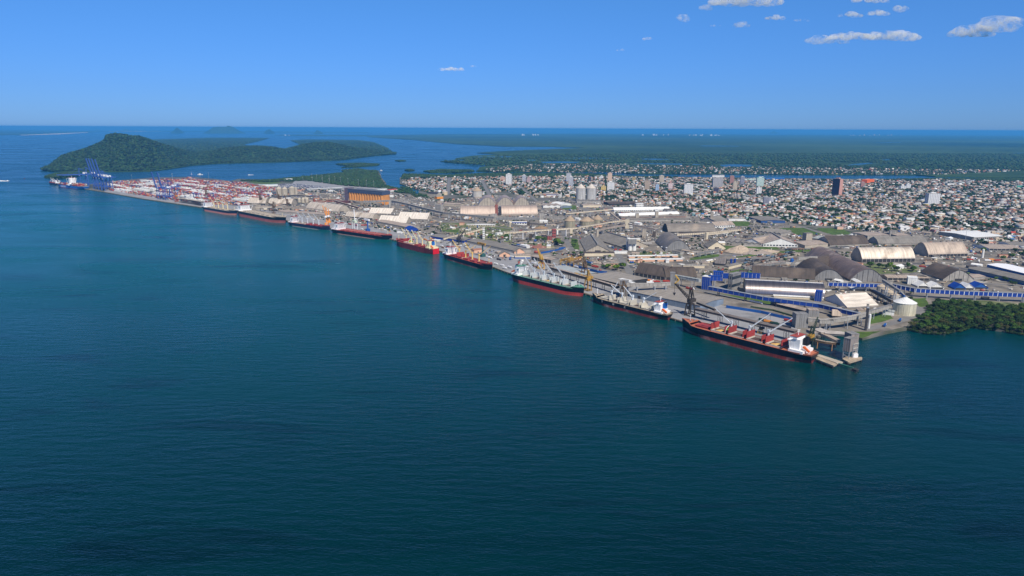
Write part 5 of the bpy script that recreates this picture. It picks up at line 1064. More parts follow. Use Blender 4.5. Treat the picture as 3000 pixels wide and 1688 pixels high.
jib_crane('dark upright loader behind the funnel of the nearest ship', P_('a',2020,1130), QY, R(45), R(62), 24, mat('dark_green_steel',(.03,.05,.035),.6,.1,.3,dirt=((.3,.2,.03),.2,.62)), 18, 12, LOADY, grab=False, name='ship_loader', s=.9)
for i,(x,y,tx,l) in enumerate([(245,675,.0,'front tall orange harbour crane by the ship under it'),(275,650,.0,'rear tall orange harbour crane')]):
    b = P_('g',x,y); t = thing('harbour_crane', l, 'crane', b, 0, 'tall orange harbour cranes'); H = hgt(b,'g',0,470+i*15)
    MB().box(-5,5,-5,5,0,6).build('chassis', ORAN, t); MB().cyl(0,0,6,H,2.2,1.5,n=10).build('tower', ORAN, t); MB().box(-3,3,-7,3,H*.45,H*.45+5).build('cab', SHW, t)
    m2 = MB(); m2.beam((0,0,H*.5),(-12,6,H*1.15),1.4); m2.beam((0,0,H),(-12,6,H*1.15),.5); m2.build('boom', ORAN, t)
b = P_('g',600,745); t = thing('harbour_crane','pale green and white harbour crane behind the craneless ship','crane',b,QY); 
for x in (-5,5):
    for y in (-5,5): MB().beam((x,y,0),(x,y,22),1.2).build('leg', SHW, t)
MB().box(-8,8,-5,5,22,29).build('machine_house', mat('pale_green_paint',(.5,.58,.45)), t); m2 = MB(); m2.beam((0,0,29),(-3,0,60),1.6); m2.beam((6,0,29),(26,6,40),1.2); m2.build('jib', SHW, t)
for i,(x,y,l) in enumerate([(758,755,'slim blue harbour crane behind the middle of the craneless ship'),(2190,1075,'tall dark teal harbour crane behind the ship with yellow cranes')]):
    b = P_('g',x,y); t = thing('harbour_crane', l, 'crane', b, QY); H = hgt(b,'g',0,[625,930][i]); m_ = [BLUED, mat('teal_steel',(.03,.10,.10))][i]
    MB().box(-5,5,-5,5,0,7).build('chassis', m_, t); MB().cyl(0,0,7,H,2,1.6,n=10).build('tower', m_, t)
    MB().box(-18,10,-2,2,H+.01,H+5).build('machine_house', [SHW,LOADY][i], t)
jib_crane('grimy brown crane with steep jib left of the peach buildings', P_('g',1900,925), QY, R(60), R(35), 30, STEELD, 12, 8, STEELD, name='grab_crane')
for i,(r_,x,y,l,col,el) in enumerate([('i',2150,1195,'red brown unloading crane at the left end of the dusty gantry row',0,R(35)),('h',545,640,'brown crane with a steep jib behind the ship with cream cranes',1,R(62)),('h',1560,850,'rusty brown loader above the high sided bulk carrier',1,R(20)),('h',1770,800,'rusty lattice loader left of the orange roof',1,R(70)),('h',1360,720,'dark loader mast before the tan barrel shed',1,R(75)),('h',1640,722,'dark elevator mast between the tan barrel sheds',1,R(80))]):
    jib_crane(l, P_(r_,x,y), QF, R(150), el, 30, [STEELR,LOADB][col], 20, 14, [ORAN,LOADB][col], grab=False, name='quay_crane')
gallery('row of dusty dark quay gantries at the left berth',[('h',150,640,12),('h',330,665,12),('h',480,690,12)],14,4,STEELD,WTAN,legm=STEELD,legstep=9,legw=1.2,name='gantry_row',cat='gantry')
for i,(x0,y0,x1,y1) in enumerate([(1030,705,1190,668),(1110,720,1300,660),(1195,730,1310,700),(1040,690,1150,720)]):
    a = G('c',x0,y0,GZ+9); b = G('c',x1,y1,GZ+11); t = thing('loader_frame',['long yellow lattice boom parked behind the quay office','second yellow lattice boom crossing the first','brown lattice frame at the right of the yellow booms','short yellow lattice frame left of the crossing booms'][i],'loader frame',(a.x,a.y,GZ),0,'parked yellow loader booms'); q = b-a; o_ = Vector((0,0,a.z-GZ)); m2 = MB()
    for k in (-1.5,1.5):
        m2.beam(o_+Vector((k,0,0)), o_+q+Vector((k,0,0)), .8); m2.beam(o_+Vector((k,0,3)), o_+q+Vector((k,0,3)), .8)
        for j in range(8): m2.beam(o_+q*(j/8)+Vector((k,0,0)), o_+q*((j+1)/8)+Vector((k,0,3)), .45)
    m2.build('lattice_boom', LOADY if i != 2 else LOADB, t)
    for e in (Vector((0,0,0)), q*.5, q): MB().beam((e.x,e.y,0), o_+e, .9).build('leg', LOADY, t)
# --- pier at the near right end
def pier(name, label, r_, pts, z, th, m):
    P = [G(r_,x,y,z) for x,y in pts]; o = P[0].copy(); o.z = 0; t = thing(name, label, 'pier', o)
    MB().prism([((p-o).x,(p-o).y) for p in P], z-th, z).build('deck', m, t)
    c = sum((p-o for p in P), Vector())/len(P); k = []
    n = len(P)
    for i in range(n):
        a, b = P[i]-o, P[(i+1)%n]-o; m_ = max(1,int((b-a).length/9))
        for j in range(m_): q = a.lerp(b,j/m_); q = q.lerp(c,.06); k.append((q.x,q.y,0))
    rep('pile', MB().cyl(0,0,-2,z-th-.01,.6,n=8), STEELD, t, k)
    return t
PIERM = mat('weathered_pier_deck',(.36,.29,.21),.9,0,.25,.2,.2)
pier('jetty','long plank coloured jetty beam beside the stern of the nearest ship','m',[(1010,965),(1060,945),(1560,1140),(1470,1192),(1000,1010)],4.5,2,PIERM)
pier('jetty','brown service jetty behind the plank coloured beam','m',[(1040,900),(1100,890),(1720,1090),(1690,1118),(1560,1120),(1030,930)],4.5,1.5,WTAN)
pier('jetty','square platform carrying the legged pier tower','m',[(1700,1010),(1790,950),(2225,960),(2230,1000),(1905,1095),(1850,1085)],4.5,2,PIERM)
pier('dolphin','small dark mooring dolphin at the tip of the jetty','m',[(1960,1270),(2010,1240),(2140,1280),(2080,1315)],3.5,2,WDARK)
gallery('thin green walkway out to the mooring dolphin',[('m',1570,1130,.4),('m',1990,1255,.4)],1.6,.5,mat('green_walkway',(.04,.14,.10)),MATS['green_walkway'],legm=STEELD,legstep=200,name='walkway',cat='walkway')
pt_ = block('pier_tower','boxy brown loading tower on tall open legs at the end of the pier','tower',('m',1690,985),('m',1865,1035),15,17,mat('pinkish_brown_cladding',(.26,.22,.20),.7,0,.15,.05,.3),WGREY,extras=('ribs','legs'),zb=10,lm='the legged pier tower')
m2 = MB()
for z in (-6,-2):
    m2.beam((.6,.6,z),(.6,14,z),.6); 
for x in (.6,):
    for z in (-6,-2): m2.beam((x,.6,z),(9,.6,z),.6)
m2.build('leg_brace', STEELG, pt_)
block('pier_tower','second taller box tower behind the first pier tower','tower',('m',1880,955),('m',2080,940),13,17,MATS['pinkish_brown_cladding'],WGREY,extras=('ribs','legs'),zb=13)
m_t = thing('stair_frame','white steel stair frame on the outer side of the pier tower','frame',G('m',1960,985,4.5))
for dx,dy in ((0,0),(9,6),(0,10),(9,16)): MB().beam((dx,dy,0),(dx,dy,18),.6).build('leg', STEELG, m_t)
m2 = MB()
for z in (6,12,18):
    m2.beam((0,0,z),(9,6,z),.8); m2.beam((9,6,z),(9,16,z),.8); m2.beam((0,10,z),(9,16,z),.8)
m2.build('landing', CONC, m_t); MB().box(2,8,1,6,0,5).build('cabin', SHW, m_t)
gallery('wide flat topped conveyor roof reaching the pier tower',[('m',1000,250,16),('m',1250,345,16),('m',1860,385,18)],14,2.5,WGREY,mat('pale_taupe_roof',(.42,.38,.34),.8),legm=STEELD,legstep=30)
gallery('brown inclined conveyor from the loader down to the pier',[('m',920,270,15),('m',1300,440,14),('m',1600,580,12)],7,3,WTAN,TANR,legm=LOADB,legstep=30)
gallery('low brown pipe bridge along the back of the jetty',[('m',870,520,9),('m',1250,600,9),('m',1620,640,9)],4,2.5,LOADB,TANR,legm=mat('rust_orange_leg',(.40,.20,.08)),legstep=22)
gallery('roofed gallery from the brown transfer tower out over the water',[('m',790,300,15),('m',1000,390,15)],6,4,WGREY,TANR,legm=STEELD,legstep=20)
QW = mat('quay_wall',(.30,.25,.19),.9,0,.3,.1,.3)
qp = [(238,551),(306,562),(420,582),(597,608),(694,622),(836,645),(968,668),(1146,700),(1290,735),(1449,783),(1494,800),(1712,858),(1965,930),(1998,940),(2300,1020)]
for a_, b_ in zip(qp, qp[1:]):
    A = G('p',*a_,GZ); B = G('p',*b_,GZ); d = (B-A).normalized(); s_ = Vector((d.y,-d.x,0)); m2 = MB(); m2.beam(A+s_*.8+Vector((0,0,-.3)), B+s_*.8+Vector((0,0,-.3)), 2.4, 1.6)
    n_ = int((B-A).length/12)
    for i in range(n_): q = A.lerp(B,(i+.5)/n_)+s_*1.6; m2.beam((q.x,q.y,-1),(q.x,q.y,2.2),1.0)
    tag(m2.build('quay', QW), 'fendered concrete quay edge', kind='structure')
# --- stockpiles
def heap(label, r_, x, y, w, h, m, name='stockpile'):
    b = G(r_,x,y,GZ); t = MB(); n = 22; vs = [(0,0,h)]; k = 5; rs = random.Random(int(x+y))
    for j in range(1,k+1):
        for i in range(n):
            a = 2*math.pi*i/n; f = j/k; vs.append((math.cos(a)*w/2*f*(1+rs.uniform(-.1,.1)), math.sin(a)*w*.42*f*(1+rs.uniform(-.1,.1)), h*(1-f)*rs.uniform(.85,1.1) if j<k else -.1))
    fs = [(0,1+i,1+(i+1)%n) for i in range(n)]
    for j in range(k-1): fs += [(1+j*n+i,1+(j+1)*n+i,1+(j+1)*n+(i+1)%n,1+j*n+(i+1)%n) for i in range(n)]
    o = t.add(vs,fs).build(name, m); o.location = b; tag(o, label, 'stockpile'); return o
PILE = mat('sandy_rubble',(.40,.32,.24),.95,0,.3,.2); 
heap('pointed sandy stockpile beside the small cream gabled shed','d',1140,755,75,16,PILE); heap('broad low rubble heap right of the pointed stockpile','d',1290,760,95,9,mat('grey_rubble',(.30,.25,.21),.95,0,.4,.3)); heap('low rubble heap at the right end of the grass','d',1480,752,60,5,PILE)
heap('brown earth heap in the port park','c',790,292,45,7,mat('brown_earth',(.26,.17,.10),.95,0,.3,.2)); heap('scrap metal heap behind the dark blue lettered wall','c',620,520,60,6,mat('scrap_metal',(.20,.12,.10),.7,.3,.7,.8)); heap('reddish scrap heap beside the first','c',760,530,50,5,mat('red_scrap',(.28,.13,.10),.7,.2,.7,.8))
MB_ = MB; 
# --- container yard
def in_poly(x, y, poly):
    c = False; n = len(poly); j = n-1
    for i in range(n):
        xi, yi = poly[i]; xj, yj = poly[j]
        if (yi > y) != (yj > y) and x < (xj-xi)*(y-yi)/(yj-yi)+xi: c = not c
        j = i
    return c
def numeric_mass(name, tv, tf, tfc, pos, rot, scl, cols, m, label, kind='stuff', ncol=None):
    """one mesh of many copies: tfc gives each template face the column of cols it is coloured by"""
    tv = np.array(tv, float); n = len(pos); nv = len(tv)
    c, s = np.cos(rot), np.sin(rot); v = tv[None]*scl[:,None,:]
    X = v[...,0]*c[:,None]-v[...,1]*s[:,None]+pos[:,0:1]; Y = v[...,0]*s[:,None]+v[...,1]*c[:,None]+pos[:,1:2]; Z = v[...,2]+pos[:,2:3]
    V = np.stack([X,Y,Z],-1).reshape(-1,3); k = len(tf[0]); T = np.array(tf)
    Fc = (T[None]+(np.arange(n)*nv)[:,None,None]).reshape(-1,k)
    me = bpy.data.meshes.new(name); me.vertices.add(len(V)); me.vertices.foreach_set('co', V.ravel()); me.loops.add(Fc.size); me.loops.foreach_set('vertex_index', Fc.ravel())
    me.polygons.add(len(Fc)); me.polygons.foreach_set('loop_start', np.arange(len(Fc))*k); me.polygons.foreach_set('loop_total', np.full(len(Fc),k))
    a = me.attributes.new('Col','FLOAT_COLOR','FACE'); cc = cols[:, np.array(tfc)].reshape(-1,3); cc = np.concatenate([cc, np.ones((len(cc),1))],1); a.data.foreach_set('color', cc.ravel().astype(np.float32))
    me.update(); me.validate(); me.materials.append(m); o = bpy.data.objects.new(name, me); C.objects.link(o); return tag(o, label, kind=kind)
ATT = mat('painted_steel_mix',(1,1,1),.6,0,.12,.3,attr=True)
yard = [G('p',x,y,GZ) for x,y in [(345,566),(420,577),(480,584),(560,594),(640,600),(700,600),(720,596),(790,576),(806,553),(745,537),(675,529),(566,518),(455,520),(380,526),(330,533),(312,545),(320,560)]]
yp = [(p.x,p.y) for p in yard]; o0 = G('p',600,606,GZ); ux = Vector((math.cos(QF),math.sin(QF),0)); uy = Vector((-ux.y,ux.x,0))
PAL = ['white','red','orange','blue','maroon','grey','tan','green']; cl = []
rs = np.random.default_rng(21)
for r1 in range(-110, 40):
    for c1 in range(0, 140):
        blk = c1 % 9
        if blk >= 6 or r1 % 12 == 0: continue
        p = o0 + ux*(r1*13.0) + uy*(28 + c1*4.2)
        if not in_poly(p.x,p.y,yp): continue
        key = (r1//12)*31+(c1//9)*7; rw = random.Random(key); white = rw.random() < .36; hmax = rw.choice([2,3,4,5]) if rw.random() > .08 else 0
        hmax = max(0, hmax - int(rs.integers(0,2)))
        for h in range(hmax): cl.append((p, h, 'white' if white and rs.random() < .92 else PAL[int(rs.choice(8, p=[.12,.26,.15,.13,.12,.08,.09,.05]))]))
pxs = [proj(p+Vector((0,0,3+h*2.6))) for p,h,_ in cl]
order = sorted(range(len(cl)), key=lambda i: (cl[i][0]-EYE).length)
near = order[:120]; rest = order[120:]
for i in near: p,h,c_ = cl[i]; container(c_, (p.x,p.y,GZ+.1+h*2.62), QF, group='containers stacked in the yard')
b8 = MB().box(0,12.2,0,2.44,0,2.6); 
cols = np.array([[CONT_C for CONT_C in [dict(red=(.42,.05,.04), orange=(.62,.17,.04), blue=(.02,.06,.22), white=(.74,.74,.71), maroon=(.22,.04,.05), grey=(.32,.33,.34), tan=(.55,.42,.25), green=(.05,.18,.11))[cl[i][2]]]] for i in rest])
numeric_mass('shipping_containers', b8.v, b8.f, [0]*6, np.array([[cl[i][0].x,cl[i][0].y,GZ+.1+cl[i][1]*2.62] for i in rest]), np.full(len(rest),QF), np.ones((len(rest),3)), cols, ATT, 'dense field of stacked coloured containers behind the quay')
landmark('the container field', G('p',560,560,GZ))
print('containers', len(cl))
# --- light masts
LM_ = [('g',60,115),('g',120,122),('g',190,132),('g',278,142),('g',348,152),('g',415,162),('g',512,178),('g',640,190),('g',740,205),('g',832,212),('h',575,330),('h',320,335),('h',28,350),('h',2000,400),('h',2140,400),('h',2290,410),('h',2395,420),('i',1480,880),('i',1895,860),('i',2090,850),('i',2380,830),('e',1470,285),('d',155,850),('d',215,860),('e',1825,860)]
mm = MB(); mm.beam((0,0,0),(0,0,1),.02); 
for i,(r_,x,y) in enumerate(LM_):
    b = G(r_,x,y,GZ); h_ = 32 if r_ in 'ghi' else 28; t = thing('light_mast', None, 'light mast', b, 0, 'tall light masts'); AUTO.append((t,'tall slender light mast',b))
    MB().cyl(0,0,0,h_,.55,.3,n=6).build('pole', STEELG, t); MB().cbox(0,0,h_+.4,3.2,3.2,.7).build('lamp_head', SHW, t)
# ================================================================ towers of the town
TW = {'white': mat('tower_white',(.72,.72,.70),.7,0,.05), 'peach': mat('tower_peach',(.62,.40,.30),.7,0,.06), 'navy': mat('tower_navy',(.03,.045,.13),.6,0,.1), 'pink': mat('tower_pink',(.45,.22,.20),.7,0,.06), 'grey': mat('tower_grey',(.40,.39,.39),.7,0,.06),
      'blue': mat('tower_light_blue',(.34,.46,.62),.7,0,.06), 'dark': mat('tower_dark',(.06,.05,.07),.6,0,.1), 'brown': mat('tower_brown',(.20,.13,.10),.7,0,.08), 'beige': mat('tower_beige',(.52,.44,.33),.7,0,.06), 'violet': mat('tower_violet_brown',(.50,.27,.22),.7,0,.06), 'green': mat('tower_green_roof',(.06,.28,.22),.6,0,.06), 'yellow': mat('tower_yellow',(.65,.48,.16),.7,0,.06)}
GL2 = mat('tower_window',(.05,.065,.09),.3,0,.1)
for a_ in [('j',345,422,440,302,'white','grey','bands','tall white apartment tower at the left end of the town'),('j',275,345,382,338,'peach','beige','bands','low wide peach block beside the tall white tower'),('j',548,602,408,315,'white','navy','stripes','slim navy and white tower left of the peach one'),
    ('j',610,660,418,348,'pink','grey','stripes','small reddish tower right of the navy and white one'),('j',1100,1165,402,292,'grey','blue','bands','grey tower rising behind the blue and white one'),('j',1128,1190,458,332,'white','navy','stripes','blue and white tower left of the tall grain silos'),
    ('j',1385,1410,398,332,'dark','navy','bands','thin dark tower above the right grain silo'),('j',1525,1565,368,322,'white','grey','bands','small white tower left of the tall peach tower'),('j',1618,1675,402,288,'peach','beige','stripes','tall plain peach tower with an antenna top'),
    ('j',1610,1705,512,402,'white','grey','bands','broad white apartment tower in front of the peach one'),('j',1535,1600,512,452,'yellow','peach','bands','short yellowish block beside the broad white tower'),('j',1925,1970,398,335,'dark','yellow','stripes','dark and cream tower near the river'),
    ('j',2078,2145,492,378,'brown','beige','stripes','brown striped tower in the town centre'),('j',2215,2262,516,432,'blue','white','bands','pale blue tower right of the brown striped one'),('j',2262,2325,412,322,'beige','pink','bands','beige tower with a stepped top near the river'),
    ('j',2375,2430,502,412,'pink','white','stripes','pinkish white tower left of the blue striped one'),('k',12,130,556,428,'white','navy','bands','white and blue grid tower in the town centre'),('k',370,500,476,348,'grey','white','bands','widest grey white tower of the town'),
    ('k',385,450,536,472,'dark','navy','bands','short dark block in front of the widest tower'),('k',585,640,424,322,'brown','pink','stripes','brown tower right of the widest tower'),('k',625,680,502,402,'beige','grey','bands','beige tower in front of the brown one'),
    ('k',715,768,448,332,'grey','navy','stripes','grey green tower near the river bank'),('k',918,1012,468,345,'white','green','stripes','white and green tower with a green cap'),('k',918,985,562,468,'white','white','bands','plain white tower in front of the green capped one'),
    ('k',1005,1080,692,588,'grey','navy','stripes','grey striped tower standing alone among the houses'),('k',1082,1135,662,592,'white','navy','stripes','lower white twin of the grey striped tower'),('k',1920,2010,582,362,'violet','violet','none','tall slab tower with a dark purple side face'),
    ('k',2220,2266,478,402,'pink','brown','stripes','small red brown tower by the orange building'),('e',1352,1500,432,288,'white','navy','bands','white banded tower with dark flanks at the right'),('e',1082,1140,238,168,'white','navy','bands','white and blue tower at the far right of the town'),
    ('e',1015,1080,242,192,'white','grey','bands','lower white block beside the far right tower')]:
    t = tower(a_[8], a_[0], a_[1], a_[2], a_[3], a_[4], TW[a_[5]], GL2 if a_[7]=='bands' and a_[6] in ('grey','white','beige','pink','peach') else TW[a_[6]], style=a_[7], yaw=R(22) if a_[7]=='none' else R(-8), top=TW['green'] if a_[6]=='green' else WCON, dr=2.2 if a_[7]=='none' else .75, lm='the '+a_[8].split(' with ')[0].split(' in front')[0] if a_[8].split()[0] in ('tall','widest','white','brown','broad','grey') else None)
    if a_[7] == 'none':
        for c in t.children: pass
        bb = [v.co for v in t.children[0].data.vertices]; x0_, x1_, y1_, z1_ = min(v.x for v in bb), max(v.x for v in bb), max(v.y for v in bb), max(v.z for v in bb); MB().box(x0_-.4, x0_-.02, .5, y1_-.5, 1, z1_-1).build('shaded_side_cladding', mat('shaded_violet_cladding',(.07,.035,.06),.6,0,.1), t); MB().box(x0_+2, x1_-2, -.4, -.02, z1_*.05, z1_*.08).build('entrance_band', TW['dark'], t)  # dark cladding on the left face, its shade put into the violet colour
block('mall','large pale office block with a row of arches by the river','building',('k',370,345),('k',520,345),16,16,TW['white'],WCON,win=2,lm='the riverside office block')
block('mall','long blue riverside hall with a green end','building',('k',1040,378),('k',1270,372),22,11,BLUED,mat('blue_roof',(.05,.20,.45),.5))
block('mall','long pale green riverside hall','building',('k',770,385),('k',930,380),20,11,mat('pale_green_wall',(.42,.55,.48)),TEALR)
block('store','bright orange and red department store','building',('k',2300,425),('k',2390,415),30,22,mat('orange_red_wall',(.75,.14,.03)),MATS['orange_red_wall'])
for i,(r_,x0,x1,y,h_,m_,l) in enumerate([('e',440,525,172,12,'white','white hall left of the orange department store'),('e',205,265,612,9,'yellow','yellow workshop on the road to the town'),('e',268,335,612,8,'pink','red workshop beside the yellow one'),('e',1085,1190,640,13,'white','white and red store in the right part of the town'),('e',1440,1700,770,7,'pink','magenta and orange fence like store near the white warehouse'),
    ('e',850,945,675,9,'peach','orange petrol station like building among cars'),('e',680,950,515,7,'white','long white building with arched openings'),('e',1600,1700,190,12,'white','white factory at the far edge of the town'),('e',2440,2560,210,10,'green','green roofed hall at the far right edge'),('e',225,300,735,8,'peach','orange roofed house on the green field'),
    ('d',1000,1210,372,6,'white','long white wall building behind the bright green field'),('e',485,735,625,7,'beige','long beige shed near the road'),('j',1850,1935,520,9,'yellow','yellow building right of the broad white tower'),('j',365,470,492,7,'white','white building with a blue stripe left of the port road')]):
    block('town_building', l, 'building', (r_,x0,y), (r_,x1,y), 18, h_, TW[m_], WCON, group='larger low buildings of the town')
# ================================================================ houses
def tri(faces):
    o = []
    for f in faces:
        for i in range(1,len(f)-1): o.append((f[0],f[i],f[i+1]))
    return o
def house_t(kind):
    V = [(-.5,-.5,0),(.5,-.5,0),(.5,.5,0),(-.5,.5,0),(-.5,-.5,1),(.5,-.5,1),(.5,.5,1),(-.5,.5,1)]; W = [(0,1,5,4),(1,2,6,5),(2,3,7,6),(3,0,4,7)]
    if kind == 'gable':
        n = 8; e = .56; V += [(-e,-e,.95),(e,-e,.95),(e,e,.95),(-e,e,.95),(-e,0,1.55),(e,0,1.55)]; Rf = [(n,n+1,n+5,n+4),(n+2,n+3,n+4,n+5),(n+1,n+2,n+5),(n+3,n,n+4)]
    elif kind == 'hip':
        n = 8; e = .57; V += [(-e,-e,.95),(e,-e,.95),(e,e,.95),(-e,e,.95),(-.2,0,1.5),(.2,0,1.5)]; Rf = [(n,n+1,n+5,n+4),(n+2,n+3,n+4,n+5),(n+1,n+2,n+5),(n+3,n,n+4)]
    else:
        n = 8; e = .52; V += [(-e,-e,.97),(e,-e,.97),(e,e,.97),(-e,e,.97),(-e,-e,1.1),(e,-e,1.1),(e,e,1.1),(-e,e,1.1)]; Rf = [(n,n+1,n+5,n+4),(n+1,n+2,n+6,n+5),(n+2,n+3,n+7,n+6),(n+3,n,n+4,n+7),(n+4,n+5,n+6,n+7)]
    Wt = tri(W); Rt = tri(Rf); return V, Wt, Rt
RC = {'terracotta':(.33,.15,.09),'brown':(.20,.11,.08),'grey':(.27,.26,.25),'white':(.70,.70,.69),'pale grey':(.48,.47,.45),'tan':(.40,.33,.25),'red':(.38,.06,.04),'blue':(.06,.16,.36),'dark':(.09,.085,.085),'salmon':(.50,.26,.19)}
RN = list(RC); RP = np.array([.15,.14,.18,.09,.12,.17,.01,.012,.06,.07]); RP /= RP.sum()
WC = {'white':(.72,.72,.70),'cream':(.62,.54,.40),'yellow':(.66,.48,.16),'pink':(.58,.34,.30),'aqua':(.32,.55,.52),'grey':(.42,.41,.40),'peach':(.62,.42,.28)}
WN = list(WC); WP = np.array([.34,.24,.08,.08,.03,.12,.11]); WP /= WP.sum()
def occupied_mask(P):
    m = np.zeros(len(P), bool)
    for ax, ay, c, s, L, D, pad in FOOT:
        dx, dy = P[:,0]-ax, P[:,1]-ay; u = dx*c+dy*s; v = -dx*s+dy*c
        m |= (u > -pad-4) & (u < L+pad+4) & (v > -pad-4) & (v < D+pad+4)
    return m
def poly_mask(P, poly):
    x, y = P[:,0], P[:,1]; c = np.zeros(len(P), bool); n = len(poly); j = n-1
    for i in range(n):
        xi, yi = poly[i][0], poly[i][1]; xj, yj = poly[j][0], poly[j][1]
        if yi != yj: c ^= ((yi > y) != (yj > y)) & (x < (xj-xi)*(y-yi)/(yj-yi)+xi)
        j = i
    return c
roadseg = []
for pts_, wd in ROADS:
    P = [pt(p) for p in pts_]
    for a, b in zip(P, P[1:]): roadseg.append((a.x,a.y,b.x,b.y,wd/2+7))
def road_mask(P):
    m = np.zeros(len(P), bool)
    for ax,ay,bx,by,w_ in roadseg:
        dx,dy = bx-ax, by-ay; L2 = dx*dx+dy*dy; t = np.clip(((P[:,0]-ax)*dx+(P[:,1]-ay)*dy)/L2,0,1); m |= np.hypot(P[:,0]-ax-t*dx, P[:,1]-ay-t*dy) < w_
    return m
cityp = [G('p',x,y,GZ) for x,y in [(1178,532),(1215,521),(1330,521),(1700,518),(2000,523),(2500,529),(2750,529),(3000,534),(3300,545),(3300,800),(3010,765),(2935,725),(2800,700),(2700,672),(2560,682),(2500,672),(2300,652),(2160,648),(2050,640),(1960,606),(1880,592),(1760,588),(1600,578),(1545,582),(1480,560),(1400,575),(1330,572),(1240,560),(1195,548)]]
northp = [G('p',x,y,6) for x,y in [(1412,500),(1440,493),(1560,484),(1700,480),(1860,484),(2100,490),(2480,494),(2700,496),(3000,500),(2760,512),(2640,511),(2480,511),(2200,509),(1850,508),(1560,503),(1430,503)]]
xs_ = [p.x for p in cityp]; ys_ = [p.y for p in cityp]
rs = np.random.default_rng(77)
CA = R(-7)
def scatter_houses(poly, z, keep, bx=96, by=62):
    xs_ = [p.x for p in poly]; ys_ = [p.y for p in poly]; cx, cy = (min(xs_)+max(xs_))/2, (min(ys_)+max(ys_))/2; Rr = math.hypot(max(xs_)-min(xs_), max(ys_)-min(ys_))/2
    u = np.arange(-Rr, Rr, 10.6); v = np.arange(-Rr, Rr, 12.0); U, V = np.meshgrid(u, v); U = U.ravel(); V = V.ravel()
    fu = (U % bx)/bx; fv = (V % by)/by; ok = (fu > .10) & (fv > .16); U, V = U[ok], V[ok]
    U = U + rs.uniform(-2.4,2.4,len(U)); V = V + rs.uniform(-2.2,2.2,len(V))
    c, s = math.cos(CA), math.sin(CA); P = np.stack([cx+U*c-V*s, cy+U*s+V*c], 1)
    # districts turned a little
    P = P[poly_mask(P, poly)]
    nz = np.sin(P[:,0]*.011+1.3)*np.sin(P[:,1]*.008+.4)+.6*np.sin(P[:,0]*.031+P[:,1]*.021)
    P = P[(rs.random(len(P)) < keep) & (nz < 1.05)]
    P = P[~occupied_mask(P) & ~road_mask(P)]
    n = len(P); L = rs.uniform(7,11.5,n); D = rs.uniform(6.5,10,n); H = rs.uniform(3,4.2,n)
    two = rs.random(n) < .22; H[two] *= 1.9; big = rs.random(n) < .035; L[big] *= 2.4; D[big] *= 1.7; H[big] = rs.uniform(6,11,big.sum())
    ty = rs.choice(3, n, p=[.45,.2,.35]); ty[big] = 2
    ri = rs.choice(len(RN), n, p=RP); wi = rs.choice(len(WN), n, p=WP); ri[ty==2] = rs.choice([2,3,4,8,5], (ty==2).sum(), p=[.28,.37,.2,.1,.05])
    rot = CA + rs.choice([0, math.pi/2], n) + rs.uniform(-.04,.04,n)
    return P, np.stack([L,D,H],1), ty, ri, wi, rot, np.full(n, z)
h1 = scatter_houses(cityp, GZ, .72); h2 = scatter_houses(northp, 6, .20, 120, 80)
HP, HS, HT, HR, HW, HROT, HZ = [np.concatenate([a,b]) for a,b in zip(h1,h2)]
dist = np.hypot(HP[:,0], HP[:,1]); inview = np.array([0 < proj((p[0],p[1],4))[0] < 3000 for p in HP])
big_sc = HS[:,0]*HS[:,2]/dist*inview; idx = np.argsort(-(1/dist*inview)); near_i = set(idx[:290].tolist())
rest_i = np.array([i for i in range(len(HP)) if i not in near_i])
print('houses', len(HP))
HM = mat('town_house_paint',(1,1,1),.85,0,.10,.2,attr=True)
rc = np.array([RC[k] for k in RN]); wc = np.array([WC[k] for k in WN])
for ki, kn in enumerate(['gable','hip','flat']):
    V, Wt, Rt = house_t(kn); sel = rest_i[HT[rest_i]==ki]
    j = rs.uniform(.55,1.1,(len(sel),1)); cols = np.stack([wc[HW[sel]]*j, rc[HR[sel]]*j], 1)
    numeric_mass('houses', V, Wt+Rt, [0]*len(Wt)+[1]*len(Rt), np.column_stack([HP[sel], HZ[sel]]), HROT[sel], HS[sel], cols, HM, 'dense mass of small town houses, '+['gabled','hip roofed','flat roofed'][ki])
HWM = {k: mat('house_wall_'+k, c, .85, 0, .08, .3) for k, c in WC.items()}; HRM = {k: mat('house_roof_'+k.replace(' ','_'), c, .85, 0, .15, .3) for k, c in RC.items()}
HME = {}
def mesh_of(nm, V, F, m):
    me = bpy.data.meshes.new(nm); me.from_pydata(V, [], F); me.materials.append(m); return me
for i in sorted(near_i):
    kn = ['gable','hip','flat'][HT[i]]; rn, wn = RN[HR[i]], WN[HW[i]]; V, Wt, Rt = house_t(kn)
    t = thing('house', None, 'house', (HP[i,0],HP[i,1],HZ[i]), HROT[i], 'small houses of the town'); t.scale = tuple(HS[i])
    AUTO.append((t, ('tall ' if HS[i,2] > 6 else '') + wn + ' house with ' + rn + (' flat roof' if kn=='flat' else ' hip roof' if kn=='hip' else ' gable roof'), Vector((HP[i,0],HP[i,1],0))))
    for nm, Fa, m_ in (('wall', Wt, HWM[wn]), ('roof', Rt, HRM[rn])):
        k_ = (nm, kn, m_.name)
        if k_ not in HME: HME[k_] = mesh_of(nm, V, Fa, m_)
        o = bpy.data.objects.new(nm, HME[k_]); C.objects.link(o); o.parent = t
    if 'win' not in HME: HME['win'] = mesh_of('window', *(lambda b: (b.v, b.f))(MB().box(-.12,.12,-.515,-.49,.35,.7)), GLASS)
    o = bpy.data.objects.new('window', HME['win']); C.objects.link(o); o.parent = t
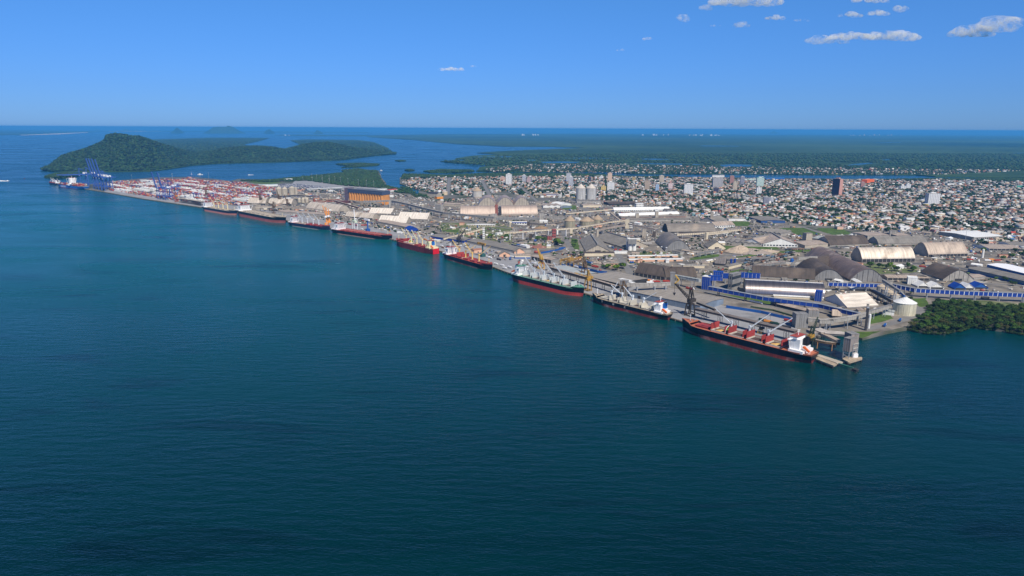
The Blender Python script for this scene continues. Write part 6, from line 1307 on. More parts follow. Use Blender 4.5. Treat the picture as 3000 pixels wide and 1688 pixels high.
# ================================================================ trees
def crown_t(seed, nleaf, r=1.0, lobes=6, leaf=.24):
    q = random.Random(seed); L_ = []
    for k in range(lobes): a = q.uniform(0,6.28); d = q.uniform(.15,.55); L_.append((math.cos(a)*d, math.sin(a)*d, q.uniform(-.12,.40), q.uniform(.38,.62)))
    L_.append((0,0,.2,.62)); V = []; F = []; K = []
    for i in range(nleaf):
        lx,ly,lz,lr = q.choice(L_); u = Vector((q.gauss(0,1),q.gauss(0,1),q.gauss(0,1)+.35)).normalized(); rr_ = lr*q.uniform(.75,1.05)
        c = Vector((lx,ly,lz)) + Vector((u.x*rr_,u.y*rr_,u.z*rr_*.75)); s = leaf*q.uniform(.6,1.25)
        n_ = (u + Vector((q.uniform(-.5,.5),q.uniform(-.5,.5),q.uniform(-.2,.6)))).normalized(); a = n_.orthogonal().normalized(); b = n_.cross(a); th = q.uniform(0,6.28); a, b = a*math.cos(th)+b*math.sin(th), b*math.cos(th)-a*math.sin(th)
        k = len(V); V += [tuple(c+a*s), tuple(c-a*s*.5+b*s*.8), tuple(c-a*s*.5-b*s*.8)]; F.append((k,k+1,k+2)); K.append(q.choice([0,0,1,1,2]))
    return V, F, K
def blob_t(seed, sub=1):
    bm = bmesh.new(); bmesh.ops.create_icosphere(bm, subdivisions=sub, radius=.8); q = random.Random(seed)
    for v in bm.verts: v.co *= q.uniform(.72,1.25); v.co.z = v.co.z*.75+.1
    V = [tuple(v.co) for v in bm.verts]; F = [tuple(v.index for v in f.verts) for f in bm.faces]; K = [q.choice([0,1,2]) for _ in F]; bm.free(); return V, F, K
LEAFM = mat('leaf_mix',(1,1,1),.9,0,.18,.12,attr=True,spec=.15)
def tree_cols(n, base, var=.35):
    b = np.array(base)[None]*rs.uniform(1-var,1+var,(n,1))*np.stack([rs.uniform(.8,1.35,n), np.ones(n), rs.uniform(.7,1.2,n)],1)
    return np.stack([b*.75, b, b*1.35],1)
def tree_mass(P, size, base, name, label, z=GZ, tmpl=None, var=.35):
    n = len(P); parts = np.array_split(rs.permutation(n), 3)
    for k, sel in enumerate(parts):
        if not len(sel): continue
        V, F, K = tmpl(k)
        s = size[sel]; zz = z[sel] if hasattr(z,'__len__') else np.full(len(sel), z)
        numeric_mass(name, V, F, K, np.column_stack([P[sel], zz + s*.55]), rs.uniform(0,6.28,len(sel)), np.stack([s,s,s*.8],1), tree_cols(len(sel), base, var), LEAFM, label)
def rand_in(poly, n):
    xs_ = [p[0] for p in poly]; ys_ = [p[1] for p in poly]; P = np.stack([rs.uniform(min(xs_),max(xs_),n*3), rs.uniform(min(ys_),max(ys_),n*3)],1); P = P[poly_mask(P, poly)]; return P[:n]
# town trees: clumpy
P = rand_in(cityp, 56000); nz = np.sin(P[:,0]*.013)*np.sin(P[:,1]*.010+1)+.7*np.sin(P[:,0]*.043+P[:,1]*.017+2)+.5*np.sin(P[:,0]*.09-P[:,1]*.07); P = P[rs.random(len(P)) < np.clip((nz+.35)*.5,.10,.95)]; P = P[~occupied_mask(P) & ~road_mask(P)]
tree_mass(P, rs.uniform(4.2,9.5,len(P)), (.022,.050,.013), 'trees', 'scattered trees among the town houses', GZ, lambda k: crown_t(100+k, 34, leaf=.42))
print('town trees', len(P))
Pn = rand_in(northp, 9000); tree_mass(Pn, rs.uniform(5,9,len(Pn)), (.020,.044,.016), 'trees', 'trees around the houses across the river', 6, lambda k: blob_t(7+k))
for q_, n_, sz, lb in [([(700,530),(787,528.5),(930,515),(1010,507),(1002,500),(1045,496),(1104,502),(1110,516),(1128,545),(1148,549),(1187,559),(1203,568),(1170,566),(1135,559),(1102,551),(1008,545),(900,530),(780,534)], 5200, (6,10), 'dense mangrove wood on the point behind the port'),
    ([(1182,510),(1212,511),(1300,514),(1430,509),(1500,509),(1700,510),(1850,518),(2000,519),(1850,521),(1700,517.5),(1330,520),(1215,520),(1175,527)], 3400, (5,9), 'belt of mangrove between the town and the channel'),
    ([(2560,527),(2750,524),(3300,527),(3300,543),(3000,532),(2750,528)], 3000, (5,9), 'belt of trees at the far right edge of the town'),
    ([(1170,548),(1200,550),(1215,566),(1260,575),(1240,560),(1300,572),(1290,580),(1220,580)], 260, (5,8), 'trees around the end of the inlet')]:
    pl = [G('p',x,y,GZ) for x,y in q_]; P = rand_in(pl, n_); P = P[~occupied_mask(P)]
    tree_mass(P, rs.uniform(*sz,len(P)), (.024,.052,.017), 'forest', lb, GZ-1.5, lambda k: blob_t(20+k))
# hills: crowns over the height field
hm = bpy.data.objects['hills'].data; co = np.empty(len(hm.vertices)*3); hm.vertices.foreach_get('co', co); co = co.reshape(-1,3); sel = np.where((co[:,2] > 5))[0]; sel = sel[rs.random(len(sel)) < .42]; Q = co[sel] + np.column_stack([rs.uniform(-5,5,len(sel)), rs.uniform(-8,8,len(sel)), np.zeros(len(sel))])
tree_mass(Q[:,:2], rs.uniform(8,17,len(Q)), (.018,.042,.017), 'forest', 'tree crowns covering the island hills', Q[:,2]-5, lambda k: blob_t(40+k), .6)
for q_, n_, z_ in [([(460,411),(620,406),(785,407),(755,414),(712,424),(738,437),(830,439),(882,426),(855,413),(900,411),(1050,413),(1093,419),(1130,436),(1150,449),(1085,453),(900,446),(700,446),(540,444),(470,425)], 5200, 3),([(140,519),(165,513),(200,511),(232,514),(212,518),(160,523)], 160, 8),([(984,482),(1010,480.5),(1060,479),(1108,482),(1060,488),(1045,490.5),(1010,490.5),(1030,488)], 220, 4),([(1242,503),(1290,499),(1378,500),(1385,503),(1330,506)], 160, 4)]:
    pl = [G('p',x,y,5) for x,y in q_]; P = rand_in(pl, n_); tree_mass(P, rs.uniform(9,20,len(P)) if n_ > 1000 else rs.uniform(5,9,len(P)), (.028,.058,.020), 'forest', 'tree canopy of the low wooded islands', z_, lambda k: blob_t(80+k), .45)
# far plain texture: rows of crowns near the front of the plain
pl = [G('p',x,y,6) for x,y in [(1300,474),(1420,460),(1500,455),(1800,452),(2400,450),(3100,452),(3300,500),(2700,500),(2480,492),(2100,488),(1860,481),(1700,477),(1560,481),(1420,488),(1340,478)]]
P = rand_in(pl, 12000); ppx = np.array([proj((x,y,6)) for x,y in P]); 
pond = np.zeros(len(P), bool)
for o in bpy.data.objects:
    if o.name.startswith('water.') : pp = [tuple(v.co) for v in o.data.vertices]; cx_ = sum(p[0] for p in pp)/len(pp); cy_ = sum(p[1] for p in pp)/len(pp); bx_ = [min(p[0] for p in pp),max(p[0] for p in pp),min(p[1] for p in pp),max(p[1] for p in pp)]; pond |= (P[:,0]>bx_[0]-20)&(P[:,0]<bx_[1]+20)&(P[:,1]>bx_[2]-60)&(P[:,1]<bx_[3]+30)
P = P[~pond]
tree_mass(P, rs.uniform(9,17,len(P)), (.026,.055,.018), 'forest', 'bumpy mangrove canopy in the nearer part of the plain', 3.5, lambda k: blob_t(60+k))
# --- individual trees: near mangrove wood, port trees
TRUNK = mat('tree_bark',(.12,.09,.06),.9,0,.3,.5)
TG = [mat('tree_leaves_dark_green',(1,1,1),.9,0,.2,.15,attr=True,spec=.15)]
def tree_proto(seed, base):
    V, F, K = crown_t(seed, 420, lobes=8, leaf=.17); b = np.array(base); c3 = np.array([b*.7, b, b*1.45]); me = bpy.data.meshes.new('crown'); me.from_pydata(V, [], F); a = me.attributes.new('Col','FLOAT_COLOR','FACE')
    cc = np.concatenate([c3[K], np.ones((len(K),1))],1); a.data.foreach_set('color', cc.ravel().astype(np.float32)); me.materials.append(LEAFM)
    mb = MB(); mb.cyl(0,0,-1.15,-.1,.07,.045,n=7)
    for k in range(4): a_ = k*1.57+.4; mb.beam((0,0,-.35),(math.cos(a_)*.35,math.sin(a_)*.35,.1),.04)
    tm = bpy.data.meshes.new('trunk'); tm.from_pydata(mb.v, [], mb.f); tm.materials.append(TRUNK); return me, tm
TP = {'dark green': [tree_proto(200+i,(.026,.050,.012)) for i in range(3)], 'mid green': [tree_proto(210+i,(.048,.098,.016)) for i in range(3)], 'bright green': [tree_proto(220+i,(.10,.17,.018)) for i in range(3)], 'olive brown': [tree_proto(230+i,(.065,.068,.022)) for i in range(2)]}
def tree(x, y, s, tone, phrase, z=GZ, group='trees'):
    cm, tm = rr.choice(TP[tone]); t = thing('tree', None, 'tree', (x,y,z), rr.uniform(0,6.28), group)
    for nm, me in (('crown',cm),('trunk',tm)): o = bpy.data.objects.new(nm, me); C.objects.link(o); o.parent = t; o.location = (0,0,s*1.15); o.scale = (s,s,s*.85)
    AUTO.append((t, phrase, Vector((x,y,0)))); return t
mp_ = [G('p',x,y,GZ) for x,y in [(2662,961),(2688,940),(2720,930),(2720,902),(2742,886),(2840,886),(2900,898),(3000,901),(3160,912),(3160,998),(3000,978),(2900,963),(2840,956),(2815,966),(2760,976),(2700,973)]]
P = rand_in(mp_, 4000); kept = []
for x,y in P:
    if all((x-a)**2+(y-b)**2 > 42 for a,b in kept): kept.append((x,y))
    if len(kept) >= 330: break
kp = sorted(kept, key=lambda p: p[1]*1.0); REST = []
for i,(x,y) in enumerate(kp):
    sz = rr.uniform(4.6,7.2); X_, Y_ = proj((x,y,6))
    frontrow = Y_ > np.interp(X_, [2660,2720,2840,3000,3100],[945,925,925,935,940])
    tone = rr.choice(['dark green','dark green','olive brown','mid green','mid green'] if frontrow else ['mid green','bright green','bright green','dark green'])
    if i >= 175: REST.append((x,y)); continue
    tree(x, y, sz, tone, tone+' mangrove crown', GZ-.5, 'mangrove trees at the right edge')
REST = np.array(REST); tree_mass(REST, rs.uniform(4.6,7.2,len(REST)), (.034,.068,.014), 'forest', 'rear crowns of the mangrove wood', GZ, lambda k: crown_t(320+k, 300, leaf=.19), .5)
edge = [G('p',x,y,GZ) for x,y in [(2640,966),(2660,962),(2700,972),(2760,975),(2815,965),(2840,955),(2900,962),(3000,977),(3200,1005)]]; PE = []
for a, b in zip(edge[1:], edge[2:]):
    for k in range(int((b-a).length/1.6)): q = a.lerp(b, rr.random()); PE.append((q.x+rr.uniform(-1,2), q.y+rr.uniform(-3.5,3)))
PE = np.array(PE); tree_mass(PE, rs.uniform(2.0,3.6,len(PE)), (.024,.046,.013), 'undergrowth', 'low mangrove branches hanging over the water edge', 0.2, lambda k: crown_t(330+k, 60, leaf=.35))
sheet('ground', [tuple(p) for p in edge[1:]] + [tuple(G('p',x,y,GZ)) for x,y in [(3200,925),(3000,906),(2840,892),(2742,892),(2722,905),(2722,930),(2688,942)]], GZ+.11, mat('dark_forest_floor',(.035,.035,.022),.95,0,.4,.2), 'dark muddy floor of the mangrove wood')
P2 = rand_in(mp_, 900); tree_mass(P2, rs.uniform(3,5,len(P2)), (.020,.042,.012), 'undergrowth', 'low mangrove undergrowth between the crowns', GZ-2.2, lambda k: crown_t(300+k, 60, leaf=.35))
landmark('the mangrove wood', G('p',2850,930,GZ))
PT = [('g',1590,690,9,3),('g',1830,650,11,4),('g',1950,650,8,2),('g',1760,690,7,3),('g',2130,640,6,2),('g',2240,640,7,2),('g',2350,700,6,2),('g',2300,840,9,4),('g',2430,820,8,3),('g',2500,830,8,3),('c',150,400,8,3),('c',250,400,9,4),('c',360,420,8,3),('c',760,450,9,5),('c',820,455,8,4),('c',980,500,12,5),('c',1030,520,10,3),('c',960,470,9,3),
      ('c',580,290,8,3),('c',640,250,7,2),('c',700,262,9,2),('c',960,640,6,2),('c',1180,630,7,2),('c',1270,630,8,3),('c',1640,672,6,1),('c',1620,800,8,4),('c',1720,815,9,5),('c',1790,800,10,4),('c',1580,790,6,2),('c',1210,470,6,4),('c',1200,520,6,3),('c',1120,440,5,3),('a',1660,700,4,1),
      ('e',640,1200,9,4),('e',760,1220,9,3),('e',860,1230,10,3),('e',960,1260,9,4),('e',1180,1260,9,3),('e',1110,1210,8,2),('b',1150,440,8,3),('d',1180,740,7,4),('d',1350,770,6,3),('d',690,640,0,0),('j',270,560,9,3),('j',170,580,8,2),('j',820,730,9,3),('e',1570,810,9,3),('e',1900,800,7,3),('e',2050,1020,8,4),('e',2400,1090,8,4),('e',2280,1120,8,3),('e',700,720,10,2),('e',1980,960,7,4),('b',1690,330,6,3),('e',2320,1380,7,3),('e',2200,1370,6,3),('b',2430,330,7,2)]
NT = [0]
for r_,x,y,s,n_ in sorted(PT, key=lambda q: -px(q[0],q[1],q[2])[1]):
    for k in range(n_):
        if NT[0] >= 118: break
        NT[0] += 1; b = G(r_, x+rr.uniform(-26,26), y+rr.uniform(-6,6), GZ); tone = rr.choice(['dark green','mid green','mid green','bright green']); tree(b.x,b.y,s*rr.uniform(.55,.8),tone,tone+' broad crowned tree')
# ================================================================ small port buildings and yard clutter
portp = [G('p',x,y,GZ) for x,y in [(700,606),(836,628),(968,650),(1146,680),(1290,712),(1449,755),(1560,785),(1700,812),(1880,800),(2000,800),(2140,830),(2400,870),(2500,930),(2660,930),(2690,850),(3050,860),(3050,770),(2900,705),(2700,668),(2450,690),(2300,655),(2100,642),(1950,602),(1740,582),(1560,592),(1450,572),(1300,585),(1200,575),(1100,560),(880,550),(760,560)]]
GR = [GL(p_[0], p_[1], GZ) for p_ in GRASSLIST]
def free_spots(n, pad):
    P = rand_in(portp, n); m = occupied_mask(P) | road_mask(P)
    for g in GR: m |= poly_mask(P, g)
    return P[~m]
P = free_spots(2600, 4); SB = []
for x, y in P:
    if all((x-a)**2+(y-b)**2 > 520 for a,b in SB): SB.append((x,y))
    if len(SB) >= 290: break
SM = {'grey': (GREYR,WCON), 'tan': (TANR,WTAN), 'white': (WHITER,WWHITE), 'dark': (DARKR,WGREY), 'brick': (mat('clay_tile_roof',(.30,.14,.09),.9,0,.2,.3),WPEACH), 'pale': (WHITER,WCREAM)}
for x, y in SB:
    k = rr.choice(['grey','grey','tan','tan','white','dark','brick','pale']); rm, wm = SM[k]; L = rr.uniform(9,26); D = rr.uniform(7,14); H = rr.uniform(3.2,7); yaw = rr.choice([QY, QY+R(90), R(-8), R(82)])+rr.uniform(-.05,.05)
    t = thing('port_shed', None, 'shed', (x,y,GZ+.1), yaw, 'small sheds scattered in the port'); FOOT.append((x-L/2*math.cos(yaw)+D/2*math.sin(yaw), y-L/2*math.sin(yaw)-D/2*math.cos(yaw), math.cos(yaw), math.sin(yaw), L, D, 1))
    MB().box(-L/2,L/2,-D/2,D/2,0,H).build('wall', wm, t); fl = rr.random() < .4; rb_ = MB()
    if fl: rb_.box(-L/2-.3,L/2+.3,-D/2-.3,D/2+.3,H+.01,H+.4)
    else: e = .5; rb_.add([(-L/2-e,-D/2-e,H),(L/2+e,-D/2-e,H),(L/2+e,D/2+e,H),(-L/2-e,D/2+e,H),(-L/2-e,0,H+D*.2),(L/2+e,0,H+D*.2)],[(0,1,5,4),(2,3,4,5),(1,2,5),(3,0,4),(0,3,2,1)])
    rb_.build('roof', rm, t); MB().box(-1.5,1.5,-D/2-.12,-D/2+.1,0,min(3,H-.4)).build('door', WDARK, t)
    AUTO.append((t, ('large ' if L > 20 else 'small ') + k + (' flat' if fl else ' gabled') + ' port shed', Vector((x,y,0))))
for i in range(44):
    x, y = rr.choice([(1500,650),(1700,680),(1850,700),(2050,690),(1600,720),(1250,610),(1000,590),(2250,760),(1950,740),(1400,620),(850,600)]); x += rr.uniform(-90,90); y += rr.uniform(-22,22); b = G('p',x,y,GZ); L = rr.uniform(35,110); H = rr.uniform(5,13); a = rr.choice([QY,QY+R(90),R(-8),R(80),R(30)])+rr.uniform(-.1,.1)
    if occupied_mask(np.array([[b.x+math.cos(a)*L*q/6,b.y+math.sin(a)*L*q/6] for q in range(7)])).any(): continue
    tone, hm_, rm_ = rr.choice([('grey',WGREY,WCON),('tan',WTAN,TANR),('cream',WCREAM,TANR),('dark',DARKR,GREYR),('rusty',STEELR,TANR)]); t = thing('small_conveyor', None, 'conveyor', (b.x,b.y,GZ), a, 'small conveyors between the sheds'); h2_ = H*rr.choice([1,1,.3])
    mb = MB(); mb.beam((0,0,H),(L,0,h2_),2.6,2.8); mb.build('housing', hm_, t); mb = MB(); mb.beam((0,0,H+1.6),(L,0,h2_+1.6),3.0,.3); mb.build('roof', rm_, t)
    for k in range(max(2,int(L/22))):
        f = (k+.5)/max(2,int(L/22)); zz = H+(h2_-H)*f-1.4
        if zz > 1: mb = MB(); mb.beam((L*f,-1,0),(L*f,-1,zz),.6); mb.beam((L*f,1,0),(L*f,1,zz),.6); mb.beam((L*f,-1,zz*.6),(L*f,1,zz*.6),.4); mb.build('support_leg', STEELG, t)
    if rr.random() < .6: MB().box(-3.5,3.5,-3.5,3.5,0,H+rr.uniform(4,10)).build('transfer_house', hm_, t)
    AUTO.append((t, ('long ' if L > 75 else 'short ')+tone+' conveyor', b))
b_ = MB().box(-.5,.5,-.5,.5,0,1); P = free_spots(26000, 1); nz = np.sin(P[:,0]*.03)*np.sin(P[:,1]*.022+1)+.6*np.sin(P[:,0]*.08+P[:,1]*.05); P = P[rs.random(len(P)) < np.clip(.35+nz*.5,.06,1)]
n_ = len(P); pal = np.array([(.65,.65,.63),(.30,.29,.27),(.16,.14,.12),(.38,.30,.22),(.30,.07,.05),(.03,.08,.26),(.08,.08,.085),(.50,.28,.12),(.06,.10,.04),(.48,.44,.38)])
numeric_mass('yard_clutter', b_.v, b_.f, [0]*6, np.column_stack([P, np.full(n_,GZ+.05)]), rs.uniform(0,3.1,n_), np.stack([rs.uniform(1.2,7.5,n_)*np.where(rs.random(n_)<.15,2.2,1), rs.uniform(1,3.5,n_)*np.where(rs.random(n_)<.1,2,1), rs.uniform(.5,3.6,n_)*np.where(rs.random(n_)<.1,1.8,1)],1), pal[rs.choice(len(pal), n_, p=[.16,.17,.15,.13,.05,.04,.12,.04,.06,.08])][:,None,:], ATT, 'crates, scrap, parked machines and other clutter of the port yards')
Pt = free_spots(3600, 1); nz = np.sin(Pt[:,0]*.012+2)*np.sin(Pt[:,1]*.015); Pt = Pt[nz > .25]; tree_mass(Pt[:700], rs.uniform(2.5,5.5,min(700,len(Pt))), (.026,.052,.014), 'shrubs', 'bushes and small trees between the port yards', GZ, lambda k: crown_t(400+k, 40, leaf=.4))
# ================================================================ vehicles
def proto(parts):
    o = []
    for nm, mb, m_ in parts: me = bpy.data.meshes.new(nm); me.from_pydata(mb.v, [], mb.f); me.materials.append(m_); o.append((nm, me))
    return o
TYRE = mat('tyre_rubber',(.015,.015,.016),.9); CARC = {k: mat('car_paint_'+k, c, .35, .1, .05) for k, c in dict(white=(.75,.75,.75), silver=(.42,.43,.45), black=(.02,.02,.022), red=(.40,.03,.03), blue=(.03,.08,.30)).items()}
def car_p(m_):
    w_ = MB()
    for x in (-1.35,1.35): w_.box(x-.32,x+.32,-.9,.9,0,.62)
    b = MB().box(-2.1,2.1,-.86,.86,.32,.86); c = MB(); c.add([(-1.5,-.8,.86),(1.15,-.8,.86),(1.15,.8,.86),(-1.5,.8,.86),(-1.1,-.68,1.42),(.55,-.68,1.42),(.55,.68,1.42),(-1.1,.68,1.42)],[(4,5,6,7),(0,1,5,4),(1,2,6,5),(2,3,7,6),(3,0,4,7)])
    rf = MB().box(-1.05,.5,-.66,.66,1.421,1.47); return proto([('body',b,m_),('glasshouse',c,GLASS),('roof_panel',rf,m_),('wheels',w_,TYRE)])
CARP = {k: car_p(m_) for k, m_ in CARC.items()}
def place(name, cat, parts, b, rz, phrase, group, sc_=1.0, dz=0.15):
    t = thing(name, None, cat, (b.x,b.y,b.z+dz), rz, group)
    if sc_ != 1: t.scale = (sc_,)*3
    for nm, me in parts: o = bpy.data.objects.new(nm, me); C.objects.link(o); o.parent = t
    AUTO.append((t, phrase, Vector((b.x,b.y,0)))); return t
def car_rows(r_, x0, y0, x1, y1, rows, dy, gap=2.9, fill=.8, rot=None):
    A = G(r_,x0,y0,GZ); B = G(r_,x1,y1,GZ); d = B-A; n = int(d.length/gap); yaw = math.atan2(d.y,d.x); p = Vector((-math.sin(yaw),math.cos(yaw),0))
    for j in range(rows):
        for i in range(n):
            if rr.random() > fill: continue
            c_ = rr.choice(['white','white','silver','black','silver','red','blue','white','black'])
            place('parked_car','car',CARP[c_],A+d*(i/n)+p*j*dy, yaw+R(90)+rr.uniform(-.05,.05), c_+' parked car','parked cars in the port car parks')
car_rows('c',1335,668,1560,690,2,9,3.6); car_rows('c',1580,668,1770,686,2,9,3.8); car_rows('c',1000,612,1105,640,3,9,3.4); car_rows('j',90,985,290,1000,2,10,4.2); car_rows('g',2250,742,2420,748,1,10,4); car_rows('c',1700,430,1790,540,1,6,3.5); car_rows('e',1050,730,1250,790,3,9,5.5,.7)
def truck_p(m_, tm, L=13.5, hgt_=2.6, tank=False):
    tr = MB().box(-L/2,L/2-2.6,-1.25,1.25,1.1,1.1+hgt_) if not tank else MB()
    if tank:
        for i in range(12):
            pass
        tr.box(-L/2,L/2-2.6,-.9,.9,1.1,3.2).box(-L/2,L/2-2.6,-1.2,1.2,1.5,2.8)
    cb_ = MB().box(L/2-2.4,L/2,-1.2,1.2,.7,3.0); gl = MB().box(L/2+.001,L/2+.05,-1.0,1.0,1.8,2.7); w_ = MB()
    for x in (-L/2+1,-L/2+2.3,-L/2+3.6,L/2-3.6,L/2-1): w_.box(x-.5,x+.5,-1.22,1.22,0,1.0)
    fl = MB().box(-L/2,L/2-2.5,-.5,.5,.8,1.09); return proto([('trailer',tr,tm),('cab',cb_,m_),('windscreen',gl,GLASS),('chassis',fl,STEELD),('wheels',w_,TYRE)])
TRP = {'white truck with a blue tarpaulin': truck_p(SHW, BLUED), 'white trailer truck': truck_p(SHW, SHW), 'red truck': truck_p(CARC['red'], mat('truck_red',(.40,.05,.03))), 'dark truck': truck_p(CARC['black'], mat('truck_dark',(.05,.05,.06))), 'orange truck': truck_p(ORAN, ORAN), 'dark green truck': truck_p(mat('truck_green',(.02,.06,.045)), MATS['truck_green']), 'white truck with a brown load': truck_p(SHW, mat('brown_tarpaulin',(.25,.14,.09)))}
for r_,x,y,k,a in [('b',1010,770,'white truck with a blue tarpaulin','b'),('b',820,835,'white truck with a blue tarpaulin','b'),('a',1495,790,'orange truck','a'),('a',1430,770,'dark green truck','a'),('a',1575,812,'dark green truck','a'),('a',1720,858,'dark truck','a'),('a',1745,778,'red truck','a'),('c',225,748,'white trailer truck','q'),('c',305,768,'white trailer truck','q'),('c',335,800,'white trailer truck','q'),('c',400,792,'white trailer truck','q'),
    ('c',155,672,'white trailer truck','q'),('c',262,692,'dark truck','q'),('c',1090,788,'red truck','q'),('c',1452,782,'red truck','q'),('b',2070,492,'dark truck','h'),('b',1290,100,'red truck','q'),('g',700,690,'red truck','h'),('g',1200,755,'white trailer truck','q'),('g',1250,765,'white trailer truck','q'),('g',950,665,'white truck with a brown load','h'),('c',130,660,'white trailer truck','q'),('c',1780,750,'white trailer truck','v'),('c',1720,520,'dark truck','v'),('c',1760,480,'white truck with a brown load','v'),
    ('a',1350,548,'red truck','q'),('a',1310,540,'white trailer truck','q'),('a',1380,555,'white trailer truck','q'),('g',1700,970,'white truck with a brown load','q'),('g',1680,950,'white trailer truck','q'),('c',430,660,'white trailer truck','q'),('c',700,740,'white trailer truck','q'),('c',950,770,'white trailer truck','q'),('c',1080,770,'white truck with a blue tarpaulin','q'),('r',330,540,'red truck','h'),('r',1700,830,'red truck','q'),('r',1800,830,'white trailer truck','q'),('a',20,300,'white trailer truck','h'),('a',60,285,'white trailer truck','h'),
    ('e',1880,1120,'red truck','h'),('e',1930,1105,'white trailer truck','h'),('e',2150,1120,'orange truck','h'),('e',2230,1130,'red truck','h'),('e',2100,1130,'white trailer truck','h'),('c',1100,720,'white trailer truck','q')]:
    place('truck','truck',TRP[k],G(r_,x,y,GZ),{'q':QY,'h':R(-3),'a':QY+R(8),'b':R(52),'v':R(60)}[a]+rr.uniform(-.08,.08),k,'trucks in the port')
for i in range(70):   # queues of trucks in the yards
    r_,x0,y0,x1,y1,a = rr.choice([('c',1640,430,1790,590,R(62)),('g',0,545,460,640,QY),('g',400,620,900,700,QY),('g',1050,440,1300,470,R(-10)),('c',1150,700,1500,790,QY),('g',620,640,1050,760,QY),('a',0,230,250,290,R(-8)),('c',430,500,800,560,R(-12)),('g',1430,790,1600,880,QY)])
    b = G(r_,rr.uniform(x0,x1),rr.uniform(y0,y1),GZ); k = rr.choice(list(TRP))
    if occupied_mask(np.array([[b.x,b.y]]))[0]: continue
    place('truck','truck',TRP[k],b,a+rr.uniform(-.1,.1),k,'trucks in the port')
def wagon_p(m_):
    b = MB(); b.add([(-6.5,-1.4,1.6),(6.5,-1.4,1.6),(6.5,1.4,1.6),(-6.5,1.4,1.6),(-7.2,-1.5,3.9),(7.2,-1.5,3.9),(7.2,1.5,3.9),(-7.2,1.5,3.9)],[(0,3,2,1),(4,5,6,7),(0,1,5,4),(1,2,6,5),(2,3,7,6),(3,0,4,7)]); bg_ = MB()
    for x in (-5,5): bg_.box(x-1.3,x+1.3,-1.1,1.1,.2,1.0)
    return proto([('hopper',b,m_),('underframe',MB().box(-7,7,-.4,.4,1.01,1.59),STEELD),('bogie',bg_,TYRE)])
WGP = {'slate blue hopper wagon': wagon_p(mat('wagon_blue',(.10,.17,.25),.6,0,.3)), 'brown hopper wagon': wagon_p(mat('wagon_brown',(.22,.12,.08),.7,0,.3)), 'grey hopper wagon': wagon_p(mat('wagon_grey',(.25,.24,.23),.7,0,.3)), 'black tank wagon': wagon_p(mat('wagon_black',(.04,.04,.045),.6,0,.3))}
for x0,y0,x1,y1,fill in [(1130,925,1830,770,.8),(1160,955,1850,790,.75),(1150,880,1800,765,.75),(1700,742,2180,730,.8)]:
    A = G('d',x0,y0,GZ); B = G('d',x1,y1,GZ); d = B-A; n = int(d.length/15.5); yaw = math.atan2(d.y,d.x)
    for i in range(n):
        if rr.random() < fill: k = rr.choice(list(WGP)); place('hopper_wagon','railway wagon',WGP[k],A+d*((i+.5)/n),yaw,k,'railway wagons in the port sidings',dz=.3)
# parked new cars: too many to part
A = G('h',1560,455,GZ); pl = [G('h',x,y,GZ) for x,y in [(1560,440),(1740,405),(1900,410),(2420,462),(2400,475),(1900,470),(1620,465)]]; yaw = heading('h',1900,410,'h',2420,462); u = Vector((math.cos(yaw),math.sin(yaw),0)); v = Vector((-u.y,u.x,0)); L_ = []
for i in range(-60,160):
    for j in range(-60,90):
        if j % 5 == 4: continue
        p = A + u*i*5.6 + v*j*2.7
        if in_poly(p.x,p.y,[(q.x,q.y) for q in pl]) and rr.random() < .7: L_.append((p.x,p.y,GZ+.1))
b_ = MB().box(-2.1,2.1,-.85,.85,.3,.9).box(-1.2,1.0,-.7,.7,.9,1.4); L_ = np.array(L_[:2600])
cc = np.array([(.02,.02,.03),(.5,.5,.5),(.65,.65,.65),(.03,.05,.20),(.1,.1,.11)])[rs.integers(0,5,len(L_))]
numeric_mass('parked_cars', b_.v, b_.f, [0]*12, L_, np.full(len(L_),yaw), np.ones((len(L_),3)), cc[:,None,:], ATT, 'rows of new cars parked in the storage lot')
# road and sports details
for k in range(26): pass
# ================================================================ boats
def boat(label, r_, x, y, rz, s, m_=SHW):
    b = G(r_,x,y,0); t = thing('boat', label, 'boat', b, rz); L = 12*s; w_ = 3.6*s; hb_ = MB()
    st = [(-.5,.8),(-.2,1),(.2,.9),(.4,.5),(.5,.03)]; vs = []
    for f, k in st: vs += [(f*L,-w_/2*k*.7,-.2),(f*L,w_/2*k*.7,-.2),(f*L,w_/2*k,1.3*s),(f*L,-w_/2*k,1.3*s)]
    fs = [(0,1,2,3)]
    for i in range(4): a = i*4; fs += [(a+j,a+(j+1)%4,a+4+(j+1)%4,a+4+j) for j in range(4)]
    hb_.add(vs, fs+[(16,19,18,17)]).build('hull', m_, t); MB().box(-L*.25,L*.12,-w_*.32,w_*.32,1.3*s,3.0*s).build('cabin', SHW, t); MB().box(L*.121,L*.13,-w_*.28,w_*.28,2.0*s,2.7*s).build('window', GLASS, t)
    return t
FOAM = mat('foam',(.75,.78,.80),.8,0,.3,.3)
boat('white speedboat with a foaming wake at the far left','p',23,530.5,R(5),1.3)
sheet('wake', GL('p',[(-60,527),(0,528.4),(22,530.0),(22,531.2),(0,531.6),(-60,531.4)],.15), .15, FOAM, 'white foam wake')
boat('white motor yacht lying in the channel behind the containers','h',447,270,R(20),2.6)
boat('small boat speeding across the channel','h',1180,271,R(178),1.0); sheet('wake', GL('h',[(1170,268),(1250,268.5),(1250,273),(1170,274)],.15), .15, FOAM, 'thin white wake across the channel')
boat('small white boat off the mangrove point','p',1117,500.5,R(30),1.8); boat('red buoy boat in the left water','i',800,-200,R(0),1.0,CARC['red']) if False else None
for i,(x,y,l) in enumerate([(222,800,'left blue and white pilot boat beside the quay'),(262,812,'right blue and white pilot boat beside the quay')]): boat(l,'c',x,y,QY,1.0,[BLUED,SHW][i])
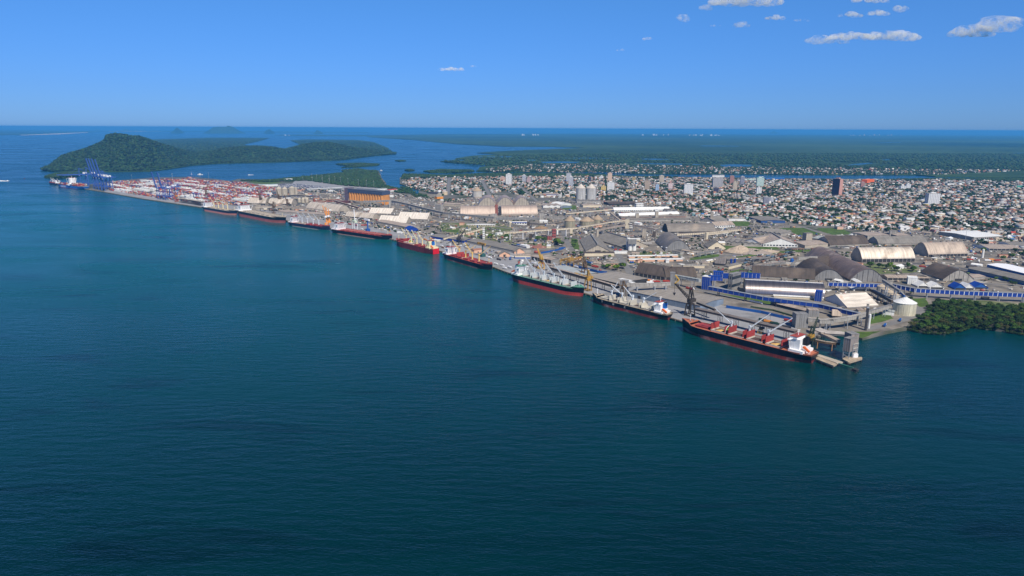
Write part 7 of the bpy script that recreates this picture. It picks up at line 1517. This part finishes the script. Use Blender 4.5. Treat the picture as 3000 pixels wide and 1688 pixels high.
boat('small white boat at the river bank','k',1000,335,R(0),1.2)
def buoy(label, r_, x, y): b = G(r_,x,y,0); t = thing('buoy', label, 'buoy', b); MB().cyl(0,0,-.3,1.6,2.2,2.0,n=12).build('float', CARC['red'], t); MB().cyl(0,0,1.6,7,.5,.2,n=6).build('mast', CARC['red'], t)
buoy('small red buoy in the open water left of the port','l',155,395)
# ================================================================ far white settlements on the coast
WB = mat('far_white_wall',(.75,.75,.72),.8,0,.05); fb = []
for x0,x1,y,n_ in [(1905,1960,397,7),(2020,2115,398,14),(2490,2640,397.5,12),(1525,1580,397,6),(1880,1890,397,2),(1600,1640,385,3),(832,850,397.2,3)]:
    for k in range(n_):
        x = rr.uniform(x0,x1); b = G('p',x,y+rr.uniform(-.3,.5),5); s = rr.uniform(20,55)*(.5 if x0 < 900 else 1); t = MB().box(-s/2,s/2,-20,20,0,rr.uniform(25,75)).build('coast_building', WB); t.location = b
        tag(t, None, 'building', 'white buildings on the far coast'); AUTO.append((t,'tiny white building on the far coast',Vector((b.x,b.y,0))))
# ================================================================ clouds
CM = bpy.data.materials.new('cloud_vapour'); CM.use_nodes = True; CM.node_tree.nodes.clear(); co_ = CM.node_tree.nodes.new('ShaderNodeOutputMaterial'); cv = CM.node_tree.nodes.new('ShaderNodeVolumePrincipled'); cv.inputs['Color'].default_value = (1,1,1,1); cv.inputs['Density'].default_value = .010; cv.inputs['Anisotropy'].default_value = -.45
CM.node_tree.links.new(cv.outputs[0], co_.inputs['Volume'])
_N = CM.node_tree.nodes; _L = CM.node_tree.links; _t = _N.new('ShaderNodeTexCoord'); _n = _N.new('ShaderNodeTexNoise'); _n.inputs['Scale'].default_value = .006; _n.inputs['Detail'].default_value = 4; _n.inputs['Roughness'].default_value = .65; _L.new(_t.outputs['Object'], _n.inputs['Vector'])
_m = _N.new('ShaderNodeMapRange'); _m.inputs[1].default_value = .42; _m.inputs[2].default_value = .62; _m.inputs[3].default_value = 0; _m.inputs[4].default_value = .011; _L.new(_n.outputs[0], _m.inputs[0]); _L.new(_m.outputs[0], cv.inputs['Density'])
CM2 = CM.copy(); CM2.name = 'thin_cloud_vapour'; [n for n in CM2.node_tree.nodes if n.type=='MAP_RANGE'][0].inputs[4].default_value = .006
for (x0,x1,y0,y1,thin) in [(2082,2285,-22,18,0),(2240,2308,44,60,0),(1988,2012,40,66,1),(2052,2082,10,32,1),(2138,2192,60,82,1),(2080,2110,70,78,1),(2458,2524,34,52,0),(2500,2600,-14,8,0),(2540,2602,28,46,0),(2620,2655,14,36,1),(2368,2480,100,130,1),(2430,2560,92,118,0),(2520,2690,88,120,0),(2790,2905,72,108,0),(2885,2970,40,92,1),(1884,1908,106,120,1),(1808,1826,140,150,1),(1282,1362,195,209,0),(1376,1394,190,198,1),(2320,2370,55,64,1)]:
    dist_ = 16000; q = random.Random(int(x0)); bm = bmesh.new(); n_ = max(5,int((x1-x0)/6)); cy_ = (y0+y1)/2; c0 = EYE + ray((x0+x1)/2, cy_).normalized()*dist_
    for k in range(n_):
        f = q.random(); x = x0+(x1-x0)*f; e = math.sin(math.pi*(.1+.8*f)); rad = (y1-y0)/2*(.35+.55*e*q.uniform(.6,1.1)); y = y1 - rad*.8 - q.uniform(0,(y1-y0)*.35)*e
        p = EYE + ray(x,y).normalized()*(dist_+q.uniform(-150,150)) - c0; r_ = rad*dist_/F*1.0
        ret = bmesh.ops.create_icosphere(bm, subdivisions=2, radius=r_); 
        for v_ in ret['verts']: v_.co = Vector((v_.co.x*q.uniform(1.2,1.7), v_.co.y*1.3, v_.co.z*.8))*q.uniform(.85,1.15) + p
    me = bpy.data.meshes.new('clouds'); bm.to_mesh(me); bm.free(); me.materials.append(CM2 if thin else CM); o = bpy.data.objects.new('clouds', me); C.objects.link(o); o.location = c0; tag(o, 'small puffy white cloud in the blue sky', kind='stuff')
# ================================================================ labels from the landmarks around
ORD = ['nearest','second nearest','third nearest','fourth nearest','fifth nearest','sixth nearest','seventh nearest','eighth nearest','ninth nearest','tenth nearest','eleventh nearest','twelfth nearest']
def finish_labels():
    G_ = {}; LP = np.array([(p.x,p.y) for _, p in LAND])
    for o, ph, P in AUTO:
        d = np.hypot(LP[:,0]-P.x, LP[:,1]-P.y); k = int(np.argmin(d)); v = Vector((P.x,P.y,0)).normalized(); q = P - Vector((LP[k][0],LP[k][1],0)); al = q.dot(v); ac = q.dot(Vector((v.y,-v.x,0)))
        rel = ('right of' if ac > 0 else 'left of') if abs(ac) > abs(al) else ('behind' if al > 0 else 'in front of')
        G_.setdefault((ph, k, rel), []).append((d[k], o))
    for (ph, k, rel), L_ in G_.items():
        L_.sort(key=lambda t: t[0])
        for i, (_, o) in enumerate(L_):
            s = f'{ph} {rel} {LAND[k][0]}'
            if len(L_) > 1: s += ', ' + (ORD[i] if i < 12 else f'{i+1}th nearest')
            w_ = s.split(); o['label'] = ' '.join(w_[:16])
finish_labels()
# ================================================================ air
def haze_box():
    mb = MB().box(-250000, 250000, -250000, 250000, -4.2, HCAM + 16)
    m = bpy.data.materials.new('haze_air'); m.use_nodes = True; N = m.node_tree.nodes; N.clear()
    o = N.new('ShaderNodeOutputMaterial'); v = N.new('ShaderNodeVolumePrincipled'); v.inputs['Density'].default_value = 3.6e-5
    v.inputs['Color'].default_value = (.10, .45, .95, 1); v.inputs['Anisotropy'].default_value = 0.0
    m.node_tree.links.new(v.outputs[0], o.inputs['Volume'])
    return tag(mb.build('haze', m), 'thin blue air haze over the bay', kind='stuff')
haze_box()
